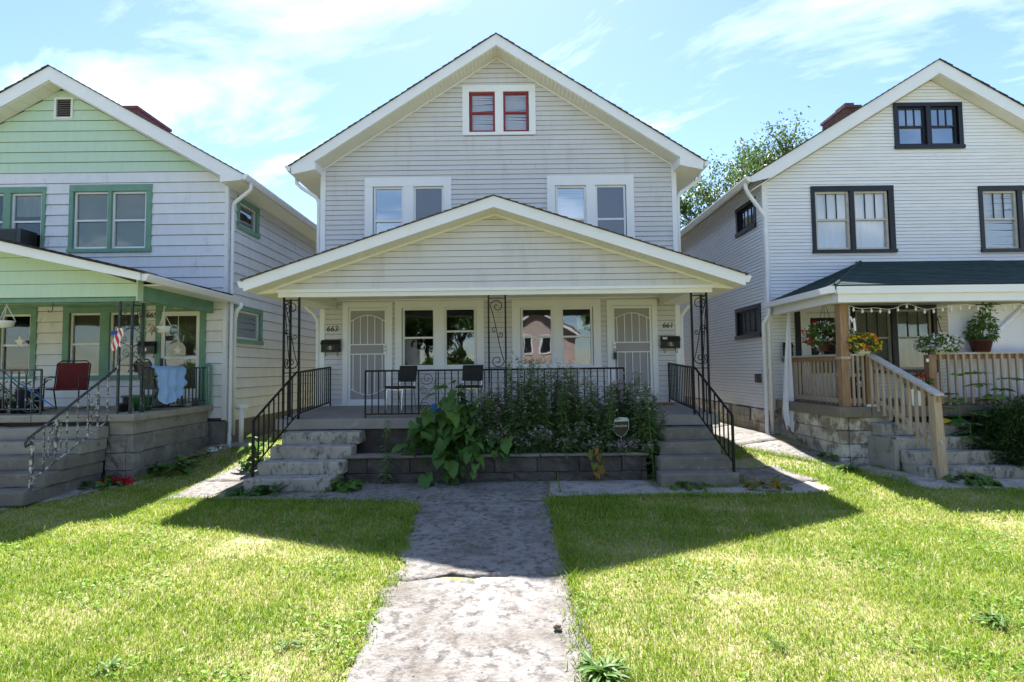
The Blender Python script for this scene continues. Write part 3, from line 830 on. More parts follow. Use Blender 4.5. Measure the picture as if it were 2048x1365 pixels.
# openings (cut in siding = outside of the trim, minus a little)
W_attic = (-0.90, 0.44, 7.20, 8.13)
W_ul = (-3.06, -1.48, 4.45, 5.985)
W_ur = (1.00, 2.58, 4.45, 5.965)
W_ll = (-2.42, -0.78, 1.95, 3.262)
W_lr = (0.19, 1.79, 1.945, 3.24)
D_l = (-3.60, -2.74, 1.17, 3.28)
D_r = (2.20, 3.08, 1.15, 3.265)
holes = [W_attic, W_ul, W_ur, W_ll, W_lr, D_l, D_r]
planes = [(SL, 1, 8.924 + SL * CX), (-SL, 1, 8.924 - SL * CX)]
m = MB()
wall_holes(m, f_front, XL, XR, 0.5, 8.95, holes, 0.15, planes)
m.box(XL, XL + 0.15, YW + 0.155, YB, 0.0, 6.35); m.box(XR - 0.15, XR, YW + 0.155, YB, 0.0, 6.35)
m.py([(XL + 0.16, 0.0), (XR - 0.16, 0.0), (XR - 0.16, 6.3), (CX, 8.85), (XL + 0.16, 6.3)], YB - 0.15, YB)
m.obj('wall', 'shade_backing', H)
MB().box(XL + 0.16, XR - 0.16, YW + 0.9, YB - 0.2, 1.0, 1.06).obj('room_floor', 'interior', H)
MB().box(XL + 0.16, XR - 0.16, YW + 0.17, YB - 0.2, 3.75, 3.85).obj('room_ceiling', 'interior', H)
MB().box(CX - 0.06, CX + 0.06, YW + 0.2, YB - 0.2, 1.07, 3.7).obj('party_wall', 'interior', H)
ops = []
for h_, tl, tr, tt, tb in ((W_attic, .13, .13, .13, .09), (W_ul, .17, .16, .19, .15), (W_ur, .17, .16, .21, .15), (W_ll, .13, .15, .14, .05), (W_lr, .17, .15, .16, .05)):
    ops.append((h_[0] - tl + .01, h_[1] + tr - .01, h_[2] - tb + .01, h_[3] + tt - .01))
ops.append((D_l[0] - .10, D_l[1] + .09, 1.0, D_l[3] + .10)); ops.append((D_r[0] - .12, D_r[1] + .11, 1.0, D_r[3] + .12))
lap(H, f_front, 1.16, 8.924, 0.1105, 0.022, lim_front, ops, 'vinyl', seam=3.4)
# side walls of the middle house: joined, too narrow in view to pick apart
j = MB()
lap(H, lambda u, d, z: (XL - d, u, z), 0.6, 6.3, 0.1105, 0.016, lambda z: (YW + 0.02, YB), [], 'vinyl', join=j)
lap(H, lambda u, d, z: (XR + d, u, z), 0.6, 6.3, 0.1105, 0.016, lambda z: (YW + 0.02, YB), [], 'vinyl', join=j)
j.obj('side_siding', 'vinyl', H, kind='stuff')
# corner boards
for x0, x1 in ((XL - 0.022, XL + 0.085), (XR - 0.085, XR + 0.022)):
    MB().box(x0, x1, YW - 0.03, YW + 0.09, 0.9, 6.36).obj('corner_board', 'white', H)
MB().box(XL + 0.086, XR - 0.086, YW - 0.028, YW - 0.002, 1.10, 1.158).obj('starter_strip', 'white', H)
# windows
wm = ('white', 'vinyl_window')
window(H, f_front, W_attic, .15, .15, .145, .07, ('white', 'red_sash'), [(-0.88, -0.32), (-0.135, 0.425)], 0.03, 0.0, 0, ['blind:0.97', 'blind:0.99'], glass='glass_clear')
window(H, f_front, W_ul, .18, .165, .20, .16, wm, [(-3.05, -2.38), (-2.155, -1.485)], 0.032, 0, 0, ['tanshade:0.34', None], rail=[0.5, 0.5], glass='glass_sky', screen=[1])
window(H, f_front, W_ur, .18, .17, .22, .16, wm, [(1.01, 1.69), (1.895, 2.57)], 0.032, 0, 0, ['blind:0.99', 'shade:0.99'], glass='glass_sky', screen=[1])
window(H, f_front, W_ll, .145, .165, .155, .06, wm, [(-2.41, -1.69), (-1.485, -0.79)], 0.032, 0.012, 0, [None, None], rail=[0.5, 0.60], glass='glass')
wr = window(H, f_front, W_lr, .185, .165, .175, .06, wm, [(0.20, 0.905), (1.085, 1.78)], 0.032, 0.012, 0, [None, None], rail=0.5, glass='glass')
MB().box(1.44, 1.63, YW + 0.060, YW + 0.062, 2.76, 3.02).obj('paper_notice', 'paper', wr)

def security_door(hole, hinge_left):
    u0, u1, z0, z1 = hole
    d = MB()
    for a, b, c, e in ((u0 - .115, u0, z0 - .03, z1 + .125), (u1, u1 + .115, z0 - .03, z1 + .125)):
        d.box(a, b, YW - 0.036, YW + 0.10, c, e)
    d.box(u0, u1, YW - 0.034, YW + 0.10, z1, z1 + .125)
    d.box(u0, u1, YW - 0.045, YW + 0.10, z0 - .04, z0 + .01)
    dr = d.obj('door', 'white', H)
    s = MB()
    for a, b, c, e in ((u0 + .006, u0 + .055, z0 + .012, z1 - .006), (u1 - .055, u1 - .006, z0 + .012, z1 - .006), (u0 + .055, u1 - .055, z0 + .012, z0 + .10), (u0 + .055, u1 - .055, z1 - .065, z1 - .006)):
        s.box(a, b, YW - 0.020, YW + 0.02, c, e)
    s.obj('door_frame', 'white', dr)
    MB().box(u0 + .055, u1 - .055, YW + 0.004, YW + 0.008, z0 + .10, z1 - .065).obj('mesh_panel', 'screen', dr)
    a, b = u0 + .055, u1 - .055
    zt, zb = z1 - .065, z0 + .10
    zm1, zm0 = z0 + 1.30, z0 + 1.09
    for z in (zm1, zm0):
        MB().box(a, b, YW - 0.018, YW + 0.003, z - 0.012, z + 0.012).obj('crossbar', 'white', dr)
    def arc(t, top): 
        bow = 0.13 * math.sin(math.pi * t)
        return (zt - 0.23 + bow) if top else (zb + 0.23 - bow)
    for top in (True, False):
        pts = [(a + (b - a) * i / 14, YW - 0.008, arc(i / 14, top)) for i in range(15)]
        MB().tube(pts, 0.011, 6).obj('arched_bar', 'white', dr)
    for i in range(5):
        t = (0.075, 0.29, 0.5, 0.71, 0.925)[i]; x = a + (b - a) * t
        MB().box(x - .008, x + .008, YW - 0.016, YW + 0.002, zm1 + .012, arc(t, True)).obj('bar', 'white', dr)
        MB().box(x - .008, x + .008, YW - 0.016, YW + 0.002, arc(t, False), zm0 - .012).obj('bar', 'white', dr)
    xl = (u1 - .045) if hinge_left else (u0 + .045)
    MB().box(xl - .035, xl + .035, YW - 0.024, YW - 0.001, zm0 + 0.0, zm1 - 0.0).obj('lock_plate', 'white', dr)
    for z in (zm1 - .06, zm0 + .07):
        k = MB(); k.tube([(xl, YW - 0.02, z), (xl, YW - 0.06, z)], 0.024, 10); k.obj('knob', 'brass', dr)
    return dr, xl, zm0
security_door(D_l, True)
dr, xl, zk = security_door(D_r, False)
o = MB(); o.box(xl - .03, xl + .03, YW - 0.095, YW - 0.050, zk - .16, zk - .01); o.tube([(xl - .02, YW - .07, zk - .012), (xl - .02, YW - .07, zk + .05), (xl + .02, YW - .07, zk + .05), (xl + .02, YW - .07, zk - .012)], .006, 6)
o.obj('lock_box', 'black', label='small black key lock box hanging from the knob of the right front door', cat='lock box')
# inner doors
MB().box(D_l[0], D_l[1], YW + 0.11, YW + 0.15, 1.15, D_l[3]).obj('inner_door', 'blind', H)
MB().box(D_r[0], D_r[1], YW + 0.11, YW + 0.15, 1.15, D_r[3]).obj('inner_door', 'blind', H)
# house numbers
put_text('663', 0.175, (-3.945, YW - 0.020, 2.82), 'black', H, 'house_number', shear=0.12)
put_text('661', 0.165, (3.425, YW - 0.020, 2.81), 'black', H, 'house_number', shear=0.12)

# main roof
YF = 11.25
AP = 9.19; TIP = 4.45; TZ = AP - SL * TIP
rf = MB()
for s in (-1, 1):
    rf.py([(CX, AP), (CX + s * TIP, TZ), (CX + s * TIP, TZ - 0.10), (CX, AP - 0.10)], YF + 0.026, YB + 0.3)
roof = rf.obj('roof', 'soffit', H)
sh = MB()
for s in (-1, 1): shingle_lip(sh, (CX + s * (TIP + 0.03), TZ + 0.002 - 0.03 * SL), (CX, AP + 0.004), YF - 0.03, YB + 0.33)
sh.obj('shingles', 'shingle', roof, kind='stuff')
for s in (-1, 1):
    wx = CX + s * 3.93
    zb = AP - 0.245
    MB().py([(CX, AP), (CX + s * TIP, TZ), (CX + s * (TIP - 0.03), TZ - 0.19), (wx, TZ - 0.085), (wx, zb - SL * 3.93 + 0.0), (CX, zb)], YF, YF + 0.024).obj('rake_board', 'white', H)
    so = MB(); soffit_strip(so, (wx, zroof(wx) + 0.005), (CX + s * 0.0, 8.93), YF + 0.026, YW - 0.02)
    so.obj('rake_soffit', 'soffit', H, kind='stuff')
    # boxed eave with its own soffit boards, running back along the house
    eb = MB(); eb.py([(CX + s * (TIP - 0.02), TZ - 0.11), (CX + s * (TIP - 0.03), TZ - 0.175), (wx, TZ - 0.075), (wx, TZ + 0.18)], YF + 0.026, YB + 0.2)
    eb.obj('eave_box', 'soffit', H)
    MB().box(min(wx, wx - s * 0.02), max(wx, wx - s * 0.02), YF + 0.026, YW + 0.02, TZ - 0.085, zroof(wx) + 0.08).obj('eave_return', 'white', H)
    fr = MB(); fr.py([(wx, zroof(wx)), (CX, 8.924), (CX, 8.885), (wx, zroof(wx) - 0.04)], YW - 0.034, YW - 0.014); fr.obj('frieze_trim', 'white', H)
    gx = CX + s * (TIP + 0.004)
    MB().py(gutter_profile(gx, TZ + 0.0, s), YF - 0.01, YB + 0.25).obj('gutter', 'white', H)
    dx = CX + s * 3.99
    z0 = TZ - 0.12
    MB().tube([(gx + s * 0.05, YW + 0.02, z0 + .02), (gx + s * 0.05, YW + 0.02, z0 - 0.10), (gx - s * 0.05, YW + 0.02, z0 - 0.20), (dx + s * 0.08, YW + 0.02, z0 - 0.42), (dx + s * .02, YW + 0.02, z0 - 0.52), (dx + s * .015, YW + 0.02, z0 - 0.7), (dx + s * .015, YW + 0.02, 3.6)], 0.042, 8).obj('downspout', 'white', H, smooth=True)
    MB().tube([(CX + s * 4.25, YW - 0.05, 3.42), (CX + s * 4.24, YW - 0.05, 3.30), (CX + s * 4.10, YW - 0.0, 3.16), (dx + s * .02, YW + 0.02, 3.02), (dx + s * .015, YW + 0.02, 2.9), (dx + s * .015, YW + 0.02, 0.5), (dx + s * .1, YW - 0.06, 0.38)], 0.042, 8).obj('downspout', 'white', H, smooth=True)

# ---------------------------------------------------------------- porch of the middle house
PX = -0.30; PA = 4.976; PT = 4.43; PSL = 0.329; PTZ = PA - PSL * PT
YPF = 9.33; YPG = 9.75
pr = MB()
for s in (-1, 1):
    pr.py([(PX, PA), (PX + s * PT, PTZ), (PX + s * PT, PTZ - 0.08), (PX, PA - 0.08)], YPF + 0.026, YW - 0.02)
porch_roof = pr.obj('porch_roof', 'soffit', H)
sh = MB()
for s in (-1, 1): shingle_lip(sh, (PX + s * (PT + 0.03), PTZ - 0.008), (PX, PA + 0.004), YPF - 0.03, YW - 0.022)
sh.obj('shingles', 'shingle', porch_roof, kind='stuff')
def zp(x): return 4.775 - PSL * abs(x - PX)
for s in (-1, 1):
    MB().py([(PX, PA), (PX + s * PT, PTZ), (PX + s * PT, PTZ - 0.20), (PX, PA - 0.20)], YPF, YPF + 0.024).obj('rake_board', 'white', H)
    wx = PX + s * 4.0
    so = MB(); soffit_strip(so, (PX + s * (PT - 0.02), PTZ - 0.195), (PX, 4.777), YPF + 0.026, YPG - 0.0)
    so.obj('rake_soffit', 'soffit', H, kind='stuff')
    es = MB(); soffit_strip(es, (PX + s * (PT - 0.02), PTZ - 0.198), (wx + s * 0.005, 3.352), YPG + 0.003, YW - 0.03)
    es.obj('eave_soffit', 'soffit', H, kind='stuff')
    MB().py([(wx, zp(wx)), (PX, 4.775), (PX, 4.735), (wx, zp(wx) - 0.04)], YPG - 0.036, YPG - 0.016).obj('frieze_trim', 'soffit', H)
    MB().py([(wx, 3.346), (PX + s * (PT - .02), PTZ - .2), (PX + s * (PT - .02), PTZ - .075), (wx, zp(wx) + .13)], YPG - .012, YPG + .002).obj('soffit_end', 'soffit', H)
    gx = PX + s * (PT + 0.004)
    MB().py(gutter_profile(gx, PTZ - 0.02, s), YPF + 0.03, YW - 0.02).obj('gutter', 'white', H)
    x0, x1 = sorted((wx, PX + s * 3.56))
    bm_ = MB(); bm_.box(x0, x1, YPG + 0.003, YW - 0.03, 3.262, 3.46)
    inner = PX + s * 3.56
    for k in range(3):
        bm_.box(min(inner, inner - s * 0.012), max(inner, inner - s * 0.012), YPG + 0.06, YW - 0.03, 3.275 + k * 0.06, 3.325 + k * 0.06)
    bm_.obj('side_beam', 'soffit', H)
lap(H, lambda u, d, z: (u, YPG - d, z), 3.405, 4.775, 0.115, 0.022, lambda z: (max(PX - 4.0, PX - (4.775 - z) / PSL), min(PX + 4.0, PX + (4.775 - z) / PSL)), [], MT['vinyl'])
MB().py([(PX - 4.0, 3.36), (PX + 4.0, 3.36), (PX + 4.0, zp(PX + 4.0)), (PX, 4.77), (PX - 4.0, zp(PX - 4.0))], YPG + 0.004, YPG + 0.10).obj('gable_wall', 'shade_backing', H)
MB().box(PX - 4.02, PX + 4.02, YPG - 0.03, YPG + 0.11, 3.345, 3.402).obj('gable_trim', 'white', H)
MB().box(PX - 3.56, PX + 3.56, YPG + 0.0, YPG + 0.16, 3.262, 3.343).obj('front_beam', 'soffit', H)
MB().box(PX - 3.555, PX + 3.555, YPG + 0.165, YW - 0.04, 3.452, 3.47).obj('porch_ceiling', 'ceiling', H)
MB().box(PX - 3.55, PX + 3.55, YW - 0.075, YW - 0.036, 3.425, 3.451).obj('ceiling_trim', 'white', H)
for x in (-1.93, 1.52):
    c = MB(); c.box(x - .085, x + .085, 10.15, 10.32, 3.43, 3.451)
    l_ = c.obj('ceiling_lamp', 'brass', H)
    MB().prism([(-.075, 0), (.075, 0), (.055, -.09), (-.055, -.09)], lambda p: (x + p[0], 10.165, 3.43 + p[1]), lambda p: (x + p[0], 10.305, 3.43 + p[1])).obj('lamp_glass', 'lamp_glass', l_)
# floor slab, foundation, planter, steps
MB().px([(9.72, 1.03), (YW - 0.03, 1.14), (YW - 0.03, 0.93), (9.72, 0.845)], -4.30, 3.74).obj('porch_floor', 'porch_floor', H)
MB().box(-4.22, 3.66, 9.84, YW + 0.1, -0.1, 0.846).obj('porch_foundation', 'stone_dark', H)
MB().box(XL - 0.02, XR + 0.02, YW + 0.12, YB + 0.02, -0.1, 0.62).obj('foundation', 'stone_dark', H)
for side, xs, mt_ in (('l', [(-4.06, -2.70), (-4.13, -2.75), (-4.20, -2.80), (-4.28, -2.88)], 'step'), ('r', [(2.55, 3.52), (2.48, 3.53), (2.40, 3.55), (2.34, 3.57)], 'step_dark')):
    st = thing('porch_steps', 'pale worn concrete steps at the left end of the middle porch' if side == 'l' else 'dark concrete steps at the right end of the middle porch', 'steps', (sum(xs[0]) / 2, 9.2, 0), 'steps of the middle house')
    for k, (a, b) in enumerate(xs):
        zt = 0.824 - 0.206 * k; yf = 9.42 - 0.30 * k
        me = rough_box(a, b, yf, yf + 0.33 if k else 9.835, zt - 0.215, zt, 0.013, 0.08, 0.020, k + 3)
        add_obj('step', me, mt_, st)
        if k < 3:
            me = rough_box(a + 0.02, b - 0.02, yf + 0.34, 9.83, -0.02, zt - 0.22, 0.0, 1, 0, k) if yf + .34 < 9.6 and zt > 0.25 else None
            if me: add_obj('step_core', me, mt_, st)
pl = thing('planter_wall', 'low dark block retaining wall with a concrete cap in front of the weeds', 'wall', (-0.3, 9.2, 0))
x = -2.86; k = 0
for row, (za, zb) in enumerate(((-0.03, 0.15), (0.153, 0.408))):
    x = -2.86 - 0.33 * row
    while x < 2.24:
        a, b = max(x, -2.86), min(x + 0.715, 2.26)
        if b - a > 0.08:
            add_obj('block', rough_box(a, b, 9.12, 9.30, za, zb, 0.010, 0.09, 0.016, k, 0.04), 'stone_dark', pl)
        x += 0.718; k += 1
for a, b in ((-2.90, -1.32), (-1.31, 0.45), (0.46, 2.29)):
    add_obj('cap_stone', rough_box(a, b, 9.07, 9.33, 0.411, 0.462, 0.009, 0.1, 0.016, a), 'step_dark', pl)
MB().box(-2.84, 2.24, 9.32, 9.83, -0.05, 0.40).obj('bed_soil', 'dirt', kind='structure')
# ---------------------------------------------------------------- ironwork of the middle porch
def floor_z(y): return 1.03 + (y - 9.72) * 0.11 / 1.95
def corner_column(name, label, cx, cy, ux, zt, kind='iron', heart=False, zf=None, w=0.28, dpt=0.29, group=None):
    """three posts in an L, scrolls between them; ux=+1/-1 the way the front panel runs from the corner"""
    zf = floor_z(cy) if zf is None else zf
    t = thing(name, label, 'column', (cx, cy, zf), group)
    P = [(cx, cy), (cx + ux * w, cy), (cx, cy + dpt)]
    for i, (x, y) in enumerate(P):
        MB().box(x - .017, x + .017, y - .017, y + .017, (zf if not callable(zf) else zf), zt).obj('post', kind, t)
    fA = lambda u, z: (cx + ux * u, cy, z)
    fB = lambda u, z: (cx, cy + u, z)
    for f, ww in ((fA, w), (fB, dpt)):
        m = MB()
        if heart: heart_panel(m, f, 0.01, ww - .01, zf + 0.9, zt - 0.10)
        else: scroll_panel(m, f, 0.012, ww - .012, zf + 0.88, zt - 0.06)
        m.obj('scrollwork', kind, t)
        b = MB()
        for z in (zt - 0.055, zf + 0.84): b.bar(f(0.01, z), f(ww - 0.01, z), 0.018)
        b.obj('crosspiece', kind, t)
    return t
corner_column('iron_column', 'black scrolled wrought iron column at the left end of the middle porch', -4.19, 9.77, 1, 3.262, group='iron porch columns')
corner_column('iron_column', 'black scrolled wrought iron column at the right end of the middle porch', 3.59, 9.77, -1, 3.262, group='iron porch columns')
t = thing('iron_column', 'flat black scrolled iron column between the two ground floor windows', 'column', (-0.27, 9.77, 1.03), 'iron porch columns')
for x in (-0.425, -0.115): MB().box(x - .016, x + .016, 9.754, 9.786, 1.034, 3.262).obj('post', 'iron', t)
m = MB(); scroll_panel(m, lambda u, z: (u, 9.77, z), -0.41, -0.13, 1.90, 3.20); m.obj('scrollwork', 'iron', t)
m = MB(); m.bar((-.42, 9.77, 3.20), (-.12, 9.77, 3.20), .018); m.bar((-.42, 9.77, 1.92), (-.12, 9.77, 1.92), .014); m.obj('crosspiece', 'iron', t)

def rail(name, label, p, q, h, gap, mat, foot=(True, True), z_lo=0.10, step=0.121, bw=0.019, group=None, skip=None, topw=0.034, dropfoot=0.0):
    """railing from p to q (points on the floor line)"""
    p = Vector(p); q = Vector(q)
    t = thing(name, label, 'railing', tuple((p + q) / 2), group)
    upv = Vector((0, 0, 1))
    MB().bar(p + upv * h, q + upv * h, topw).obj('top_rail', mat, t)
    MB().bar(p + upv * z_lo, q + upv * z_lo, bw * 1.3).obj('bottom_rail', mat, t)
    Lh = Vector((q.x - p.x, q.y - p.y, 0)).length
    n = max(1, round(Lh / step))
    for i in range(1, n):
        a = p.lerp(q, i / n)
        if skip and skip(a): continue
        MB().box(a.x - bw / 2, a.x + bw / 2, a.y - bw / 2, a.y + bw / 2, a.z + z_lo, a.z + h - 0.012).obj('baluster', mat, t)
    for k, e in enumerate((p, q)):
        if foot[k]: MB().box(e.x - .0125, e.x + .0125, e.y - .0125, e.y + .0125, e.z - dropfoot, e.z + h).obj('post', mat, t)
    return t
skipf = lambda a: -1.70 < a.x < -1.40 or 0.02 < a.x < 0.06 or -0.44 < a.x < -0.40 or -0.13 < a.x < -0.09
t = rail('porch_railing', 'long black iron railing along the front of the middle porch behind the weeds', (-2.69, 9.77, 1.034), (2.04, 9.77, 1.034), 0.855, 0, 'iron', skip=skipf, z_lo=0.07, group='iron railings of the middle porch')
m = MB()
f = lambda u, z: (u, 9.77, z)
for a in (-1.71, -1.40): m.box(a - .0075, a + .0075, 9.7625, 9.7775, 1.10, 1.88)
for (c, r_, a0, s) in ((1.74, .125, math.pi * 1.0, 1), (1.53, .075, math.pi * .5, 1), (1.22, .10, 0.0, 1)):
    m.tube([f(*p) for p in spiral(-1.555 + (0 if r_ > .1 else -.06), c, r_, 1.7, a0, s, 30)], .0055, 5)
m.tube([f(-1.41, 1.72), f(-1.44, 1.58), f(-1.56, 1.45), f(-1.66, 1.33), f(-1.69, 1.2)], .0055, 5)
m.obj('scrollwork', 'iron', t)
rail('porch_railing', 'short black iron side railing beside the left steps next to the number 663', (-3.93, 9.80, 1.036), (-3.96, 11.62, 1.136), 0.845, 0, 'iron', foot=(True, True), z_lo=0.09, group='iron railings of the middle porch')
rail('porch_railing', 'short black iron side railing beside the right steps next to the number 661', (3.32, 9.80, 1.036), (3.40, 11.62, 1.136), 0.845, 0, 'iron', foot=(True, True), z_lo=0.09, group='iron railings of the middle porch')
def stair_rail(name, label, p, q, zt0, zt1, zb0, zb1, mat, n, group, curl=0.0, topr=0.022):
    """p top, q bottom in XY; heights of the rail and of the lower bar at both ends"""
    t = thing(name, label, 'handrail', ((p[0] + q[0]) / 2, (p[1] + q[1]) / 2, zb1), group)
    A = Vector((p[0], p[1], zt0)); B = Vector((q[0], q[1], zt1)); Cc = Vector((p[0], p[1], zb0)); D = Vector((q[0], q[1], zb1))
    m = MB(); pts = [A, B]
    if curl:
        d = (B - A).normalized()
        pts = [A, B, B + d * curl * 0.5 + Vector((0, 0, .01)), B + d * curl + Vector((0, 0, -.03)), B + d * curl * 0.9 + Vector((0, 0, -.09)), B + d * curl * 0.4 + Vector((0, 0, -.10)), B + d * curl * 0.3 + Vector((0, 0, -.06))]
    m.tube(pts, topr, 6); m.obj('top_rail', mat if not curl else 'iron_worn', t)
    MB().bar(Cc, D + Vector((0, 0, 0.14)), 0.02).obj('bottom_rail', mat, t)
    for i in range(1, n):
        k = i / n
        a = A.lerp(B, k); b = Cc.lerp(D + Vector((0, 0, .14)), k)
        MB().box(a.x - .0095, a.x + .0095, a.y - .0095, a.y + .0095, b.z, a.z - .01).obj('baluster', mat, t)
    MB().box(q[0] - .018, q[0] + .018, q[1] - .018, q[1] + .018, zb1, zt1).obj('post', mat, t)
    return t
stair_rail('stair_railing', 'sloping black iron handrail on the left steps of the middle porch', (-3.94, 9.75), (-4.20, 8.68), 1.885, 1.11, 1.10, 0.206, 'iron', 9, 'iron handrails')
stair_rail('stair_railing', 'sloping black iron handrail on the right steps of the middle porch', (3.33, 9.75), (3.54, 8.66), 1.885, 1.11, 1.10, 0.206, 'iron', 9, 'iron handrails')

# mailboxes
def mailbox(label, x, z, y, w=0.40, h=0.25, mat='black'):
    t = thing('mailbox', label, 'mailbox', (x, y, z - h / 2), 'wall mailboxes')
    MB().px([(y - .105, z - h / 2), (y - .002, z - h / 2), (y - .002, z + h / 2), (y - .06, z + h / 2 - .005), (y - .105, z + h / 2 - .07)], x - w / 2, x + w / 2).obj('box', mat, t)
    MB().px([(y - .125, z + h / 2 - .085), (y - .058, z + h / 2 + .002), (y - .0, z + h / 2 + .012), (y - .0, z + h / 2 + .02), (y - .064, z + h / 2 + .014), (y - .132, z + h / 2 - .078)], x - w / 2 - .008, x + w / 2 + .008).obj('lid', mat, t)
    em = MB(); em.tube([(x + .075 * math.cos(a) * (1), y - .108, z - .035 + .042 * math.sin(a)) for a in [i * math.pi / 10 for i in range(21)]], .004, 5)
    em.tube([(x + .04 * math.cos(a), y - .108, z - .035 + .04 * math.sin(a)) for a in [i * math.pi / 8 for i in range(17)]], .0035, 5)
    em.prism([(-.012, -.03), (.012, -.03), (.012, .03), (-.012, .03)], lambda p: (x + p[0], y - .107, z - .035 + p[1]), lambda p: (x + p[0], y - .109, z - .035 + p[1]))
    em.obj('emblem', 'brass', t)
    for s in (-1, 1):
        hx = x + s * w * 0.32
        MB().tube([(hx, y - .01, z - h / 2), (hx, y - .012, z - h / 2 - .07), (hx + .012, y - .03, z - h / 2 - .10), (hx + .02, y - .06, z - h / 2 - .085), (hx + .02, y - .07, z - h / 2 - .05)], .006, 5).obj('hook', mat, t)
    return t
mailbox('black wall mailbox with a brass oval emblem under the number 663', -3.955, 2.435, YW - 0.018)
mb_ = mailbox('black wall mailbox with a torn pale sticker under the number 661', 3.455, 2.43, YW - 0.018)
MB().box(3.275, 3.375, YW - 0.135, YW - 0.131, 2.50, 2.545).obj('sticker', 'pale_mint', mb_)

# black chairs on the middle porch
def office_chair(label, x, y, zf, rz):
    t = thing('chair', label, 'chair', (x, y, zf), 'black stacking chairs')
    def part(name, mb, mat):
        me = mb.mesh(name); o = bpy.data.objects.new(name, me); me.materials.append(MT[mat]); col.objects.link(o); o.parent = t; return o
    m = MB(); m.px([(-.22, .42), (.22, .41), (.225, .455), (.19, .465), (-.19, .475), (-.225, .46)], -.22, .22); part('seat', m, 'black_fabric')
    m = MB(); m.px([(.20, .56), (.225, .55), (.29, .86), (.275, .885), (.25, .88)], -.22, .22); part('backrest', m, 'black_fabric')
    for s in (-1, 1):
        m = MB(); m.tube([(s * .2, -.2, .0), (s * .2, -.17, .42)], .011, 6); part('leg', m, 'chrome')
        m = MB(); m.tube([(s * .2, .26, .0), (s * .2, .18, .42), (s * .2, .215, .56)], .011, 6); part('leg', m, 'chrome')
    m = MB(); m.bar((-.2, -.19, .40), (.2, -.19, .40), .016); m.bar((-.2, .18, .40), (.2, .18, .40), .016); part('seat_rail', m, 'chrome')
    t.rotation_euler = (0, 0, rz)
office_chair('black chair with chrome legs on the porch between the left door and window', -2.30, 10.95, floor_z(10.95) + .006, R(-28))
office_chair('black chair half hidden by the weeds behind the porch railing under the left window', -0.88, 10.95, floor_z(10.95) + .006, R(-12))
# small things on the porch
m = MB(); m.lathe([(.07, 0), (.085, .01), (.10, .16), (.105, .17), (.09, .17), (.085, .02)], (-1.48, 10.4, floor_z(10.4) + .002), 14)
m.obj('plastic_pot', 'blue_plastic', smooth=True, label='small bright blue plastic pot on the porch floor behind the broad leaves', cat='pot')
m = MB(); m.v = []; 
for i in range(7):
    for j in range(4):
        m.v.append((3.02 + .06 * i, 11.15 + .09 * j, floor_z(11.15 + .09 * j) + .012 + .012 * math.sin(i * 1.7 + j) + .01))
for i in range(6):
    for j in range(3): m.f.append((i * 4 + j, i * 4 + 4 + j, i * 4 + 5 + j, i * 4 + 1 + j))
m.obj('doormat', 'orange', label='crumpled orange red cloth on the porch floor below the right mailbox', cat='cloth')

# yard sign
sg = thing('yard_sign', 'black shield shaped security yard sign with white lettering among the weeds', 'sign', (1.88, 9.2, 0.40))
sp = [(-.125, .10), (-.115, .135), (.115, .15), (.135, .11), (.13, -.03), (.07, -.12), (.0, -.165), (-.075, -.13), (-.13, -.05)]
MB().py([(1.885 + a * 1.04, .855 + b * 1.04) for a, b in sp], 9.0, 9.008).obj('border', 'silver', sg)
MB().py([(1.885 + a * .93, .850 + b * .93) for a, b in sp if True], 8.996, 8.9995).obj('face', 'black', sg)
MB().py([(1.885 - .125, .955), (1.885 + .128, .965), (1.885 + .115, 1.025), (1.885 - .02, 1.035), (1.885 - .112, 1.005)], 8.990, 8.9955).obj('top_band', 'pale_mint', sg)
put_text('SimpliSafe', 0.052, (1.885, 8.9945, 0.885), 'white_print', sg, 'lettering', extrude=.001)
MB().box(1.877, 1.893, 9.009, 9.02, 0.1, .95).obj('stake', 'silver', sg)
sg.location.y += 0.36
# ---------------------------------------------------------------- the left house
LX = -10.07; LR = -6.30; LLx = -13.84; LB = 25.0
HL = thing('house', 'white and pale green wide sided house on the left with green window trim, number 665', 'house', (LX, 17.5, 0.2))
LSL = 0.575
LAP = 8.642; LT = 4.27; LTZ = LAP - LSL * LT
def lz(x): return 8.30 - LSL * abs(x - LX)
def lim_l(z):
    a, b = LLx, LR
    if z > lz(LR): a = LX - (8.30 - z) / LSL; b = LX + (8.30 - z) / LSL
    return a, b
V_l = (-10.17, -9.84, 7.66, 8.07)
WL1 = (-9.72, -8.09, 4.66, 5.955)
WL0 = (-12.05, -10.41, 4.66, 5.94)
WLl = (-9.73, -8.17, 1.86, 3.24)
WL00 = (-12.0, -10.57, 1.86, 3.23)
DL = (-7.71, -6.85, 1.20, 3.26)
hl = [V_l, WL1, WL0, WLl, WL00, DL]
pls = [(LSL, 1, 8.30 + LSL * LX), (-LSL, 1, 8.30 - LSL * LX)]
m = MB(); wall_holes(m, f_front, LLx, LR, 0.85, 8.32, hl, 0.15, pls)
f_lside = lambda u, d, z: (LR + d, u, z)
S1 = (12.17, 13.02, 5.30, 5.86); S2 = (12.10, 13.26, 2.66, 3.33)
wall_holes(m, f_lside, YW + 0.155, LB, 0.84, 6.2, [S1, S2], 0.15)
m.box(LLx, LLx + 0.15, YW + 0.155, LB, 0, 6.1)
m.py([(LLx + 0.16, 0.0), (LR - 0.16, 0.0), (LR - 0.16, 6.1), (LX, 8.25), (LLx + 0.16, 6.1)], LB - 0.15, LB)
m.obj('wall', 'shade_backing', HL)
MB().box(LLx + 0.16, LR - 0.16, YW + 0.17, LB - 0.2, 3.6, 3.7).obj('room_ceiling', 'interior', HL)
MB().box(LLx + 0.16, LR - 0.16, YW + 0.17, LB - 0.2, 1.0, 1.08).obj('room_floor', 'interior', HL)
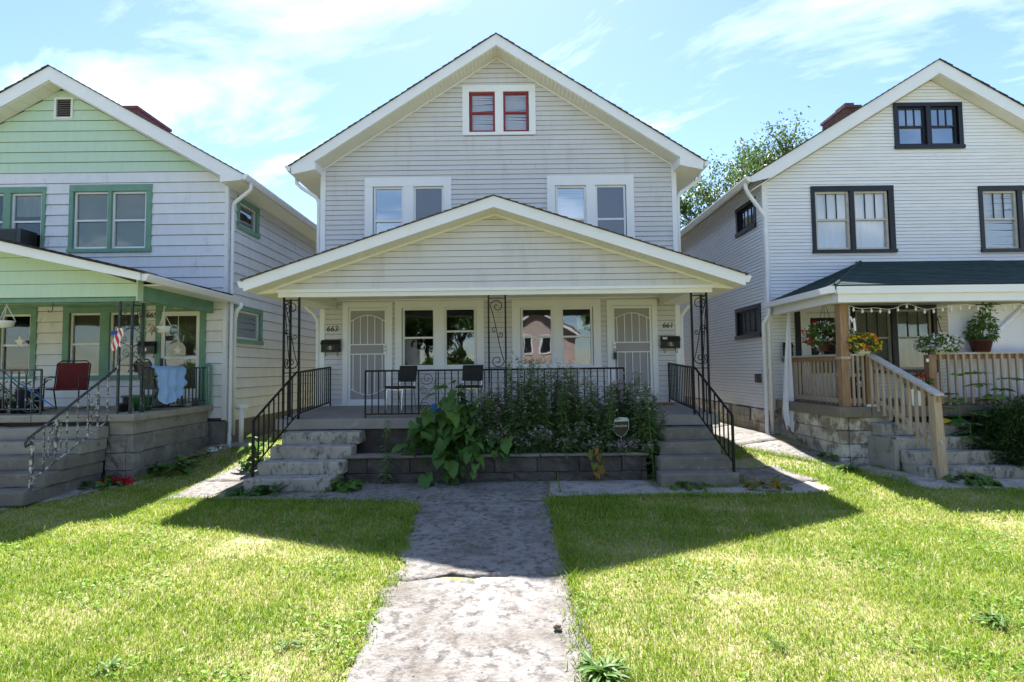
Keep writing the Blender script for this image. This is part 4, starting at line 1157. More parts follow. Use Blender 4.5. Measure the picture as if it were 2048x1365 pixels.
opl = [(V_l[0] - .03, V_l[1] + .03, V_l[2] - .03, V_l[3] + .03), (WL1[0] - .07, WL1[1] + .10, WL1[2] - .06, WL1[3] + .13), (WL0[0] - .07, WL0[1] + .06, WL0[2] - .06, WL0[3] + .13),
       (WLl[0] - .10, WLl[1] + .09, WLl[2] - .06, WLl[3] + .11), (WL00[0] - .1, WL00[1] + .10, WL00[2] - .06, WL00[3] + .11), (DL[0] - .09, DL[1] + .09, 1.0, DL[3] + .10)]
lap(HL, f_front, 0.905, 8.28, 0.2385, 0.028, lim_l, opl, 'wide_white', matf=lambda z: 'pale_green' if z > 6.25 else 'wide_white', seam=2.2, slot=.009)
lap(HL, f_lside, 0.82, 6.1, 0.2385, 0.030, lambda z: (YW + 0.06, 20.0), [(S1[0] - .08, S1[1] + .08, S1[2] - .08, S1[3] + .08), (S2[0] - .08, S2[1] + .08, S2[2] - .08, S2[3] + .08)], 'wide_white', seam=2.2, slot=.011)
MB().box(LR - 0.05, LR + 0.03, YW - 0.03, YW + 0.05, 0.86, 6.12).obj('corner_board', 'wide_white', HL)
MB().box(LLx, LR, YW + 0.02, LB, -0.1, 0.83).obj('foundation', 'stone', HL)
gm = ('green_trim', 'vinyl_window')
window(HL, f_front, WL1, .085, .12, .15, .08, gm, [(-9.715, -8.94), (-8.865, -8.10)], 0.04, 0.02, 0, ['paleshade:0.99', 'paleshade:0.93'], glass='glass_dim')
window(HL, f_front, WL0, .085, .075, .13, .08, gm, [(-12.04, -11.27), (-11.11, -10.42)], 0.04, 0.02, 0, [None, 'curtain:0.4'], glass='glass_dim')
window(HL, f_front, WLl, .13, .12, .14, .10, gm, [(-9.72, -9.04), (-8.84, -8.18)], 0.04, 0.02, 0, ['tanshade:0.99', 'tanshade:0.99'], glass='glass_dim')
window(HL, f_front, WL00, .13, .13, .14, .10, gm, [(-11.99, -11.35), (-11.25, -10.58)], 0.04, 0.02, 0, [None, None], glass='glass_dim')
window(HL, f_lside, S1, .10, .10, .10, .10, gm, [(12.18, 13.01)], 0.04, 0.02, 0, [None], glass='glass', rail=0.02)
window(HL, f_lside, S2, .10, .10, .10, .10, gm, [(12.11, 13.25)], 0.04, 0.02, 0, ['blind:0.99'], glass='glass', rail=0.02)
# storm door
d = MB()
d.box(DL[0] - .11, DL[0], YW - .045, YW + .1, 1.17, DL[3] + .12); d.box(DL[1], DL[1] + .13, YW - .045, YW + .1, 1.17, DL[3] + .12); d.box(DL[0], DL[1], YW - .043, YW + .1, DL[3], DL[3] + .12)
dd = d.obj('door', 'green_trim', HL)
s = MB()
for a, b, c, e in ((DL[0] + .004, DL[0] + .085, 1.20, 3.25), (DL[1] - .085, DL[1] - .004, 1.20, 3.25), (DL[0] + .085, DL[1] - .085, 3.15, 3.25), (DL[0] + .085, DL[1] - .085, 2.20, 2.26), (DL[0] + .085, DL[1] - .085, 1.20, 1.55)):
    s.box(a, b, YW - .018, YW + .02, c, e)
s.obj('door_frame', 'vinyl_window', dd)
for z0, z1 in ((1.55, 2.20), (2.26, 3.15)): MB().box(DL[0] + .085, DL[1] - .085, YW + .0, YW + .005, z0, z1).obj('pane', 'glass_dim', dd)
MB().box(DL[0], DL[1], YW + .09, YW + .12, 1.2, DL[3]).obj('inner_door', 'curtain_tan', dd)
MB().box(DL[0] + .02, DL[0] + .06, YW - .07, YW - .02, 2.02, 2.22).obj('handle', 'black', dd)
MB().box(-7.42, -7.22, YW - .05, YW - .044, 3.30, 3.34).obj('door_plate', 'brass', dd)
# gable vent
v = MB()
for a, b, c, e in ((V_l[0] - .045, V_l[0], V_l[2] - .04, V_l[3] + .04), (V_l[1], V_l[1] + .045, V_l[2] - .04, V_l[3] + .04), (V_l[0], V_l[1], V_l[3], V_l[3] + .04), (V_l[0], V_l[1], V_l[2] - .04, V_l[2])): v.box(a, b, YW - .035, YW + .04, c, e)
ve = v.obj('gable_vent', 'wide_white', HL)
for k in range(8):
    z = V_l[2] + .02 + k * .05
    MB().px([(YW - .012, z), (YW + .03, z + .035), (YW + .034, z + .03), (YW - .008, z - .006)], V_l[0], V_l[1]).obj('slat', 'stone', ve)
MB().box(V_l[0], V_l[1], YW + .05, YW + .06, V_l[2], V_l[3]).obj('vent_back', 'black', ve)
put_text('665', 0.165, (-7.92, YW - 0.028, 3.165), 'black', HL, 'house_number', shear=0.1)
# roof
YLF = 11.34
r = MB()
for s in (-1, 1): r.py([(LX, LAP), (LX + s * LT, LTZ), (LX + s * LT, LTZ - .09), (LX, LAP - .09)], YLF + .026, LB + .3)
rl = r.obj('roof', 'soffit', HL)
sh = MB()
for s in (-1, 1): shingle_lip(sh, (LX + s * (LT + .03), LTZ - .012), (LX, LAP + .004), YLF - .03, LB + .33)
sh.obj('shingles', 'shingle', rl, kind='stuff')
for s in (-1, 1):
    wx = LX + s * 3.79
    MB().py([(LX, LAP), (LX + s * LT, LTZ), (LX + s * (LT - .02), LTZ - .13), (wx, LTZ - .17), (wx, LAP - .31 - LSL * 3.79), (LX, LAP - .31)], YLF, YLF + .024).obj('rake_board', 'white', HL)
    so = MB(); soffit_strip(so, (wx, lz(wx) + .0), (LX, 8.31), YLF + .026, YW - .022, 0.30); so.obj('rake_soffit', 'soffit', HL, kind='stuff')
    eb = MB(); eb.py([(LX + s * (LT - .02), LTZ - .10), (LX + s * (LT - .02), LTZ - .125), (wx, LTZ - .165), (wx, LTZ + .15)], YLF + .026, LB + .2); eb.obj('eave_box', 'soffit', HL)
    gx = LX + s * (LT + .004)
    MB().py(gutter_profile(gx, LTZ - .01, s), YLF - .01, LB + .25).obj('gutter', 'white', HL)
gx = LX + LT + .06
MB().tube([(gx, YW - .1, LTZ - .12), (gx, YW - .1, LTZ - .25), (gx - .06, YW - .08, LTZ - .30), (LR + .10, YW + .08, LTZ - .50), (LR + .075, YW + .09, LTZ - .58), (LR + .075, YW + .09, 0.62), (LR + .09, YW + .05, .52), (LR + .16, YW - .08, .42), (LR + .17, YW - .1, .25)], .04, 8).obj('downspout', 'white', HL, smooth=True)
# chimney
def chimney(x0, x1, y0, y1, z0, z1, parent, mat, capmat):
    m = MB(); bh, bl = .075, .21
    m.box(x0 + .012, x1 - .012, y0 + .012, y1 - .012, z0, z1 - .005)
    z = z0; k = 0
    while z < z1 - .01:
        e = z + bh - .012
        def run(a, b, mk):
            u = a - (bl / 2 if k % 2 else 0)
            while u < b:
                p, q = max(u, a), min(u + bl - .012, b)
                if q - p > .02: mk(p, q)
                u += bl
        run(x0, x1, lambda p, q: m.box(p, q, y0, y0 + .09, z, e))
        run(y0 + .10, y1, lambda p, q: (m.box(x1 - .09, x1, p, q, z, e), m.box(x0, x0 + .09, p, q, z, e)))
        z += bh; k += 1
    c = m.obj('chimney', mat, parent, kind='stuff')
    MB().box(x0 - .03, x1 + .03, y0 - .03, y1 + .03, z1 - .004, z1 + .07).obj('chimney_cap', capmat, c)
    return c
chimney(-10.45, -10.02, 14.0, 15.4, 7.7, 9.02, HL, 'brick_red', 'brick_red')

# porch of the left house
QX = -10.07; QA = 4.50; QSL = 0.238; QT = 3.89; QTZ = QA - QSL * QT
YQF = 8.80; YQG = 9.30
r = MB()
for s in (-1, 1): r.py([(QX, QA), (QX + s * QT, QTZ), (QX + s * QT, QTZ - .07), (QX, QA - .07)], YQF + .026, YW - .03)
rq = r.obj('porch_roof', 'soffit', HL)
sh = MB()
for s in (-1, 1):
    for k in range(7):
        shingle_lip(sh, (QX + s * (QT + .03), QTZ - .007 + random.uniform(0, .006)), (QX, QA + .004), YQF - .03 + k * .411, YQF - .03 + (k + 1) * .411 + .004 if k < 6 else YW - .032, th=random.uniform(.024, .045))
sh.obj('shingles', 'shingle_black', rq, kind='stuff')
for s in (-1, 1):
    MB().py([(QX, QA), (QX + s * QT, QTZ), (QX + s * QT, QTZ - .13), (QX, QA - .195)], YQF, YQF + .024).obj('rake_board', 'white', HL)
    so = MB(); soffit_strip(so, (QX + s * QT, QTZ - .10), (QX, QA - .10), YQF + .026, YQG, 0.3); so.obj('rake_soffit', 'soffit', HL, kind='stuff')
    gx = QX + s * (QT + .004)
    MB().py(gutter_profile(gx, QTZ - .015, s), YQF + .03, YW + .12).obj('gutter', 'white', HL)
    MB().box(min(QX + s * 3.52, QX + s * 3.86), max(QX + s * 3.52, QX + s * 3.86), YQG + .1, YW - .04, QTZ - .125, QTZ - .10).obj('eave_soffit', 'white', HL)
    a, b = sorted((QX + s * 3.51, QX + s * 3.41))
    MB().box(a, b, YQG + .12, YW - .03, 3.20, 3.46).obj('side_beam', 'green_trim', HL)
lap(HL, lambda u, d, z: (u, YQG - d, z), 3.245, 4.36, 0.2385, 0.02, lambda z: (max(QX - 3.5, QX - (4.38 - z) / QSL), min(QX + 3.5, QX + (4.38 - z) / QSL)), [], 'pale_green')
MB().py([(QX - 3.5, 3.24), (QX + 3.5, 3.24), (QX + 3.5, 3.54), (QX, 4.36), (QX - 3.5, 3.54)], YQG + .004, YQG + .10).obj('gable_wall', 'shade_backing', HL)
for s in (-1, 1): MB().box(min(QX + s * 3.5, QX + s * 3.525), max(QX + s * 3.5, QX + s * 3.525), YQG - .028, YQG + .118, 3.165, 3.56).obj('gable_corner', 'pale_green', HL)
MB().box(QX - 3.5, QX + 3.5, YQG + .02, YQG + .16, 3.165, 3.238).obj('front_beam', 'green_trim', HL)
MB().box(QX - 3.40, QX + 3.40, YQG + .17, YW - .04, 3.44, 3.46).obj('porch_ceiling', 'soffit', HL)
MB().box(QX - 3.40, QX + 3.40, YW - .07, YW - .03, 3.385, 3.439).obj('ceiling_trim', 'green_trim', HL)
MB().tube([(-6.02, YW + .1, QTZ - .13), (-6.02, YW + .1, QTZ - .22), (-6.10, YW + .1, QTZ - .30), (-6.20, YW + .22, QTZ - .42), (LR + .075, YW + .24, QTZ - .52), (LR + .075, YW + .24, .5)], .042, 8).obj('downspout', 'white', HL, smooth=True)
# porch base: cap and rock faced blocks
PB = MB().box(-13.6, -6.70, 9.42, 11.6, -.1, 1.074).obj('porch_base', 'mortar', HL)
def cap_piece(x0, x1, y0, y1, z0, z1, mat, par, sd): add_obj('cap_stone', rough_box(x0, x1, y0, y1, z0, z1, .005, .25, .014, sd), mat, par)
cap_piece(-9.85, -8.30, 9.22, 11.66, 1.075, 1.20, 'cap', PB, 1); cap_piece(-8.29, -6.98, 9.22, 11.66, 1.075, 1.20, 'cap', PB, 2); cap_piece(-6.97, -6.52, 9.22, 11.66, 1.07, 1.198, 'cap', PB, 3)
cap_piece(-13.8, -9.86, 9.22, 11.66, 1.075, 1.20, 'cap', PB, 4)
add_obj('lintel_stone', rough_box(-7.0, -6.60, 9.30, 11.6, .84, 1.07, .006, .3, .012, 7), 'cap', PB)
zz = [(-.12, .22), (.226, .52), (.526, .834)]
for k, (a, b) in enumerate(zz):
    y = 9.30 - (.22 if k % 2 else 0)
    while y < 11.6:
        c, e = max(y, 9.30), min(y + .52, 11.6)
        if e - c > .1:
            me = rough_box(c, e, 0, .12, a, b, .012, .11, .014, k * 7 + y, .06)
            # turn the rough face to +X
            for vv in me.vertices: vv.co = Vector((-6.58 - vv.co.y, vv.co.x, vv.co.z))
            me.flip_normals()
            add_obj('block', me, 'stone', PB)
        y += .527
    x = -6.705 - (.25 if k % 2 else .1)
    for x0, x1 in ((-7.06, -6.71),):
        add_obj('block', rough_box(x0, x1, 9.30, 9.42, a, b, .012, .11, .014, k + 31, .06), 'stone', PB)
add_obj('block', rough_box(-13.6, -9.0, 9.32, 9.42, .5, 1.07, .008, .3, .012, 51), 'stone', PB)
# steps
ST = thing('porch_steps', 'worn grey stone steps up to the left porch at the edge of the picture', 'steps', (-8.0, 8.5, 0))
for k in range(5):
    zt = 1.0 - .2 * k; yf = 9.0 - .3 * k
    add_obj('step', rough_box(-9.6, -6.98 - .03 * k, yf, 9.29, zt - .205, zt, .018, .12, .024, k + 60), 'step_dark' if k > 1 else 'cap', ST)
# iron column, rails
corner_column('iron_column', 'chipped dark iron column with heart scrolls on the left porch', -6.66, 9.32, -1, 3.165, 'iron_worn', True, 1.20, .22, .27, group='iron porch columns')
rail('porch_railing', 'dark iron railing on the side of the left porch under the blue cloth', (-6.62, 9.60, 1.20), (-6.62, 11.55, 1.20), .80, 0, 'iron_worn', z_lo=.10, step=.125, group='iron railings of the left porch')
rail('porch_railing', 'dark iron railing at the front of the left porch near the picture edge', (-10.2, 9.32, 1.20), (-8.22, 9.32, 1.20), .78, 0, 'iron_worn', z_lo=.10, step=.128, group='iron railings of the left porch')
MB().tube([(-6.62, 11.56, 1.198), (-6.62, 11.56, 2.02), (-6.60, 11.56, 2.07), (-6.56, 11.56, 2.08), (-6.53, 11.56, 2.05), (-6.53, 11.56, 1.198)], .035, 6).obj('rail_end_board', 'green_trim', HL)
t = stair_rail('stair_railing', 'peeling silver handrail with geometric ironwork beside the left steps', (-6.90, 9.32), (-7.10, 7.93), 2.00, 1.00, 1.20, .20, 'iron_silver', 8, 'iron handrails', .12, .02)
m = MB()
def on(k, h):
    a = Vector((-6.90, 9.32, 1.20)).lerp(Vector((-7.10, 7.93, .34)), k); return a + Vector((0, 0, h))
for k0 in (.30, .76):
    for (ka, ha, kb, hb) in ((-.07, .15, .07, .15), (-.07, .15, -.07, .30), (.07, .15, .07, .30), (-.07, .30, -.03, .30), (.03, .30, .07, .30), (-.03, .22, .03, .22), (-.03, .22, -.03, .37), (.03, .22, .03, .37), (-.07, .37, .07, .37), (-.07, .37, -.07, .52), (.07, .37, .07, .52), (-.07, .52, -.03, .52), (.03, .52, .07, .52), (-.03, .44, .03, .44), (-.03, .44, -.03, .60), (.03, .44, .03, .60), (-.05, .6, .05, .6)):
        m.bar(on(k0 + ka, ha), on(k0 + kb, hb), .011)
m.obj('geometric_panel', 'iron_silver', t)

mailbox('black mailbox beside the left house door under the number 665', -7.96, 2.45, YW - .024, .37, .25)
# things on the left porch
def patio_chair(label, x, y, zf, rz, fab):
    t = thing('patio_chair', label, 'chair', (x, y, zf), 'patio chairs')
    def part(name, mb, mat):
        me = mb.mesh(name); o = bpy.data.objects.new(name, me); me.materials.append(MT[mat]); col.objects.link(o); o.parent = t
    m = MB(); m.px([(-.24, .40), (.22, .37), (.23, .40), (-.23, .43)], -.25, .25); part('seat', m, fab)
    m = MB(); m.px([(.22, .39), (.245, .385), (.36, .90), (.335, .92)], -.25, .25); part('backrest', m, fab)
    m = MB(); m.tube([(-.27, .23, .40), (-.27, .35, .90), (-.20, .365, .96), (.20, .365, .96), (.27, .35, .90), (.27, .23, .40)], .013, 6); part('back_frame', m, 'black')
    for s in (-1, 1):
        m = MB(); m.tube([(s * .27, -.27, 0), (s * .27, -.22, .62), (s * .28, .10, .64), (s * .27, .30, .62)], .013, 6); part('armrest', m, 'black')
        m = MB(); m.tube([(s * .27, .36, 0), (s * .27, .20, .40)], .013, 6); part('leg', m, 'black')
        m = MB(); m.tube([(s * .27, -.27, .02), (s * .27, .34, .03)], .011, 6); part('skid', m, 'black')
    t.rotation_euler = (0, 0, rz)
patio_chair('red patio chair with a black frame on the left porch', -8.72, 10.45, 1.205, R(22), 'red_fabric')
patio_chair('brown patio chair with a black frame behind the iron column of the left porch', -7.05, 10.75, 1.205, R(150), 'brown_fabric')
def hanging_pot(label, x, y, z, top):
    t = thing('hanging_pot', label, 'hanging pot', (x, y, z), 'white hanging pots')
    m = MB(); m.lathe([(.095, 0), (.125, .10), (.135, .115), (.13, .12), (.115, .11), (.085, .01)], (x, y, z), 16); m.obj('pot', 'white_plastic', t, smooth=True)
    m = MB(); m.lathe([(.112, .095), (.11, .1)], (x, y, z), 16); m.obj('soil', 'dirt', t)
    for k in range(3):
        a = k * 2.1 + .5
        m = MB(); m.tube([(x + .128 * math.cos(a), y + .128 * math.sin(a), z + .115), (x, y, z + .40)], .006, 5); m.obj('hanger', 'white_plastic', t)
    m = MB(); m.tube([(x, y, z + .40), (x, y, z + .48), (x + .02, y, z + .51), (x + .03, y, z + .48)], .008, 5); m.tube([(x, y, z + .5), (x, y, top)], .004, 4); m.obj('hook', 'white_plastic', t)
hanging_pot('white hanging pot with a dead plant at the far left of the left porch', -9.0, 9.45, 2.74, 3.17)
t2 = hanging_pot('white hanging pot in front of the left house door', -6.75, 10.3, 2.68, 3.45)
V1 = []; 
P = np.array([[-6.9, 10.3, 2.78]]) + rng.normal(size=(70, 3)) * np.array([.07, .07, .05])
o = np_mesh('trailing_plant', *leaf_simple(P, rng.normal(size=(70, 3)) + np.array([-.6, 0, -.8]), .10, .018, rng.random(70), .3), 'curtain_tan')
props(o, 'withered brown trailing plant spilling from the pot by the left house door', 'plant')
m = MB(); m.tube([(-8.93, 9.45, 3.17), (-8.25, 9.6, 3.10)], .001, 3)
h = MB(); h.tube([(-8.30, 9.6, 3.20), (-8.31, 9.6, 3.06), (-8.34, 9.6, 3.02), (-8.38, 9.6, 3.03), (-8.39, 9.6, 3.06)], .006, 5)
h.tube([(-8.30, 9.6, 3.19), (-8.30, 9.6, 3.445)], .005, 4); h.obj('ceiling_hook', 'iron', label='empty dark plant hook under the left porch ceiling', cat='hook')
# door ornament
t = thing('door_ornament', 'amber glass hanging ornament in the left house door', 'ornament', (-7.26, 11.55, 2.2))
m = MB(); m.py([(-7.43, 2.28), (-7.09, 2.28), (-7.09, 2.44), (-7.15, 2.53), (-7.26, 2.58), (-7.37, 2.53), (-7.43, 2.44)], 11.56, 11.575); m.obj('plaque', 'lamp_glass', t)
m = MB(); m.tube([(-7.26, 11.567, 2.57), (-7.26, 11.567, 3.15)], .006, 5); m.obj('cord', 'white_plastic', t)
m = MB(); m.prism([(0, .12), (.03, .03), (.1, .02), (.04, -.03), (.06, -.1), (0, -.05), (-.06, -.1), (-.04, -.03), (-.1, .02), (-.03, .03)], lambda p: (-7.25 + p[0], 11.548, 2.39 + p[1]), lambda p: (-7.25 + p[0], 11.557, 2.39 + p[1])); m.obj('star', 'white_plastic', t)
m = MB(); m.prism([(0, .14), (.035, .04), (.12, .03), (.05, -.03), (.07, -.12), (0, -.06), (-.07, -.12), (-.05, -.03), (-.12, .03), (-.035, .04)], lambda p: (-10.74 + p[0], 11.60, 2.62 + p[1]), lambda p: (-10.74 + p[0], 11.615, 2.62 + p[1]))
m.obj('paper_star', 'white_plastic', label='white star hanging in the leftmost ground floor window of the left house', cat='star')
# flag
t = thing('flag', 'small american flag fixed to the iron column of the left porch', 'flag', (-6.9, 9.25, 2.2))
m = MB(); m.tube([(-6.93, 9.25, 2.10), (-6.90, 9.20, 2.62)], .006, 5); m.obj('stick', 'wood', t)
n = 8
for k in range(7):
    m = MB()
    for i in range(n + 1):
        for e in (k, k + 1):
            a = e / 7; u = i / n
            m.v.append((-6.90 + .023 * e + .014 * math.sin(u * 5 + e), 9.19 + .02 * math.sin(u * 7 + e * .8), 2.62 - .32 * u - .02 * math.sin(e) + .01 * e))
    for i in range(n): m.f.append((2 * i, 2 * i + 1, 2 * i + 3, 2 * i + 2))
    m.obj('stripe', 'flag_red' if k % 2 else 'white_print', t)
m = MB(); m.add([(-6.915, 9.165, 2.64), (-6.80, 9.165, 2.64), (-6.80, 9.165, 2.57), (-6.915, 9.165, 2.56)], [(0, 1, 2, 3)]); m.obj('canton', 'flag_blue', t)
# blue cloth over the side rail
def drape(name, mat, label, cat, pf, nu, nv):
    V = [pf(i / nu, j / nv) for j in range(nv + 1) for i in range(nu + 1)]
    F = [(j * (nu + 1) + i, j * (nu + 1) + i + 1, (j + 1) * (nu + 1) + i + 1, (j + 1) * (nu + 1) + i) for j in range(nv) for i in range(nu)]
    return MB().add(V, F).obj(name, mat, smooth=True, label=label, cat=cat)
def clo(u, v):
    y = 9.72 + u * .98
    ln_ = .34 + .36 * math.sin(min(1, u * 1.15) * math.pi) ** .7 + .05 * math.sin(u * 9)
    fold = .04 * math.sin(u * 23 + v * 2) * min(1, v * 2) + .028 * math.sin(v * 15 - abs(u - .55) * 10) * v
    if v < .12: return (-6.68 + .13 * v / .12, y, 1.985 + .05 * math.sin(v / .12 * math.pi))
    w = (v - .12) / .88
    return (-6.55 + .03 + fold * .9 + .03 * w, y + .10 * w * (.5 - u) + .01 * math.sin(v * 9), 2.0 - ln_ * w)
drape('draped_cloth', 'blue_cloth', 'pale blue cloth hung over the railing of the left porch', 'cloth', clo, 34, 26)
# air conditioner
t = thing('air_conditioner', 'black window air conditioner above the left porch roof', 'air conditioner', (-10.78, 11.5, 4.70))
MB().box(-11.10, -10.50, 11.28, 11.68, 4.70, 5.03).obj('case', 'black', t)
for k in range(9): MB().box(-10.98, -10.60, 11.272, 11.279, 4.74 + k * .03, 4.755 + k * .03).obj('louvre', 'black_trim', t)
# broom, bins, pots
MB().tube([(-9.35, 9.22, 2.32), (-8.25, 9.62, 1.32)], .013, 6).obj('broom_handle', 'blue_plastic', label='long blue pole leaning across the left porch railing', cat='pole')
m = MB(); m.lathe([(.15, 0), (.185, .42), (.195, .43), (.18, .43), (.14, .02)], (-8.82, 9.75, 1.203), 16); m.obj('waste_bin', 'navy_plastic', smooth=True, label='dark navy bin under the red patio chair', cat='bin')
m = MB(); m.lathe([(.13, 0), (.17, .24), (.185, .25), (.165, .25), (.12, .02)], (-6.98, 10.1, 1.203), 14); m.obj('watering_bucket', 'green_plastic', smooth=True, label='green bucket on the left porch behind the iron column', cat='bucket')
for k, (x, y, r_, h_, mt_, lb) in enumerate(((-6.78, 10.95, .10, .16, 'cap', 'small tan pot on the left porch below the hanging blue cloth'), (-6.80, 11.2, .09, .14, 'white_plastic', 'small white pot on the left porch near its far end'), (-6.80, 11.42, .10, .15, 'stone', 'grey pot on the left porch floor beside the house wall'), (-7.15, 9.85, .12, .15, 'black', 'black planter at the foot of the chipped iron column'), (-9.0, 9.75, .14, .22, 'black', 'dark flower pot behind the left porch front railing'), (-9.45, 9.85, .14, .25, 'maroon_pot', 'maroon flower pot at the far left behind the porch railing'))):
    m = MB(); m.lathe([(r_ * .75, 0), (r_, h_ - .02), (r_ * 1.08, h_), (r_ * .95, h_), (r_ * .7, .02)], (x, y, 1.203), 12); m.obj('flower_pot', mt_, smooth=True, label=lb, cat='pot', group='pots on the left porch')
for (x, y, z, lb) in ((-9.0, 9.75, 1.40, 'pink flowers in the dark pot behind the left porch railing'), (-9.45, 9.85, 1.42, 'purple pink flowers at the far left of the left porch')):
    P = np.array([x, y, z]) + rng.normal(size=(160, 3)) * np.array([.13, .1, .11]) + np.array([0, 0, .12])
    a = leaf_simple(P, rng.normal(size=(160, 3)), .06, .03, rng.random(160))
    o = np_mesh('potted_plant', *a, 'weed'); props(o, lb, 'plant')
    P = P[:36] + rng.normal(size=(36, 3)) * .03
    np_mesh('blossoms', *leaf_simple(np.repeat(P, 4, 0), rng.normal(size=(144, 3)), .035, .03, rng.random(144)), 'flower_pink', o)
# boot tray bench line
m = MB(); m.box(-7.95, -7.25, 10.85, 11.15, 1.42, 1.45); m.box(-7.93, -7.90, 10.87, 11.13, 1.2, 1.42); m.box(-7.30, -7.27, 10.87, 11.13, 1.2, 1.42); m.box(-7.9, -7.3, 10.98, 11.02, 1.30, 1.33)
m.obj('low_bench', 'stone', label='low grey bench against the wall of the left porch', cat='bench')
# vent pipe
t = thing('vent_pipe', 'white plastic standpipe with a tee top between the left and middle houses', 'pipe', (-5.95, 11.75, .3))
m = MB(); m.tube([(-5.95, 11.75, .28), (-5.95, 11.75, 1.12)], .05, 10); m.obj('pipe', 'white_plastic', t, smooth=True)
m = MB(); m.tube([(-6.08, 11.75, 1.15), (-5.82, 11.75, 1.15)], .058, 10); m.obj('tee', 'white_plastic', t, smooth=True)
m = MB(); m.box(-6.35, -5.55, 11.4, 12.0, .2, .345); m.obj('pad', 'concrete', t)

t = thing('folding_table', 'black folding side table with crossed legs at the far left of the left porch', 'table', (-9.35, 10.2, 1.203))
MB().box(-9.75, -8.98, 9.98, 10.42, 1.78, 1.81).obj('table_top', 'white_plastic', t)
for (a, b, y) in ((-9.70, -9.03, 10.02), (-9.03, -9.70, 10.06), (-9.70, -9.03, 10.38), (-9.03, -9.70, 10.34)):
    MB().tube([(a, y, 1.203), (b, y, 1.78)], .012, 6).obj('leg', 'black', t)
t = thing('bicycle_wheel', 'small spoked cart wheel standing behind the front railing of the left porch', 'wheel', (-8.66, 9.62, 1.203))
MB().tube([(-8.66 + .20 * math.cos(a), 9.62, 1.425 + .20 * math.sin(a)) for a in [i * math.pi / 12 for i in range(25)]], .02, 6).obj('tyre', 'black', t)
m = MB()
for i in range(8): m.tube([(-8.66, 9.62, 1.425), (-8.66 + .19 * math.cos(i * .785), 9.62, 1.425 + .19 * math.sin(i * .785))], .004, 4)
m.obj('spokes', 'silver', t)
# ---------------------------------------------------------------- the right house
RX = 9.50; RL = 5.62; RRx = 13.38; RB = 25.0
HR = thing('house', 'old white clapboard house on the right with black window trim and a green porch roof', 'house', (RX, 17.5, 0.2))
RSL = 0.605
RAP = 8.60; RT = 4.24; RTZ = RAP - RSL * RT
def rz_(x): return 8.275 - RSL * abs(x - RX)
def lim_r(z):
    a, b = RL, RRx
    if z > rz_(RL): a = RX - (8.275 - z) / RSL; b = RX + (8.275 - z) / RSL
    return a, b
A_r = (8.70, 10.06, 6.78, 7.67)
WR1 = (6.77, 8.41, 4.44, 5.76)
WR2 = (10.50, 12.15, 4.42, 5.73)
GR = (7.55, 9.25, 1.78, 3.10)
GR2 = (10.3, 12.0, 1.78, 3.10)
DR = (6.47, 7.20, 1.20, 3.05)
hr = [A_r, WR1, WR2, GR, GR2, DR]
plr = [(RSL, 1, 8.275 + RSL * RX), (-RSL, 1, 8.275 - RSL * RX)]
m = MB(); wall_holes(m, f_front, RL, RRx, 0.945, 8.3, hr, .15, plr)
f_rside = lambda u, d, z: (RL - d, u, z)
T1 = (12.10, 12.98, 5.16, 5.68); T2 = (12.03, 13.20, 2.64, 3.22)
wall_holes(m, f_rside, YW + .155, RB, 0.945, 6.16, [T1, T2], .15)
m.box(RRx - .15, RRx, YW + .155, RB, 0, 6.0)
m.py([(RL + .16, 0.0), (RRx - .16, 0.0), (RRx - .16, 5.9), (RX, 8.2), (RL + .16, 5.9)], RB - .15, RB)
m.obj('wall', 'shade_backing', HR)
MB().box(RL + .16, RRx - .16, YW + .17, RB - .2, 3.6, 3.7).obj('room_ceiling', 'interior', HR)
MB().box(RL + .16, RRx - .16, YW + .17, RB - .2, 1.0, 1.08).obj('room_floor', 'interior', HR)
opr = [(A_r[0] - .06, A_r[1] + .07, A_r[2] - .07, A_r[3] + .07), (WR1[0] - .07, WR1[1] + .09, WR1[2] - .06, WR1[3] + .09), (WR2[0] - .07, WR2[1] + .09, WR2[2] - .06, WR2[3] + .09),
       (GR[0] - .07, GR[1] + .07, GR[2] - .06, GR[3] + .1), (GR2[0] - .07, GR2[1] + .07, GR2[2] - .06, GR2[3] + .1), (DR[0] - .10, DR[1] + .10, 1.0, DR[3] + .12)]
j = MB()
lap(HR, f_front, 0.95, 8.26, 0.0765, 0.017, lim_r, opr, 'old_white', seam=3.0, join=None, slot=.005)
lap(HR, f_rside, 0.95, 6.14, 0.0765, 0.018, lambda z: (YW + .05, 22.0), [(T1[0] - .06, T1[1] + .06, T1[2] - .07, T1[3] + .06), (T2[0] - .06, T2[1] + .06, T2[2] - .07, T2[3] + .06)], 'old_white', join=j)
j.obj('side_siding', 'old_white', HR, kind='stuff')
MB().box(RL - .022, RL + .10, YW - .03, YW + .045, .92, 6.10).obj('corner_board', 'old_white', HR)
# foundation of tan blocks along the side
MB().box(RL + .06, RRx, YW + .03, RB, -.1, .94).obj('foundation', 'stone_white', HR)
for k in range(3):
    y = YW + .02 - (.2 if k % 2 else 0)
    while y < 16.5:
        c, e = max(y, YW + .02), y + .41
        if not (12.6 < (c + e) / 2 < 13.6 and k > 0):
            me = rough_box(c, e, 0, .1, .06 + .29 * k, .06 + .29 * k + .283, .004, .2, .01, k + y, .02)
            for vv in me.vertices: vv.co = Vector((RL - .045 + vv.co.y, vv.co.x, vv.co.z))
            add_obj('foundation_block', me, 'stone_white', HR)
        y += .417
gb = MB(); 
for i in range(4):
    for q in range(3): gb.box(RL - .07, RL - .04, 12.62 + i * .24, 12.62 + i * .24 + .225, .37 + q * .185, .37 + q * .185 + .175)
gb.obj('glass_blocks', 'cap', HR, kind='stuff')
km = ('black_trim', 'old_sash'); kb = ('black_trim', 'black_trim')
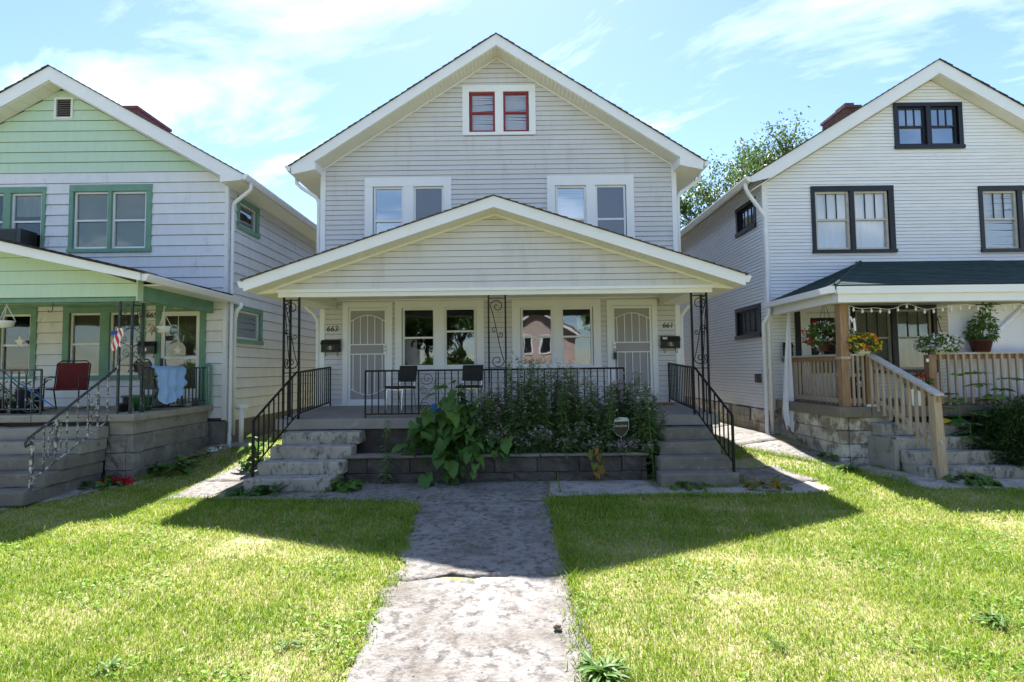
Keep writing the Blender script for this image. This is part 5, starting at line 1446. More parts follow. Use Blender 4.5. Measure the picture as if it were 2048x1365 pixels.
window(HR, f_front, A_r, .085, .095, .085, .085, kb, [(8.71, 9.34), (9.44, 10.05)], .035, .02, 2, ['tanshade:0.4', None], glass='glass_sky')
window(HR, f_front, WR1, .085, .115, .115, .07, km, [(6.78, 7.54), (7.64, 8.40)], .035, .025, 2, ['curtain:0.99', 'curtain:0.99'], rail=.52, glass='glass_old')
window(HR, f_front, WR2, .085, .115, .10, .07, km, [(10.51, 11.27), (11.38, 12.14)], .035, .025, 2, ['blind:0.99', 'curtain:0.99'], rail=.52, glass='glass_old')
window(HR, f_front, GR, .09, .09, .12, .07, km, [(7.56, 8.34), (8.46, 9.24)], .035, .02, 2, ['curtain:0.99', 'curtain:0.99'], rail=.53, glass='glass_dim')
window(HR, f_front, GR2, .09, .09, .12, .07, km, [(10.31, 11.10), (11.2, 11.99)], .035, .02, 2, ['curtain:0.99', 'curtain:0.99'], rail=.53, glass='glass_dim')
for T_ in (T1, T2):
    window(HR, f_rside, T_, .09, .09, .09, .09, kb, [(T_[0] + .01, T_[1] - .01)], .035, .02, 3, [None], rail=.06, glass='glass_old')
# front door
d = MB(); d.box(DR[0] - .13, DR[0], YW - .04, YW + .1, 1.17, 3.2); d.box(DR[1], DR[1] + .13, YW - .04, YW + .1, 1.17, 3.2); d.box(DR[0], DR[1], YW - .038, YW + .1, DR[3], 3.2)
dd = d.obj('door', 'white', HR)
s = MB()
for a, b, c, e in ((DR[0] + .004, DR[0] + .09, 1.2, 3.04), (DR[1] - .09, DR[1] - .004, 1.2, 3.04), (DR[0] + .09, DR[1] - .09, 2.94, 3.04), (DR[0] + .09, DR[1] - .09, 1.2, 1.72)): s.box(a, b, YW - .016, YW + .02, c, e)
s.obj('door_frame', 'white', dd)
MB().box(DR[0] + .09, DR[1] - .09, YW, YW + .005, 1.72, 2.94).obj('pane', 'glass_old', dd)
MB().box(DR[0] - .25, DR[0] - .13, YW - .035, YW + .02, 1.15, 3.12).obj('door_casing', 'black_trim', HR)
# roof
YRF = 11.43
r = MB()
for s in (-1, 1): r.py([(RX, RAP), (RX + s * RT, RTZ), (RX + s * RT, RTZ - .08), (RX, RAP - .08)], YRF + .026, RB + .3)
rr_ = r.obj('roof', 'soffit', HR)
sh = MB()
for s in (-1, 1): shingle_lip(sh, (RX + s * (RT + .03), RTZ - .012), (RX, RAP + .004), YRF - .03, RB + .33)
sh.obj('shingles', 'shingle', rr_, kind='stuff')
for s in (-1, 1):
    wx = RX + s * 3.90
    MB().py([(RX, RAP), (RX + s * RT, RTZ), (RX + s * (RT - .01), RTZ - .13), (wx - s * .1, RAP - .30 - RSL * 3.80), (RX, RAP - .30)], YRF, YRF + .024).obj('rake_board', 'white', HR)
    so = MB(); soffit_strip(so, (RX + s * (RT - .03), rz_(RX + s * (RT - .03)) + .01), (RX, 8.285), YRF + .026, YW + 0.0, .11, .012, .003); so.obj('rake_soffit', 'soffit', HR, kind='stuff')
    es = MB(); soffit_strip(es, (RX + s * (RT - .02), RTZ - .085), (wx, RTZ - .085 + RSL * .32), YW + .003, RB + .2, .11, .012, .003); es.obj('eave_soffit', 'soffit', HR, kind='stuff')
    MB().py(gutter_profile(RX + s * (RT + .004), RTZ - .01, s), YRF - .01, RB + .25).obj('gutter', 'soffit', HR)
gx = RX - RT - .06
MB().tube([(gx, YW - .12, RTZ - .1), (gx, YW - .12, RTZ - .22), (gx + .08, YW - .10, RTZ - .36), (RL - .03, YW - .07, RTZ - .78), (RL + .0, YW - .075, RTZ - .86), (RL + .0, YW - .075, 3.2), (RL + .0, YW - .075, .42)], .042, 8).obj('downspout', 'old_white', HR, smooth=True)
cc = chimney(9.02, 9.44, 14.0, 15.05, 7.6, 8.80, HR, 'brick_brown', 'brick_brown')
MB().box(9.08, 9.32, 14.06, 14.5, 8.871, 8.97).obj('chimney_pot', 'brick_brown', cc)

# porch roof: hip
EZ = 3.28; YE = 9.20; XE = 5.62
def hip():
    A = Vector((XE, YE, EZ)); B = Vector((13.6, YE, EZ)); C_ = Vector((13.6, YW - .025, 4.16)); D = Vector((7.72, YW - .025, 4.16)); E_ = Vector((XE, YW - .025, EZ))
    dn = Vector((0, 0, -.07))
    m = MB(); m.add([A, B, C_, D, E_] + [v + dn for v in (A, B, C_, D, E_)], [(0, 1, 2, 3), (0, 3, 4), (5, 8, 7, 6), (5, 9, 8), (0, 5, 6, 1), (1, 6, 7, 2), (2, 7, 8, 3), (3, 8, 9, 4), (4, 9, 5, 0)])
    ro = m.obj('porch_roof', 'shingle_green', HR)
    sh = MB()
    up_ = Vector((0, 0, 1))
    # front slope: courses of separate tabs
    n = 18
    for k in range(n):
        t0, t1 = k / n - .006, (k + 1) / n + .012
        def at(x, t): return Vector((x, YE + (YW - .03 - YE) * t, EZ + (4.16 - EZ) * t))
        x0 = XE + (7.72 - XE) * max(t0, 0)
        x = x0 - random.random() * .3
        while x < 10.6:
            a, b = max(x, x0), min(x + .30, 10.8)
            if b - a > .02:
                h0 = .012 + random.random() * .006
                p, q, r2, s2 = at(a, t0), at(b, t0), at(b, t1), at(max(a, XE + (7.72 - XE) * t1) if a == x0 else a, t1)
                sh.add([p + up_ * .003, q + up_ * .003, q + up_ * h0, p + up_ * h0, r2 + up_ * .005, s2 + up_ * .005], [(0, 1, 2, 3), (3, 2, 4, 5), (1, 4, 2), (0, 3, 5)])
            x += .305
    for k in range(n):
        t0, t1 = k / n - .006, (k + 1) / n + .012
        def at2(y, t): return Vector((XE + (7.72 - XE) * t, y, EZ + (4.16 - EZ) * t))
        y0 = YE + (YW - .03 - YE) * max(t0, 0)
        y = y0
        while y < YW - .03:
            a, b = y, min(y + .30, YW - .03)
            h0 = .012 + random.random() * .006
            p, q, r2, s2 = at2(a, t0), at2(b, t0), at2(b, t1), at2(max(a, min(b, YE + (YW - .03 - YE) * t1)) if a == y0 else a, t1)
            sh.add([p + up_ * .003, q + up_ * .003, q + up_ * h0, p + up_ * h0, r2 + up_ * .005, s2 + up_ * .005], [(0, 1, 2, 3), (3, 2, 4, 5), (1, 4, 2), (0, 3, 5)])
            y += .305
    sh.obj('shingles', 'shingle_green', ro, kind='stuff')
    hc = MB(); hc.tube([A + up_ * .012, D + up_ * .015], .03, 5); hc.obj('hip_cap', 'shingle_green', ro)
hip()
MB().box(XE + .06, 13.6, YE + .02, YE + .20, 2.985, EZ - .072).obj('porch_fascia', 'white', HR)
MB().box(XE + .02, 13.6, YE - .03, YE + .019, 3.13, EZ - .02).obj('gutter', 'white', HR)
MB().box(XE + .06, XE + .24, YE + .21, YW - .03, 3.0, EZ - .072).obj('porch_fascia', 'old_white', HR)
MB().px([(YE + .0, 3.27), (YW - .05, 3.27), (YW - .05, 3.17), (YE + .0, 3.15)], XE - .09, XE + .015).obj('gutter', 'white', HR)
MB().box(XE + .25, 13.6, YE + .21, YW - .04, 3.195, 3.205).obj('porch_ceiling', 'ceiling', HR)
MB().tube([(XE - .04, YW - .2, 3.17), (XE - .04, YW - .18, 3.02), (RL - .08, YW - .15, 2.92), (RL - .115, YW - .07, 2.82), (RL - .115, YW - .07, .5), (RL - .115, YW - .14, .36)], .042, 8).obj('downspout', 'old_white', HR, smooth=True)
# porch base
RB_ = MB().box(5.95, 13.4, 9.62, 11.6, -.1, .973).obj('porch_base', 'mortar', HR)
cap_piece(5.72, 6.28, 9.38, 11.66, .975, 1.158, 'cap_dark', RB_, 91); cap_piece(6.29, 13.4, 9.38, 11.66, .975, 1.158, 'cap_dark', RB_, 92)
for k in range(4):
    a, b = .03 + .236 * k, .03 + .236 * k + .230
    y = 9.50 - (.25 if k % 2 else 0)
    while y < 11.6:
        c, e = max(y, 9.50), min(y + .48, 11.62)
        if e - c > .1:
            me = rough_box(c, e, 0, .14, a, b, .010, .13, .014, k * 5 + y, .035)
            for vv in me.vertices: vv.co = Vector((5.80 + vv.co.y, vv.co.x, vv.co.z))
            add_obj('block', me, 'stone_white', RB_)
        y += .487
    x = 5.945 - (.2 if k % 2 else 0)
    while x < 6.6:
        c, e = max(x, 5.945), min(x + .40, 6.7)
        if e - c > .08: add_obj('block', rough_box(c, e, 9.48, 9.62, a, b, .010, .13, .014, k * 5 + x, .03), 'stone_white', RB_)
        x += .407
# steps
S_ = thing('porch_steps', 'rough concrete steps up to the right porch beside the dark evergreen bush', 'steps', (7.1, 8.9, .1))
for k in range(4):
    zt = .88 - .197 * k; yf = 9.15 - .28 * k
    add_obj('step', rough_box(6.30 + .02 * k, 7.86 + .03 * k, yf, 9.47, zt - .205, zt, .014, .13, .02, k + 80), 'step', S_)
add_obj('side_cheek', rough_box(6.24, 6.32, 8.8, 9.475, -.02, .66, .012, .2, .02, 87), 'cap', S_)
# wood posts and rails
def wpost(x0, x1, y0, y1, z0, z1, par, name='post', mat='wood_orange'): return MB().box(x0, x1, y0, y1, z0, z1).obj(name, mat, par)
pw = thing('porch_post', 'brown timber post holding up the green porch roof of the right house', 'post', (5.91, 9.53, 1.158))
wpost(5.84, 5.98, 9.46, 9.60, 1.158, 2.985, pw, 'shaft')
MB().box(5.82, 6.0, 9.44, 9.62, 2.0, 2.05).obj('collar', 'wood', pw)
pw2 = thing('porch_post', 'timber post of the right porch near the right picture edge', 'post', (9.65, 9.53, 1.158))
wpost(9.58, 9.72, 9.46, 9.60, 1.158, 2.985, pw2, 'shaft')
def wood_rail(label, p, q, n, zt, zb, posts=()):
    p = Vector(p); q = Vector(q)
    t = thing('wood_railing', label, 'railing', tuple((p + q) / 2), 'wooden railings of the right porch')
    d = (q - p); L_ = d.length; d.normalize(); nrm = Vector((-d.y, d.x, 0))
    def board(name, a, b, w, h, zc, mat):
        A = a + Vector((0, 0, zc)); B = b + Vector((0, 0, zc))
        vs = []
        for E_ in (A, B):
            for sx, sz in ((-1, -1), (1, -1), (1, 1), (-1, 1)): vs.append(E_ + nrm * (sx * w / 2) + Vector((0, 0, sz * h / 2)))
        MB().add(vs, [(0, 1, 2, 3), (7, 6, 5, 4), (0, 4, 5, 1), (1, 5, 6, 2), (2, 6, 7, 3), (3, 7, 4, 0)]).obj(name, mat, t)
    board('cap_rail', p, q, .12, .035, zt - p.z, 'wood_grey')
    board('sub_rail', p, q, .038, .085, zt - .062 - p.z, 'wood_orange')
    board('bottom_rail', p, q, .038, .085, zb + .10 - p.z, 'wood')
    for i in range(n):
        a = p.lerp(q, (i + .5) / n)
        s = .036
        c = a - nrm * .045
        MB().box(c.x - s / 2, c.x + s / 2, c.y - s / 2, c.y + s / 2, zb + .02 + random.uniform(-.01, .01), zt - .02).obj('baluster', 'wood', t)
    return t
wood_rail('wooden side railing of the right porch behind the red flower basket', (5.88, 9.62, 1.158), (5.88, 11.60, 1.158), 15, 2.075, 1.158)
wood_rail('short wooden railing between the porch post and the stair top of the right porch', (5.99, 9.51, 1.158), (6.25, 9.51, 1.158), 3, 2.075, 1.158)
rr2 = wood_rail('long wooden railing of the right porch under the tomato plant pot', (7.52, 9.51, 1.158), (9.56, 9.51, 1.158), 15, 2.08, 1.158)
wpost(7.38, 7.51, 9.45, 9.57, 1.158, 2.062, rr2)
MB().box(7.335, 7.379, 9.45, 9.46, 1.93, 1.99).obj('outlet_cover', 'white_plastic', rr2)
t = thing('stair_railing', 'sloping timber stair railing with pale balusters and a tall bottom post on the right steps', 'handrail', (6.45, 8.9, .2))
wpost(6.26, 6.39, 9.44, 9.57, 1.158, 2.055, t, 'top_post')
MB().box(6.24, 6.41, 9.42, 9.59, 1.158, 1.20).obj('post_foot', 'white_plastic', t)
nb = MB(); nb.add([(6.515, 8.25, .10), (6.655, 8.25, .10), (6.655, 8.39, .10), (6.515, 8.39, .10), (6.485, 8.25, 1.40), (6.60, 8.25, 1.40), (6.60, 8.37, 1.40), (6.485, 8.37, 1.40)], [(0, 3, 2, 1), (4, 5, 6, 7), (0, 1, 5, 4), (1, 2, 6, 5), (2, 3, 7, 6), (3, 0, 4, 7)])
nb.obj('newel_post', 'wood', t)
A = Vector((6.35, 9.50, 2.09)); B = Vector((6.555, 8.22, 1.42))
def sloped(name, a, b, w, h, mat):
    vs = []
    for E_ in (a, b):
        for sx, sz in ((-1, -1), (1, -1), (1, 1), (-1, 1)): vs.append(E_ + Vector((sx * w / 2, 0, sz * h / 2)))
    MB().add(vs, [(0, 1, 2, 3), (7, 6, 5, 4), (0, 4, 5, 1), (1, 5, 6, 2), (2, 6, 7, 3), (3, 7, 4, 0)]).obj(name, mat, t)
sloped('handrail', A, B, .14, .04, 'wood_grey')
sloped('sub_rail', A - Vector((0, 0, .07)), B - Vector((0, 0, .07)), .04, .09, 'wood_orange')
sloped('lower_rail', A - Vector((0, -.03, .74)), B - Vector((0, 0, .74)), .04, .06, 'wood_grey')
for i in range(10):
    a = A.lerp(B, (i + .7) / 10.6) + Vector((-.045, 0, 0))
    MB().box(a.x - .019, a.x + .019, a.y - .019, a.y + .019, a.z - .90, a.z - .03).obj('baluster', 'wood', t)
# hanging things
def sheet1(u, v):
    z = 3.02 - 2.35 * v
    w = .05 + .30 * min(1, v * 1.15) - .12 * max(0, v - .85) * 6 * (u if u > .5 else .2)
    x = 5.86 - w * .85 * u - .02 * v
    return (x, 11.18 + .035 * math.sin(u * 14 + v * 4) * (.3 + v) - .1 * v, z - .30 * abs(u - .7) * v)
drape('hanging_sheet', 'white_cloth', 'thin white cloth strip hanging from the left corner of the right porch', 'sheet', sheet1, 18, 30)
def sheet2(u, v):
    x = 7.98 + 1.75 * u
    return (x, 9.72 + .02 * math.sin(u * 23 + v * 1.5) * (.4 + v) + .015 * math.sin(u * 7), 2.97 - 1.76 * v + .012 * math.sin(u * 12))
drape('hanging_sheet', 'white_cloth', 'wide white sheet hung behind the railing of the right porch', 'sheet', sheet2, 60, 14)
def sheet3(u, v):
    x0 = 9.32 - 1.02 * v; x = x0 + (.10 + .10 * v) * u
    return (x, 9.665 + .012 * math.sin(u * 9 + v * 6), 2.95 - .90 * v)
drape('gathered_drape', 'white_cloth', 'white diagonal gathered drape beside the tomato plant on the right porch', 'drape', sheet3, 10, 16)
# string lights
t = thing('string_lights', 'string of white bulb lights hung along the eave of the right porch', 'string lights', (7.5, 9.44, 2.7))
pts = []
npt = 90
for i in range(npt + 1):
    u = i / npt; x = 5.99 + 3.55 * u
    pts.append((x, 9.425, 2.955 - .075 * abs(math.sin(u * 11)) - .02 * math.sin(u * 37)))
MB().tube([(5.985, 9.43, 2.55), (5.99, 9.43, 2.75)] + pts, .0045, 4).obj('wire', 'white_plastic', t)
for i in range(2, npt, 4):
    p = pts[i]
    b = MB(); b.lathe([(.010, 0), (.012, -.03), (.018, -.04), (.020, -.065), (.008, -.085)], (p[0], p[1], p[2] + .003), 8); b.obj('bulb', 'white_plastic', t, smooth=True)
bb = MB(); bb.tube([(6.0, 9.42, 2.75), (6.03, 9.41, 2.66), (6.06, 9.41, 2.72), (6.07, 9.41, 2.5)], .02, 6); bb.obj('bulb_cluster', 'white_plastic', t)
# number plaque of the right house and mailbox
t = thing('number_plaque', 'vertical white house number plaque 659 on the right porch', 'sign', (7.43, 11.6, 2.4))
MB().box(7.33, 7.50, 11.62, 11.645, 2.26, 2.70).obj('board', 'white', t)
for k, c in enumerate('659'): put_text(c, .17, (7.415, 11.616, 2.62 - k * .145), 'black', t, 'lettering')
MB().box(7.05, 7.30, 11.58, 11.655, 2.46, 2.78).obj('wood_plaque', 'wood_orange', label='small brown wooden plaque on the wall behind the right porch post', cat='plaque')
t = thing('mailbox', 'slim black mailbox on the right house wall behind the white cloth strip', 'mailbox', (6.02, 11.6, 2.05), 'wall mailboxes')
MB().px([(11.57, 2.02), (11.66, 2.02), (11.66, 2.36), (11.62, 2.38), (11.57, 2.31)], 5.92, 6.10).obj('box', 'black', t)
MB().px([(11.555, 2.29), (11.62, 2.385), (11.665, 2.385), (11.665, 2.397), (11.615, 2.397), (11.545, 2.295)], 5.91, 6.11).obj('lid', 'black', t)
t = thing('porch_box', 'black box marked with a white 6 on the right porch floor behind the balusters', 'box', (6.9, 10.6, 1.16))
MB().box(6.62, 7.02, 10.55, 10.9, 1.162, 1.66).obj('case', 'black', t)
MB().lathe([(.055, 0), (.055, .004)], (6.87, 10.548, 0), 14) 
dsc = MB(); dsc.tube([(6.84, 10.549, 1.52), (6.84, 10.543, 1.52)], .062, 14); dsc.obj('disc', 'white_print', t)
put_text('6', .11, (6.84, 10.541, 1.52), 'black', t, 'lettering', extrude=.001)
MB().box(RL - .09, RL - .016, 12.02, 12.20, 1.52, 1.72).obj('meter_box', 'stone_dark', label='small grey electrical box on the side wall of the right house', cat='electrical box')
h = MB(); h.tube([(5.98, 9.95, 3.20), (5.98, 9.95, 3.10), (6.0, 9.95, 3.06), (6.03, 9.95, 3.09)], .006, 5)
# ---------------------------------------------------------------- flower baskets
def sphere_pts(n, c, r, low=-0.6, shell=0.45):
    d = unit(rng.normal(size=(n, 3))); d[:, 2] = np.maximum(d[:, 2], low)
    k = (shell + (1 - shell) * rng.random(n) ** .5)[:, None]
    return np.array(c) + d * k * np.array(r), d
def basket(name, label, c, r, nl, fl, pot, hang=None, leaf='weed_bright', lw=(.055, .032)):
    t = thing(name, label, 'flower basket', (c[0], c[1], c[2] - r[2]), 'flower baskets of the right porch')
    P, D = sphere_pts(nl, c, r)
    np_mesh('foliage', *leaf_simple(P, D + rng.normal(size=(nl, 3)) * .6, rng.uniform(.6, 1.2, nl) * lw[0], lw[1], rng.random(nl)), leaf, t)
    for mat, n, size in fl:
        Q, E_ = sphere_pts(n, c, (r[0] * 1.04, r[1] * 1.04, r[2] * 1.06), -.35, .88)
        Qr = np.repeat(Q, 6, 0) + rng.normal(size=(n * 6, 3)) * size * .25
        Dr = np.repeat(E_, 6, 0) + rng.normal(size=(n * 6, 3)) * .9
        np_mesh('blossoms', *leaf_simple(Qr, Dr, size, size * .8, np.repeat(rng.random(n), 6)), mat, t)
    if pot:
        m = MB(); m.lathe([(pot[1] * .7, 0), (pot[1], pot[2]), (pot[1] * 1.06, pot[2]), (pot[1] * .9, pot[2] - .01), (pot[1] * .6, .02)], (c[0], c[1], pot[3]), 14); m.obj('pot', pot[0], t, smooth=True)
    if hang:
        for k in range(3):
            a = 2.1 * k
            m = MB(); m.tube([(c[0] + r[0] * .5 * math.cos(a), c[1] + r[1] * .5 * math.sin(a), c[2] - .02), (c[0], c[1], hang - .08)], .004, 4); m.obj('hanger', 'iron', t)
        m = MB(); m.tube([(c[0], c[1], hang - .08), (c[0], c[1], hang)], .006, 5); m.obj('hook', 'iron', t)
    return t
basket('flower_basket', 'hanging basket of red geraniums and white trailing flowers on the right porch', (5.86, 9.95, 2.45), (.38, .30, .25), 1300, (('flower_red', 20, .075), ('flower_white', 95, .034)), ('maroon_pot', .15, .16, 2.16), 3.195)
basket('flower_basket', 'planter of orange and yellow flowers on the wooden rail of the right porch', (6.24, 9.50, 2.26), (.29, .24, .18), 800, (('flower_warm', 80, .055),), ('white_plastic', .16, .10, 2.093))
basket('flower_basket', 'basket of small white flowers on the right porch rail post', (7.60, 9.50, 2.24), (.36, .28, .18), 900, (('flower_white', 150, .040),), ('white_plastic', .15, .10, 2.098), None)
MB().tube([(7.78, 9.55, 2.30), (7.70, 9.56, 2.52), (7.66, 9.56, 2.72), (7.70, 9.56, 2.76), (7.73, 9.56, 2.70)], .008, 5).obj('plant_hanger', 'iron', label='bent dark plant hanger above the white flower basket', cat='hanger')
m = MB(); m.lathe([(.045, 0), (.07, .14), (.075, .15), (.06, .15), (.04, .01)], (5.95, 9.95, 2.093), 10)
t = thing('potted_plant', 'tomato plant in a dark maroon pot standing on the right porch rail', 'plant', (8.36, 9.5, 2.1))
m = MB(); m.lathe([(.125, 0), (.165, .19), (.185, .195), (.185, .22), (.165, .22), (.12, .02)], (8.36, 9.50, 2.0975), 18); m.obj('pot', 'maroon_pot', t, smooth=True)
P, D = sphere_pts(420, (8.38, 9.5, 2.44), (.22, .18, .17)); P2, D2 = sphere_pts(260, (8.42, 9.5, 2.62), (.20, .16, .12)); P3 = np.array([8.42, 9.5, 2.72]) + rng.random((110, 1)) * np.array([[.10, 0, .24]]) + rng.normal(size=(110, 3)) * .055
Q = np.concatenate([P, P2, P3]); E_ = np.concatenate([D, D2, rng.normal(size=(110, 3))])
np_mesh('foliage', *leaf_arrays(Q, E_ + rng.normal(size=Q.shape) * .5, .075, .035, rng.random(len(Q)), .2, .35), 'weed_bright', t)
m = MB()
for k in range(5): m.tube([(8.36, 9.5, 2.30), (8.36 + .05 * math.sin(k * 2), 9.5 + .04 * math.cos(k * 2), 2.5), (8.42 + .08 * math.sin(k * 2.4), 9.5 + .05 * math.cos(k), 2.72 + .05 * k)], .006, 5)
m.obj('stems', 'stem', t)

# ---------------------------------------------------------------- shrubs
def yew():
    t = thing('evergreen_bush', 'dense dark evergreen bush beside the steps of the right house', 'bush', (8.75, 8.75, .1))
    n = 26000
    d = unit(rng.normal(size=(n, 3))); d[:, 2] = np.abs(d[:, 2]) * 1.0 - .15
    az = np.arctan2(d[:, 1], d[:, 0])
    lump = 1 + .10 * np.sin(az * 5 + d[:, 2] * 4) + .08 * np.sin(az * 11 - d[:, 2] * 7) + .05 * rng.normal(size=n)
    k = (.55 + .45 * rng.random(n) ** .35) * lump
    P = np.array([8.78, 8.80, .42]) + d * k[:, None] * np.array([1.28, .62, .98])
    P[:, 2] = np.maximum(P[:, 2], .16)
    D = d + np.array([0, 0, .35]) + rng.normal(size=(n, 3)) * .5
    np_mesh('crown', *leaf_simple(P, D, rng.uniform(.05, .11, n), .017, np.clip(rng.normal(.35, .25, n), 0, 1), .25), 'yew', t)
    m = MB()
    for q in range(9):
        a = q * .7; m.tube([(8.75 + .1 * math.cos(a), 8.78 + .1 * math.sin(a), .08), (8.75 + .9 * math.cos(a), 8.78 + .4 * math.sin(a), .9 + .2 * math.sin(q))], [.025, .008], 5)
    m.obj('trunk', 'bark', t)
yew()

def compound_plant(name, label, base, height, n, spread, leaf_len, pairs, mat, droop=.35, lean=(0, 0)):
    """stems with feather leaves: each leaflet a real blade"""
    t = thing(name, label, 'plant', base)
    st = MB(); arr = []
    for k in range(n):
        a = 2 * math.pi * k / n * 1.618 * 3
        z = base[2] + height * (.35 + .65 * (k + .5) / n)
        o = Vector((base[0] + lean[0] * (k / n), base[1] + lean[1] * (k / n), z))
        d = Vector((math.cos(a), math.sin(a) * .8, .25)).normalized()
        L_ = spread * random.uniform(.75, 1.1)
        pts = [o + d * L_ * s + Vector((0, 0, -droop * L_ * s * s)) for s in (0, .25, .5, .75, 1)]
        st.tube(pts, [.006, .005, .004, .003, .002], 4)
        P = []; D = []
        sd = Vector((-d.y, d.x, 0))
        for q in range(pairs):
            s = .22 + .78 * q / pairs
            c = o + d * L_ * s + Vector((0, 0, -droop * L_ * s * s))
            for e in (-1, 1): P.append(tuple(c)); D.append(tuple(sd * e + d * .45 + Vector((0, 0, -.15))))
        P.append(tuple(pts[-1])); D.append(tuple(d))
        m_ = len(P)
        np_mesh('leaf', *leaf_arrays(np.array(P), np.array(D), leaf_len * rng.uniform(.8, 1.15, m_), leaf_len * .36, rng.random(m_), .12, .2), mat, t)
    st.tube([base, (base[0] + lean[0] * .5, base[1] + lean[1] * .5, base[2] + height * .6), (base[0] + lean[0], base[1] + lean[1], base[2] + height)], [.012, .009, .004], 6)
    st.obj('stems', 'stem', t)
    return t
compound_plant('sapling', 'tall leafy tree of heaven sapling in front of the right porch railing', (8.15, 9.05, .15), 1.62, 11, .52, .17, 6, 'weed_bright', .30)
compound_plant('sapling', 'feathery green sumac seedling beside the right porch steps', (7.62, 9.15, .45), .95, 8, .42, .12, 9, 'weed_bright', .35)
compound_plant('sapling', 'dark feathery seedling drooping over the top of the right steps', (7.62, 8.95, .3), .62, 6, .34, .11, 9, 'weed', .5)
t = thing('flower_pot', 'white square pot of red flowers at the top of the right steps', 'pot', (7.15, 9.62, 1.16))
m = MB(); m.add([(7.05, 9.45, 1.16), (7.21, 9.45, 1.16), (7.21, 9.61, 1.16), (7.05, 9.61, 1.16), (7.01, 9.41, 1.46), (7.25, 9.41, 1.46), (7.25, 9.65, 1.46), (7.01, 9.65, 1.46)], [(0, 3, 2, 1), (4, 5, 6, 7), (0, 1, 5, 4), (1, 2, 6, 5), (2, 3, 7, 6), (3, 0, 4, 7)]); m.obj('pot', 'white_plastic', t)
P, D = sphere_pts(200, (7.2, 9.5, 1.58), (.20, .16, .13)); np_mesh('foliage', *leaf_simple(P, D + rng.normal(size=P.shape) * .5, .09, .03, rng.random(200)), 'weed_bright', t)
P, D = sphere_pts(14, (7.16, 9.48, 1.68), (.17, .12, .06)); np_mesh('blossoms', *leaf_simple(np.repeat(P, 6, 0), rng.normal(size=(84, 3)) + np.array([0, -.4, .5]), .06, .035, rng.random(84)), 'flower_red', t)
# garden ornament on the steps
m = MB(); m.prism([(-.22, 0), (.20, .02), (.14, .12), (-.02, .17), (-.2, .08)], lambda p: (7.38 + p[0], 9.19 + .9 * p[1], .884 + p[1] * .25), lambda p: (7.38 + p[0], 9.20 + .9 * p[1], .90 + p[1] * .4))
t = thing('folded_banner', 'crumpled yellow and green cloth on the top step of the right house', 'cloth', (7.4, 9.2, .885))
m.obj('yellow_part', 'yellow', t)
m = MB(); m.prism([(-.02, 0), (.30, .0), (.26, .10), (.10, .12)], lambda p: (7.52 + p[0], 9.18 + .9 * p[1], .884 + p[1] * .2), lambda p: (7.52 + p[0], 9.19 + .9 * p[1], .895 + p[1] * .5)); m.obj('green_part', 'green_plastic', t)
m = MB(); m.prism([(-.21, .0), (-.02, .005), (-.05, .05), (-.18, .06)], lambda p: (7.36 + p[0], 9.165, .885 + p[1] * .6), lambda p: (7.36 + p[0], 9.185, .885 + p[1] * .6)); m.obj('red_part', 'maroon_pot', t)

# ---------------------------------------------------------------- burdock in the middle bed
def broad_leaf_mesh(L_, W, cup, wave, seed):
    nu, nv = 8, 6
    V = []; F = []
    for i in range(nu + 1):
        u = i / nu
        w = W * (math.sin(math.pi * min(1, (u * .93 + .07)) ** .62) ** .8) * (1 if u < 1 else .02)
        for jj in range(nv + 1):
            v = jj / nv * 2 - 1
            wob = 1 + .14 * math.sin(u * 17 + seed + (1 if v > 0 else 2.2)) + .06 * math.sin(u * 41 + seed)
            x = v * w * .5 * (wob if abs(v) > .8 else 1)
            y = L_ * u - .16 * L_ * abs(v) * (1 - u) * (u < .25)
            z = cup * abs(v) ** 1.4 * w - .38 * L_ * u * u + wave * math.sin(u * 9 + v * 2 + seed) * abs(v)
            z += -.012 * (1 - abs(v)) + .012 * (abs(math.sin(u * 14)) * abs(v))
            V.append((x, y, z))
    for i in range(nu):
        for jj in range(nv):
            a = i * (nv + 1) + jj; F.append((a, a + 1, a + nv + 2, a + nv + 1))
    me = bpy.data.meshes.new('leaf'); me.from_pydata(V, [], F)
    me.polygons.foreach_set('use_smooth', [True] * len(F)); me.update()
    return me
LEAF = [broad_leaf_mesh(1.0, random.uniform(.78, .95), random.uniform(.08, .25), random.uniform(.02, .05), k * 1.7) for k in range(7)]
for me in LEAF: me.materials.append(MT['leaf_obj'])
LEAF_Y = [me.copy() for me in LEAF]
for me in LEAF_Y: me.materials[0] = MT['leaf_young']
LEAF_A = [me.copy() for me in LEAF]
for me in LEAF_A: me.materials[0] = MT['leaf_autumn']
def put_leaf(t, p, az, tilt, size, meshes, rollv=None):
    o = bpy.data.objects.new('leaf', random.choice(meshes))
    col.objects.link(o); o.parent = t
    rm = Matrix.Rotation(az, 3, 'Z') @ Matrix.Rotation(tilt, 3, 'X') @ Matrix.Rotation(random.uniform(-.5, .5) if rollv is None else rollv, 3, 'Y')
    o.rotation_euler = rm.to_euler(); o.scale = (size, size, size)
    o.location = Vector(p) - absloc(t)
bd = thing('burdock_plant', 'large burdock with broad drooping leaves spilling over the planter wall', 'plant', (-1.0, 9.45, .40))
stems = MB()
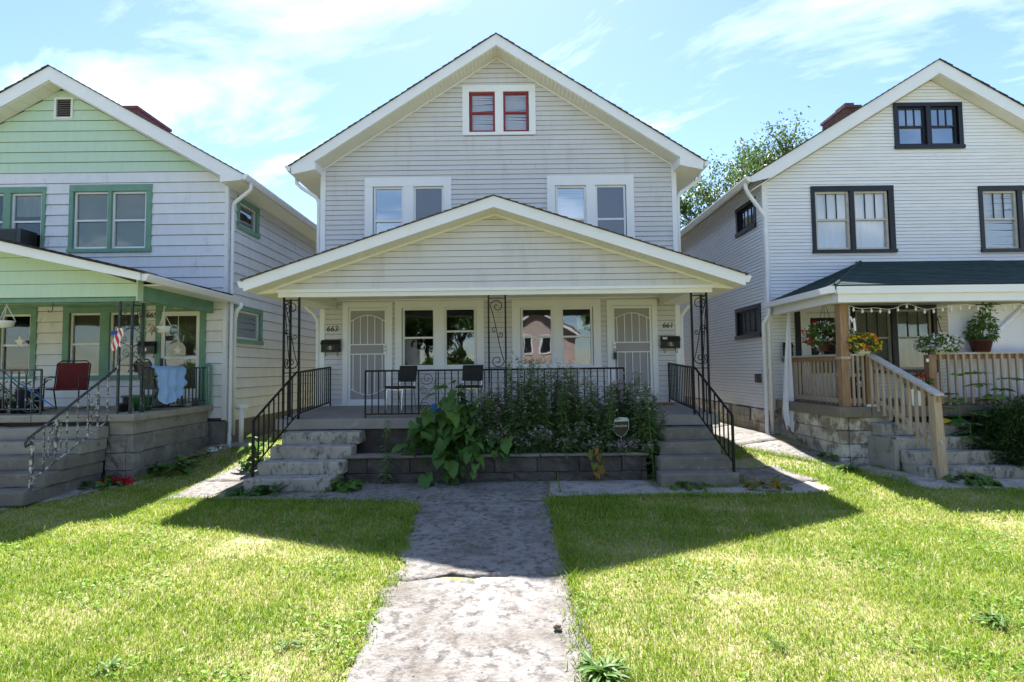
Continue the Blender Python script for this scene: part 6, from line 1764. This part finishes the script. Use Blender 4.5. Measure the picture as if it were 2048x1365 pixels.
for q, (px_, pz_, lim_, n_) in enumerate(((-1.05, 1.38, .22, 26), (-1.35, 1.02, .36, 40), (-.95, 1.02, .42, 44), (-1.45, .72, .42, 40), (-1.0, .68, .48, 46), (-.62, .70, .34, 26), (-1.2, .85, .5, 40), (-.85, 1.25, .3, 24), (-1.15, .28, .38, 34), (-.78, .45, .34, 24), (-1.62, .60, .40, 34), (-.35, .62, .34, 26), (-.05, .55, .28, 16))):
    for i in range(int(n_ * .62)):
        a = random.random() * 2 * math.pi
        rx = lim_ * math.sqrt(random.random())
        x = px_ + rx * math.cos(a) * .85
        y = (9.36 if pz_ > .5 else 9.0) - abs(random.gauss(0, .16)) + (.12 if pz_ > 1 else 0)
        z = pz_ + rx * math.sin(a) * .75
        s = random.choice((random.uniform(.10, .18), random.uniform(.18, .34))) * (0.85 if pz_ > 1.3 else 1)
        az = math.pi + random.gauss(0, .75) + (x - px_) * 1.3
        put_leaf(bd, (x, y, max(z, .06)), az, random.uniform(-1.25, .15), s, LEAF if random.random() < .85 else LEAF_Y)
        if i % 2 == 0: stems.tube([(-1.05 + .2 * (px_ + 1.05), 9.46, .38), ((x - 1.0) / 2, 9.42, (z + .5) / 2), (x, y, max(z, .06))], [.009, .007, .004], 4)
stems.obj('stalks', 'stem', bd)
for (x, z) in ((-1.28, 1.62), (-1.02, 1.70), (-.88, 1.66), (-1.17, 1.60), (-.95, 1.55), (-1.38, 1.50), (-.72, 1.56)):
    put_leaf(bd, (x, 9.36, z - .03), math.pi + random.gauss(0, .8), random.uniform(-.3, .7), random.uniform(.13, .20), LEAF_Y)
    MB().tube([(-1.05, 9.44, 1.1), (x, 9.37, z - .03)], [.007, .004], 5).obj('stalk', 'stem', bd)

# ---------------------------------------------------------------- tall weeds
def weeds():
    arrs = []; flows = []; st = []
    specs = []
    for k in range(200):
        x = random.uniform(-.65, 2.55)
        y = random.uniform(9.36, 9.68) if random.random() < .7 else random.uniform(9.22, 9.36)
        env = 1.50 + .17 * math.sin(x * 2.4 + .6) + .06 * math.sin(x * 7)
        if x < -.2: env *= .86
        if x > 2.25: env *= .8
        if 1.62 < x < 2.12: y = max(y, 9.52)
        h_ = env * random.uniform(.45, 1.0)
        specs.append((x, y, h_))
    for k in range(90):
        x = random.uniform(-.3, 2.3)
        specs.append((x, random.uniform(9.30, 9.38), random.uniform(.15, .45) if not 1.5 < x < 2.25 else .10))
    stv = MB()
    for (x, y, h_) in specs:
        b = Vector((x, y, .40)); lx, ly = random.gauss(0, .17), random.gauss(-.04, .07)
        if h_ < .46: ly -= .26 * random.random()
        tip = b + Vector((lx, ly, h_))
        stv.tube([b, b.lerp(tip, .5) + Vector((lx * .1, 0, 0)), tip], [.0045, .004, .0015], 4)
        n = int(110 * h_)
        u = rng.random(n) ** .8
        P = np.array(b) + u[:, None] * np.array(tip - b)
        a = rng.random(n) * 2 * math.pi
        D = np.stack([np.cos(a), np.sin(a), .45 - .55 * (1 - u)], 1)
        ln_ = (.19 - .12 * u) * rng.uniform(.7, 1.25, n)
        arrs.append(leaf_arrays(P, D, ln_, ln_ * .27, np.clip(rng.normal(.45, .28, n), 0, 1), .15, .35))
        # side sprigs with flowers near the top
        ns = random.randint(2, 6)
        for q in range(ns):
            uu = random.uniform(.68, 1.02)
            c = b + (tip - b) * min(uu, 1)
            a_ = random.random() * 6.28
            e = c + Vector((math.cos(a_) * .12, math.sin(a_) * .10, random.uniform(.04, .16)))
            stv.tube([c, e], [.0025, .0015], 3)
            k = random.randint(2, 4)
            Q = np.array(e) + rng.normal(size=(k, 3)) * np.array([.022, .022, .02])
            flows.append(leaf_simple(np.repeat(Q, 3, 0), rng.normal(size=(k * 3, 3)) + np.array([0, 0, .8]), .026, .015, rng.random(k * 3)))
            m_ = 5
            Q = np.array(c) + rng.random((m_, 1)) * np.array(e - c)
            arrs.append(leaf_simple(Q, rng.normal(size=(m_, 3)) + np.array([0, 0, .3]), .045, .011, rng.random(m_)))
    w = np_mesh('tall_weeds', *merge(*arrs), 'weed'); props(w, 'mass of tall grey green weeds with tiny pink flowers in front of the porch', 'weeds', kind='stuff')
    o = stv.obj('stems', 'stem', w); 
    np_mesh('tiny_flowers', *merge(*flows), 'flower_pink', w)
weeds()
def stalk_weed(name, label, base, height, n, ll, lw_, mat, lean=(0, 0), droop=.5):
    t = thing(name, label, 'weed', base)
    b = Vector(base); tip = b + Vector((lean[0], lean[1], height))
    MB().tube([b, b.lerp(tip, .5), tip], [.010, .008, .003], 5).obj('stem', 'stem', t)
    u = (np.arange(n) + .5) / n
    P = np.array(b) + u[:, None] * np.array(tip - b)
    a = np.arange(n) * 2.4
    D = np.stack([np.cos(a), np.sin(a), .5 - .3 * (1 - u)], 1)
    np_mesh('leaves', *leaf_arrays(P, D, ll * rng.uniform(.8, 1.2, n) * (1 - .45 * u), lw_, rng.random(n), .15, droop), mat, t)
    return t
stalk_weed('tall_weed', 'tall bright green single weed stalk beside the right steps', (2.36, 9.06, .02), 1.62, 110, .20, .035, 'weed_bright', (-.08, .05))
stalk_weed('tall_weed', 'small feathery weed against the planter wall right of the left steps', (-2.15, 9.02, .0), .52, 60, .20, .030, 'weed', (.06, -.05))
stalk_weed('tall_weed', 'fine leaved weed behind the planter wall beside the left steps', (-2.25, 9.42, .40), .62, 70, .17, .026, 'weed', (.05, -.03))
stalk_weed('tall_weed', 'thin weed growing from the paving crack right of the path', (.72, 8.35, -.01), .33, 26, .10, .02, 'weed_bright', (-.05, 0))
ms = thing('maple_seedling', 'small maple seedling with turning yellow leaves over the planter wall', 'seedling', (1.45, 9.05, .02))
MB().tube([(1.45, 9.05, .0), (1.45, 9.03, .3), (1.42, 9.02, .52)], [.006, .005, .003], 5).obj('stem', 'stem', ms)
for k in range(11): put_leaf(ms, (1.44 + random.gauss(0, .10), 9.0 + random.gauss(0, .03), .14 + .042 * k), math.pi + random.gauss(0, .9), random.uniform(-1.3, -.5), random.uniform(.10, .15), LEAF_A)
def leafy_clump(name, label, c, r, n, size, mesh, tilt=(-.6, .5), up_=1.0):
    t = thing(name, label, 'weed clump', c)
    for k in range(n):
        a = random.random() * 6.28; q = math.sqrt(random.random()) * r
        x, y = c[0] + q * math.cos(a), c[1] + q * math.sin(a) * .7
        z = c[2] + .015 + random.random() * r * up_ * (1 - .6 * q / r)
        put_leaf(t, (x, y, z), a - math.pi / 2 + random.gauss(0, .4), random.uniform(*tilt), size * random.uniform(.7, 1.2), mesh)
    return t
leafy_clump('weed_clump', 'bright green leafy weed clump at the foot of the left steps', (-2.72, 8.62, .0), .26, 44, .14, LEAF_Y, (-.8, .4), .9)
leafy_clump('weed_clump', 'dark low weed under the bottom step at the left corner', (-4.15, 8.45, -.01), .25, 30, .14, LEAF, (-.6, .5), .6)
leafy_clump('weed_clump', 'reddish green dock weed below the left steps', (-3.75, 8.44, -.01), .16, 16, .16, LEAF, (-.2, .9), .9)
leafy_clump('weed_clump', 'green vine leaves growing beside the left steps between the two houses', (-4.75, 10.1, .13), .38, 46, .20, LEAF_Y, (-.7, .5), 1.9)
leafy_clump('weed_clump', 'leafy weeds against the stone base of the left porch', (-6.25, 9.85, .06), .36, 50, .17, LEAF, (-.6, .5), .95)
leafy_clump('weed_clump', 'small weeds further back along the left porch base', (-6.25, 10.8, .15), .28, 26, .13, LEAF, (-.6, .5), .7)
leafy_clump('weed_clump', 'weeds at the foot of the left house steps', (-6.78, 8.9, .0), .26, 30, .14, LEAF, (-.6, .5), .8)
leafy_clump('weed_clump', 'low green weeds at the foot of the right house newel post', (6.92, 8.12, .1), .30, 40, .13, LEAF_Y, (-.7, .3), .5)
leafy_clump('weed_clump', 'low weeds in front of the right steps of the middle porch', (2.75, 8.35, .0), .26, 24, .10, LEAF_Y, (-.6, .4), .5)
leafy_clump('weed_clump', 'yellowish weeds beside the handrail foot of the right steps', (3.95, 8.42, .0), .28, 26, .12, LEAF_A, (-.6, .5), .6)
leafy_clump('weed_clump', 'weeds along the walkway edge below the right porch base', (5.75, 9.75, .2), .22, 22, .11, LEAF_Y, (-.6, .3), .5)
# strap leaved clumps
STRAP = []
for k in range(4):
    m_ = bpy.data.meshes.new('leaf'); V = []; F = []
    for i in range(7):
        u = i / 6; w = .11 * math.sin(math.pi * (u * .9 + .06)) ** .7
        z = .55 * u - .75 * u * u * (.6 + .15 * k)
        for v in (-1, 0, 1): V.append((v * w * .62, u, z + abs(v) * .03))
    for i in range(6):
        for v in range(2): a = i * 3 + v; F.append((a, a + 1, a + 4, a + 3))
    m_.from_pydata(V, [], F); m_.polygons.foreach_set('use_smooth', [True] * len(F)); m_.materials.append(MT['leaf_young']); STRAP.append(m_)
def rosette(label, c, n, size):
    t = thing('broadleaf_weed', label, 'weed', c)
    for k in range(n):
        put_leaf(t, (c[0] + random.gauss(0, .03), c[1] + random.gauss(0, .03), c[2] + .005), random.random() * 6.28, random.uniform(-.1, .45), size * random.uniform(.6, 1.15), STRAP, random.gauss(0, .2))
rosette('large strap leaved weed rosette beside the path at the bottom of the picture', (.60, 3.72, G(.6, 3.72) + .015), 70, .20)
rosette('dark leafy weed patch in the lawn at the far right', (3.82, 4.35, G(3.82, 4.35) + .015), 40, .13)
rosette('weed rosette in the sunny lawn right of the path', (1.95, 4.05, G(1.95, 4.05) + .015), 22, .085)
rosette('weed rosette in the left lawn near the path edge', (-1.75, 4.15, G(-1.75, 4.15) + .015), 22, .09)
rosette('weed rosette in the left lawn near the bottom left', (-2.9, 3.85, G(-2.9, 3.85) + .015), 26, .10)
rosette('pale grassy weed tuft beside the right walkway', (5.55, 8.95, G(5.55, 8.95) + .015), 30, .24)
# red litter by the left steps, a stone on the path
P = np.stack([rng.uniform(-6.95, -6.45, 160), rng.uniform(9.0, 9.22, 160), np.zeros(160)], 1); P[:, 2] = ground(P[:, 0], P[:, 1]) + rng.random(160) * .07 + .01
o = np_mesh('fallen_petals', *leaf_arrays(P, rng.normal(size=(160, 3)) + np.array([0, -.3, .2]), .09, .06, rng.random(160), .2, .2), 'flower_red'); props(o, 'heap of bright red petals on the ground by the left porch base', 'petals')
bm = bmesh.new(); bmesh.ops.create_icosphere(bm, subdivisions=2, radius=.032)
for v in bm.verts: v.co = Vector((v.co.x * 1.15, v.co.y, v.co.z * .8 + .022)) * (1 + .35 * noise.noise(v.co * 40))
mec = bpy.data.meshes.new('clod'); bm.to_mesh(mec); bm.free()
add_obj('clod', mec, 'dirt').location = (.335, 4.30, G(.335, 4.3) + .02)
props(bpy.data.objects['clod'], 'small brown clod of earth on the right side of the path', 'clod')
m = MB()
for k in range(70):
    x, y = rng.uniform(-1.1, .4), rng.uniform(3.2, 7.6); z = G(x, y) + .036; a = rng.random() * 6.28; s = rng.uniform(.008, .024)
    m.add([(x, y, z), (x + s * math.cos(a), y + s * math.sin(a), z + .008), (x + s * math.cos(a + 1), y + s * math.sin(a + 1), z + .002)], [(0, 1, 2)])
m.obj('leaf_litter', 'dirt', kind='stuff', label='scattered bits of dry leaf on the path', cat='litter')
m = MB()
for k in range(26):
    x, y = rng.uniform(-6.3, -5.9), rng.uniform(11.0, 11.5); z = G(x, y) + .012; a = rng.random() * 6.28; s = rng.uniform(.04, .1)
    m.add([(x, y, z), (x + s * math.cos(a), y + s * math.sin(a), z + .05), (x + s * math.cos(a + 1), y + s * math.sin(a + 1), z + .01)], [(0, 1, 2)])
m.obj('paper_litter', 'pale_mint', kind='stuff', label='scraps of pale litter on the ground beside the left porch', cat='litter')

# ---------------------------------------------------------------- lawn
def poly_in(x, y, poly):
    c = np.zeros(len(x), bool); n = len(poly)
    for i in range(n):
        x0, y0 = poly[i]; x1, y1 = poly[(i + 1) % n]
        k = ((y0 > y) != (y1 > y)) & (x < (x1 - x0) * (y - y0) / (y1 - y0 + 1e-12) + x0)
        c ^= k
    return c
BARE = [[(-1.16, -1), (.42, -1), (.44, 2), (.50, 5.3), (.46, 7.8), (.56, 8.05), (2.3, 8.18), (4.75, 8.04), (4.90, 8.6), (4.72, 9.7), (4.6, 10.3), (3.2, 10.3), (2.2, 9.4), (-2.8, 9.4), (-4.3, 11.5), (-5.05, 10.65), (-5.25, 9.3), (-5.2, 8.22), (-4.6, 8.18), (-2.9, 8.04), (-1.45, 7.90), (-1.36, 7.8), (-1.12, 5.3), (-1.18, 2)],
        [(-8.6, 7.30), (-7.62, 7.36), (-6.85, 8.52), (-6.42, 9.1), (-6.30, 9.5), (-5.95, 10.4), (-5.75, 12.5), (-5.5, 30), (-14, 30), (-14, 7.3)],
        [(4.62, 11.0), (5.45, 9.56), (5.93, 8.28), (6.08, 7.96), (9.9, 7.94), (14, 8), (14, 30), (4.45, 30)],
        [(-4.3, 9.5), (3.75, 9.5), (3.75, 30), (-4.3, 30)]]
def lawn(n):
    y = rng.uniform(2.6, 13.0, n); xr = .985 * y + .7
    keep0 = rng.random(n) < np.where(y > 9, .5, 1)
    y = y[keep0]; xr = xr[keep0]; x = rng.uniform(-1, 1, len(y)) * xr
    ok = np.ones(len(x), bool)
    jx = x + .05 * np.sin(y * 9) + rng.normal(size=len(x)) * .035; jy = y + rng.normal(size=len(x)) * .03
    for b in BARE: ok &= ~poly_in(jx, jy, b)
    x, y = x[ok], y[ok]
    # patches: lush, ordinary, dry and thin
    pat = .5 + .28 * np.sin(x * 1.3 + 1.2 * np.sin(y * .9)) * np.cos(y * 1.1 + .8 * np.sin(x * .7)) + .22 * np.sin(x * 3.7 + y * 2.1) * np.sin(y * 4.3 - x * 1.9)
    pat += .12 * np.sin(x * 9.1 + y * 5.3) * np.sin(y * 8.3 - x * 6.1)
    thin = rng.random(len(x)) < np.clip((pat - .74) * 1.9, 0, .62)
    x, y, pat = x[~thin], y[~thin], pat[~thin]
    m_ = len(x)
    hgt = (.030 + .026 * rng.random(m_) ** 1.5) * (1.25 - .55 * np.clip(pat, 0, 1))
    tall = rng.random(m_) < .02; hgt[tall] *= 2.0
    shade = (y > 7.0) & (np.abs(x) < 5); hgt[shade] *= 1.25
    w = .0032 + .0007 * y
    a = rng.random(m_) * 2 * math.pi
    lean = hgt * rng.uniform(.25, 1.15, m_)
    z = ground(x, y) - .014
    P = np.stack([x, y, z], 1)
    d = np.stack([np.cos(a), np.sin(a), np.zeros(m_)], 1); s = np.stack([-np.sin(a), np.cos(a), np.zeros(m_)], 1)
    w1 = (w * rng.uniform(.7, 1.2, m_))[:, None]
    hz = hgt[:, None] * np.array([0, 0, 1.0])
    b0 = P - s * w1 / 2; b1 = P + s * w1 / 2
    mid = P + d * (lean * .35)[:, None] + hz * .62
    m0 = mid - s * w1 * .4; m1 = mid + s * w1 * .4
    tip = P + d * lean[:, None] + hz
    V = np.stack([b0, b1, m0, m1, tip], 1).reshape(-1, 3)
    i = np.arange(m_)[:, None] * 5
    F = np.concatenate([i + np.array([[0, 1, 3]]), i + np.array([[0, 3, 2]]), i + np.array([[2, 3, 4]])], 0)
    T = np.clip(.30 + .34 * (pat - .45) + rng.normal(size=m_) * .12, 0, .6)
    dry = rng.random(m_) < np.clip(.10 + .6 * (pat - .45), .04, .5)
    T[dry] = rng.uniform(.62, 1.0, dry.sum())
    T = np.repeat(T, 5)
    o = np_mesh('lawn_grass', V, F, T, 'grass'); props(o, kind='stuff')
    # clover and other small broad leaves
    k = 26000
    yy = rng.uniform(2.7, 8.2, k); xx = rng.uniform(-1, 1, k) * (.985 * yy + .5)
    cl = .5 + .5 * np.sin(xx * 2.3 + 1.5 * np.sin(yy * 1.7)) * np.sin(yy * 2.9 + xx * 1.1)
    cl += .25 * np.sin(xx * 7.1) * np.sin(yy * 6.3)
    ok = (cl > .72) & (rng.random(k) < .9)
    for b in BARE: ok &= ~poly_in(xx, yy, b)
    xx, yy = xx[ok], yy[ok]; k = len(xx)
    P = np.stack([xx, yy, ground(xx, yy) + rng.uniform(.008, .040, k)], 1)
    a = rng.random(k) * 6.28
    D = np.stack([np.cos(a), np.sin(a), rng.uniform(-.1, .5, k)], 1)
    o = np_mesh('clover', *leaf_arrays(P, D, rng.uniform(.025, .055, k), rng.uniform(.018, .034, k), rng.random(k), .15, .15), 'clover'); props(o, kind='stuff')
lawn(620000)
def grass_fringe():
    """longer grass along paving edges and house feet"""
    arr = []
    runs = [((-5.1, 8.12), (-1.5, 7.86), 900, .09), ((.6, 8.02), (5.1, 8.0), 1100, .10), ((-1.2, 3), (-1.16, 5.3), 500, .07), ((.46, 3), (.54, 5.3), 700, .09), ((-1.18, 5.3), (-1.45, 7.8), 500, .08), ((.55, 5.3), (.55, 7.8), 650, .10),
            ((4.55, 10.9), (5.45, 9.5), 600, .10), ((5.45, 9.4), (6.0, 8.2), 500, .09), ((3.75, 8.6), (3.8, 9.7), 300, .08), ((4.75, 9.7), (4.95, 8.6), 300, .10), ((-6.5, 9.2), (-6.0, 10.6), 500, .10), ((2.35, 8.45), (3.7, 8.48), 260, .09), ((6.2, 9.2), (6.5, 8.5), 250, .10), ((-4.3, 8.45), (-2.9, 8.45), 160, .08), ((-2.7, 9.05), (2.2, 9.03), 160, .06)]
    for (p, q, n, h_) in runs:
        u = rng.random(n)
        x = p[0] + (q[0] - p[0]) * u + rng.normal(size=n) * .06; y = p[1] + (q[1] - p[1]) * u + rng.normal(size=n) * .05
        P = np.stack([x, y, ground(x, y) - .005], 1)
        a = rng.random(n) * 6.28
        D = np.stack([np.cos(a) * .55, np.sin(a) * .55, np.ones(n)], 1)
        arr.append(leaf_simple(P, D, h_ * rng.uniform(.5, 1.4, n), .008, np.clip(rng.normal(.25, .15, n), 0, .9), .15))
    o = np_mesh('edge_grass', *merge(*arr), 'grass'); props(o, kind='stuff')
grass_fringe()
# ---------------------------------------------------------------- trees behind and the far side of the street
def tree(label, base, height, crown_c, crown_r, n_leaf, seed, leaf=.16, mat='tree_leaf', lobes=9, group=None, low=-.7):
    r2 = random.Random(seed)
    t = thing('tree', label, 'tree', base, group)
    m = MB()
    top = Vector((crown_c[0], crown_c[1], crown_c[2]))
    b = Vector(base)
    rad = .022 * height
    m.tube([b, b.lerp(top, .5) + Vector((.1, 0, 0)), top], [rad, rad * .75, rad * .35], 9)
    ends = []
    for k in range(lobes):
        a = 2 * math.pi * k / lobes + r2.uniform(-.3, .3)
        el = r2.uniform(low * .4, .95)
        d = Vector((math.cos(a) * math.cos(el), math.sin(a) * math.cos(el), math.sin(el)))
        e = top + Vector((d.x * crown_r[0], d.y * crown_r[1], d.z * crown_r[2])) * r2.uniform(.62, .86)
        s = b.lerp(top, r2.uniform(.55, .95))
        md = s.lerp(e, .5) + Vector((0, 0, .12 * height * .2))
        m.tube([s, md, e], [rad * .34, rad * .24, rad * .10], 6)
        ends.append(e)
        for q in range(4):
            s2 = md.lerp(e, r2.uniform(0, 1)); e2 = s2 + Vector((r2.gauss(0, .22) * crown_r[0], r2.gauss(0, .22) * crown_r[1], r2.uniform(.05, .42) * crown_r[2]))
            m.tube([s2, e2], [rad * .12, rad * .05], 4); ends.append(e2)
    m.obj('trunk', 'bark', t)
    E_ = np.array([tuple(e) for e in ends]); ne = len(E_)
    idx = rng.integers(0, ne, n_leaf)
    sc = rng.uniform(.06, .17, ne)[idx][:, None] * np.array(crown_r)
    P = E_[idx] + rng.normal(size=(n_leaf, 3)) * sc * np.array([.8, .8, .95])
    D = rng.normal(size=(n_leaf, 3)) + np.array([0, 0, -.2])
    np_mesh('crown', *leaf_simple(P, D, rng.uniform(.7, 1.3, n_leaf) * leaf, leaf * .55, np.clip(rng.normal(.5, .25, n_leaf), 0, 1), .2), mat, t)
    return t
tree('airy green tree rising behind the left slope of the right house roof', (10.6, 27.0, .3), 14, (10.7, 27.0, 9.6), (2.9, 2.6, 3.5), 6500, 3, .17, lobes=13, group='trees behind the houses')
tree('tree top showing beside the chimney of the right house', (15.4, 30.0, .3), 17, (15.4, 30.0, 12.0), (3.2, 2.8, 3.6), 6000, 5, .18, lobes=12, group='trees behind the houses')
tree('young tree low in the gap between the middle and right houses', (8.6, 31.0, .3), 9, (8.8, 31.0, 6.2), (2.2, 2.0, 3.0), 5000, 8, .17, lobes=10, group='trees behind the houses')

def far_house(label, cx, w, eave, ridge, mat, y):
    t = thing('house', label, 'house', (cx, y - 5, -.3), 'houses across the street')
    x0, x1 = cx - w / 2, cx + w / 2
    MB().py([(x0, -.4), (x1, -.4), (x1, eave), (cx, ridge), (x0, eave)], y - 9, y).obj('wall', mat, t)
    sl = (ridge - eave) / (w / 2)
    r = MB()
    for s in (-1, 1): r.py([(cx, ridge + .25), (cx + s * (w / 2 + .5), eave + .25 - sl * .5), (cx + s * (w / 2 + .5), eave + .05 - sl * .5), (cx, ridge + .05)], y - 9.4, y + .5)
    r.obj('roof', 'brick_red', t)
    for s in (-1, 1): MB().py([(cx, ridge + .12), (cx + s * (w / 2 + .5), eave + .12 - sl * .5), (cx + s * (w / 2 + .5), eave - .13 - sl * .5), (cx, ridge - .13)], y + .505, y + .53).obj('rake_board', 'white', t)
    for (u, z, ww, hh) in ((-.17, 3.3, 1.3, 1.35), (.17, 3.3, 1.3, 1.35), (-.28, .6, 1.3, 1.4), (.25, .6, 1.3, 1.4)):
        a = cx + u * w
        fr = MB(); fr.box(a - ww / 2 - .12, a + ww / 2 + .12, y + .002, y + .06, z - .12, z + hh + .12)
        wn = fr.obj('window', 'white', t)
        MB().box(a - ww / 2, a - .04, y + .061, y + .075, z, z + hh).obj('pane', 'black', wn); MB().box(a + .04, a + ww / 2, y + .061, y + .075, z, z + hh).obj('pane', 'black', wn)
    MB().py([(x0 - .2, 2.15), (x1 + .2, 2.15), (cx, 2.95)], y + .1, y + 2.4).obj('porch_roof', 'brick_peach', t)
    for u in (-.45, 0, .45): MB().box(cx + u * w - .13, cx + u * w + .13, y + 2.0, y + 2.26, -.3, 2.15).obj('porch_column', 'white', t)
far_house('peach brick house across the street mirrored in the right front window', 2.1, 6.4, 4.9, 6.9, 'brick_peach', -22)
far_house('tan house across the street mirrored faintly in the upper panes', 13.0, 7.0, 5.1, 8.0, 'cap', -22)
far_house('pale house across the street behind the viewer to the left', -13.0, 7.0, 5.1, 8.0, 'wide_white', -22)
tree('street tree mirrored in the left front window', (-3.8, -15.5, -.3), 9, (-3.8, -15.5, 5.4), (3.4, 2.6, 3.6), 9000, 21, .3, lobes=12, group='trees across the street')
tree('street tree mirrored in the windows of the left house', (-9.5, -16.5, -.3), 9, (-9.5, -16.5, 5.6), (3.2, 2.6, 3.6), 8000, 22, .3, lobes=12, group='trees across the street')
tree('street tree mirrored beside the peach house', (7.6, -15.5, -.3), 9, (7.6, -15.5, 5.2), (2.6, 2.4, 3.6), 8000, 23, .3, lobes=12, group='trees across the street')

for k, (x, y, z, r, lb) in enumerate(((-16.5, -17.5, 5.0, 3.8, 'broad tree across the street at the far left behind the viewer'), (-22.5, -18.0, 5.4, 4.0, 'tree beyond the pale house across the street'), (-7.0, -20.5, 6.4, 3.6, 'taller tree between the peach and pale houses across the street'), (11.8, -16.0, 5.0, 3.2, 'tree in front of the tan house across the street'), (18.0, -17.0, 5.2, 3.8, 'broad tree right of the tan house across the street'), (25.0, -18.0, 5.4, 4.0, 'last tree at the right end across the street'))):
    tree(lb, (x, y, -.3), 10, (x, y, z), (r, 2.6, r * 1.15), 8000, 40 + k, .42, lobes=13, group='trees across the street', low=-2.2)

def hedge(label, x0, x1, y):
    n = int((x1 - x0) * 750)
    P = np.stack([rng.uniform(x0, x1, n), y + rng.normal(size=n) * .5, np.zeros(n)], 1)
    top = 2.9 + .5 * np.sin(P[:, 0] * 1.1) + .3 * np.sin(P[:, 0] * 2.9)
    P[:, 2] = -.3 + rng.random(n) ** .8 * top
    o = np_mesh('hedge', *leaf_simple(P, rng.normal(size=(n, 3)), .32, .2, rng.random(n), .2), 'tree_leaf'); props(o, label, 'hedge')
hedge('long hedge across the street mirrored in the left windows', -26, -1.4, -14.6)
hedge('long hedge across the street right of the peach house', 5.9, 26, -14.6)
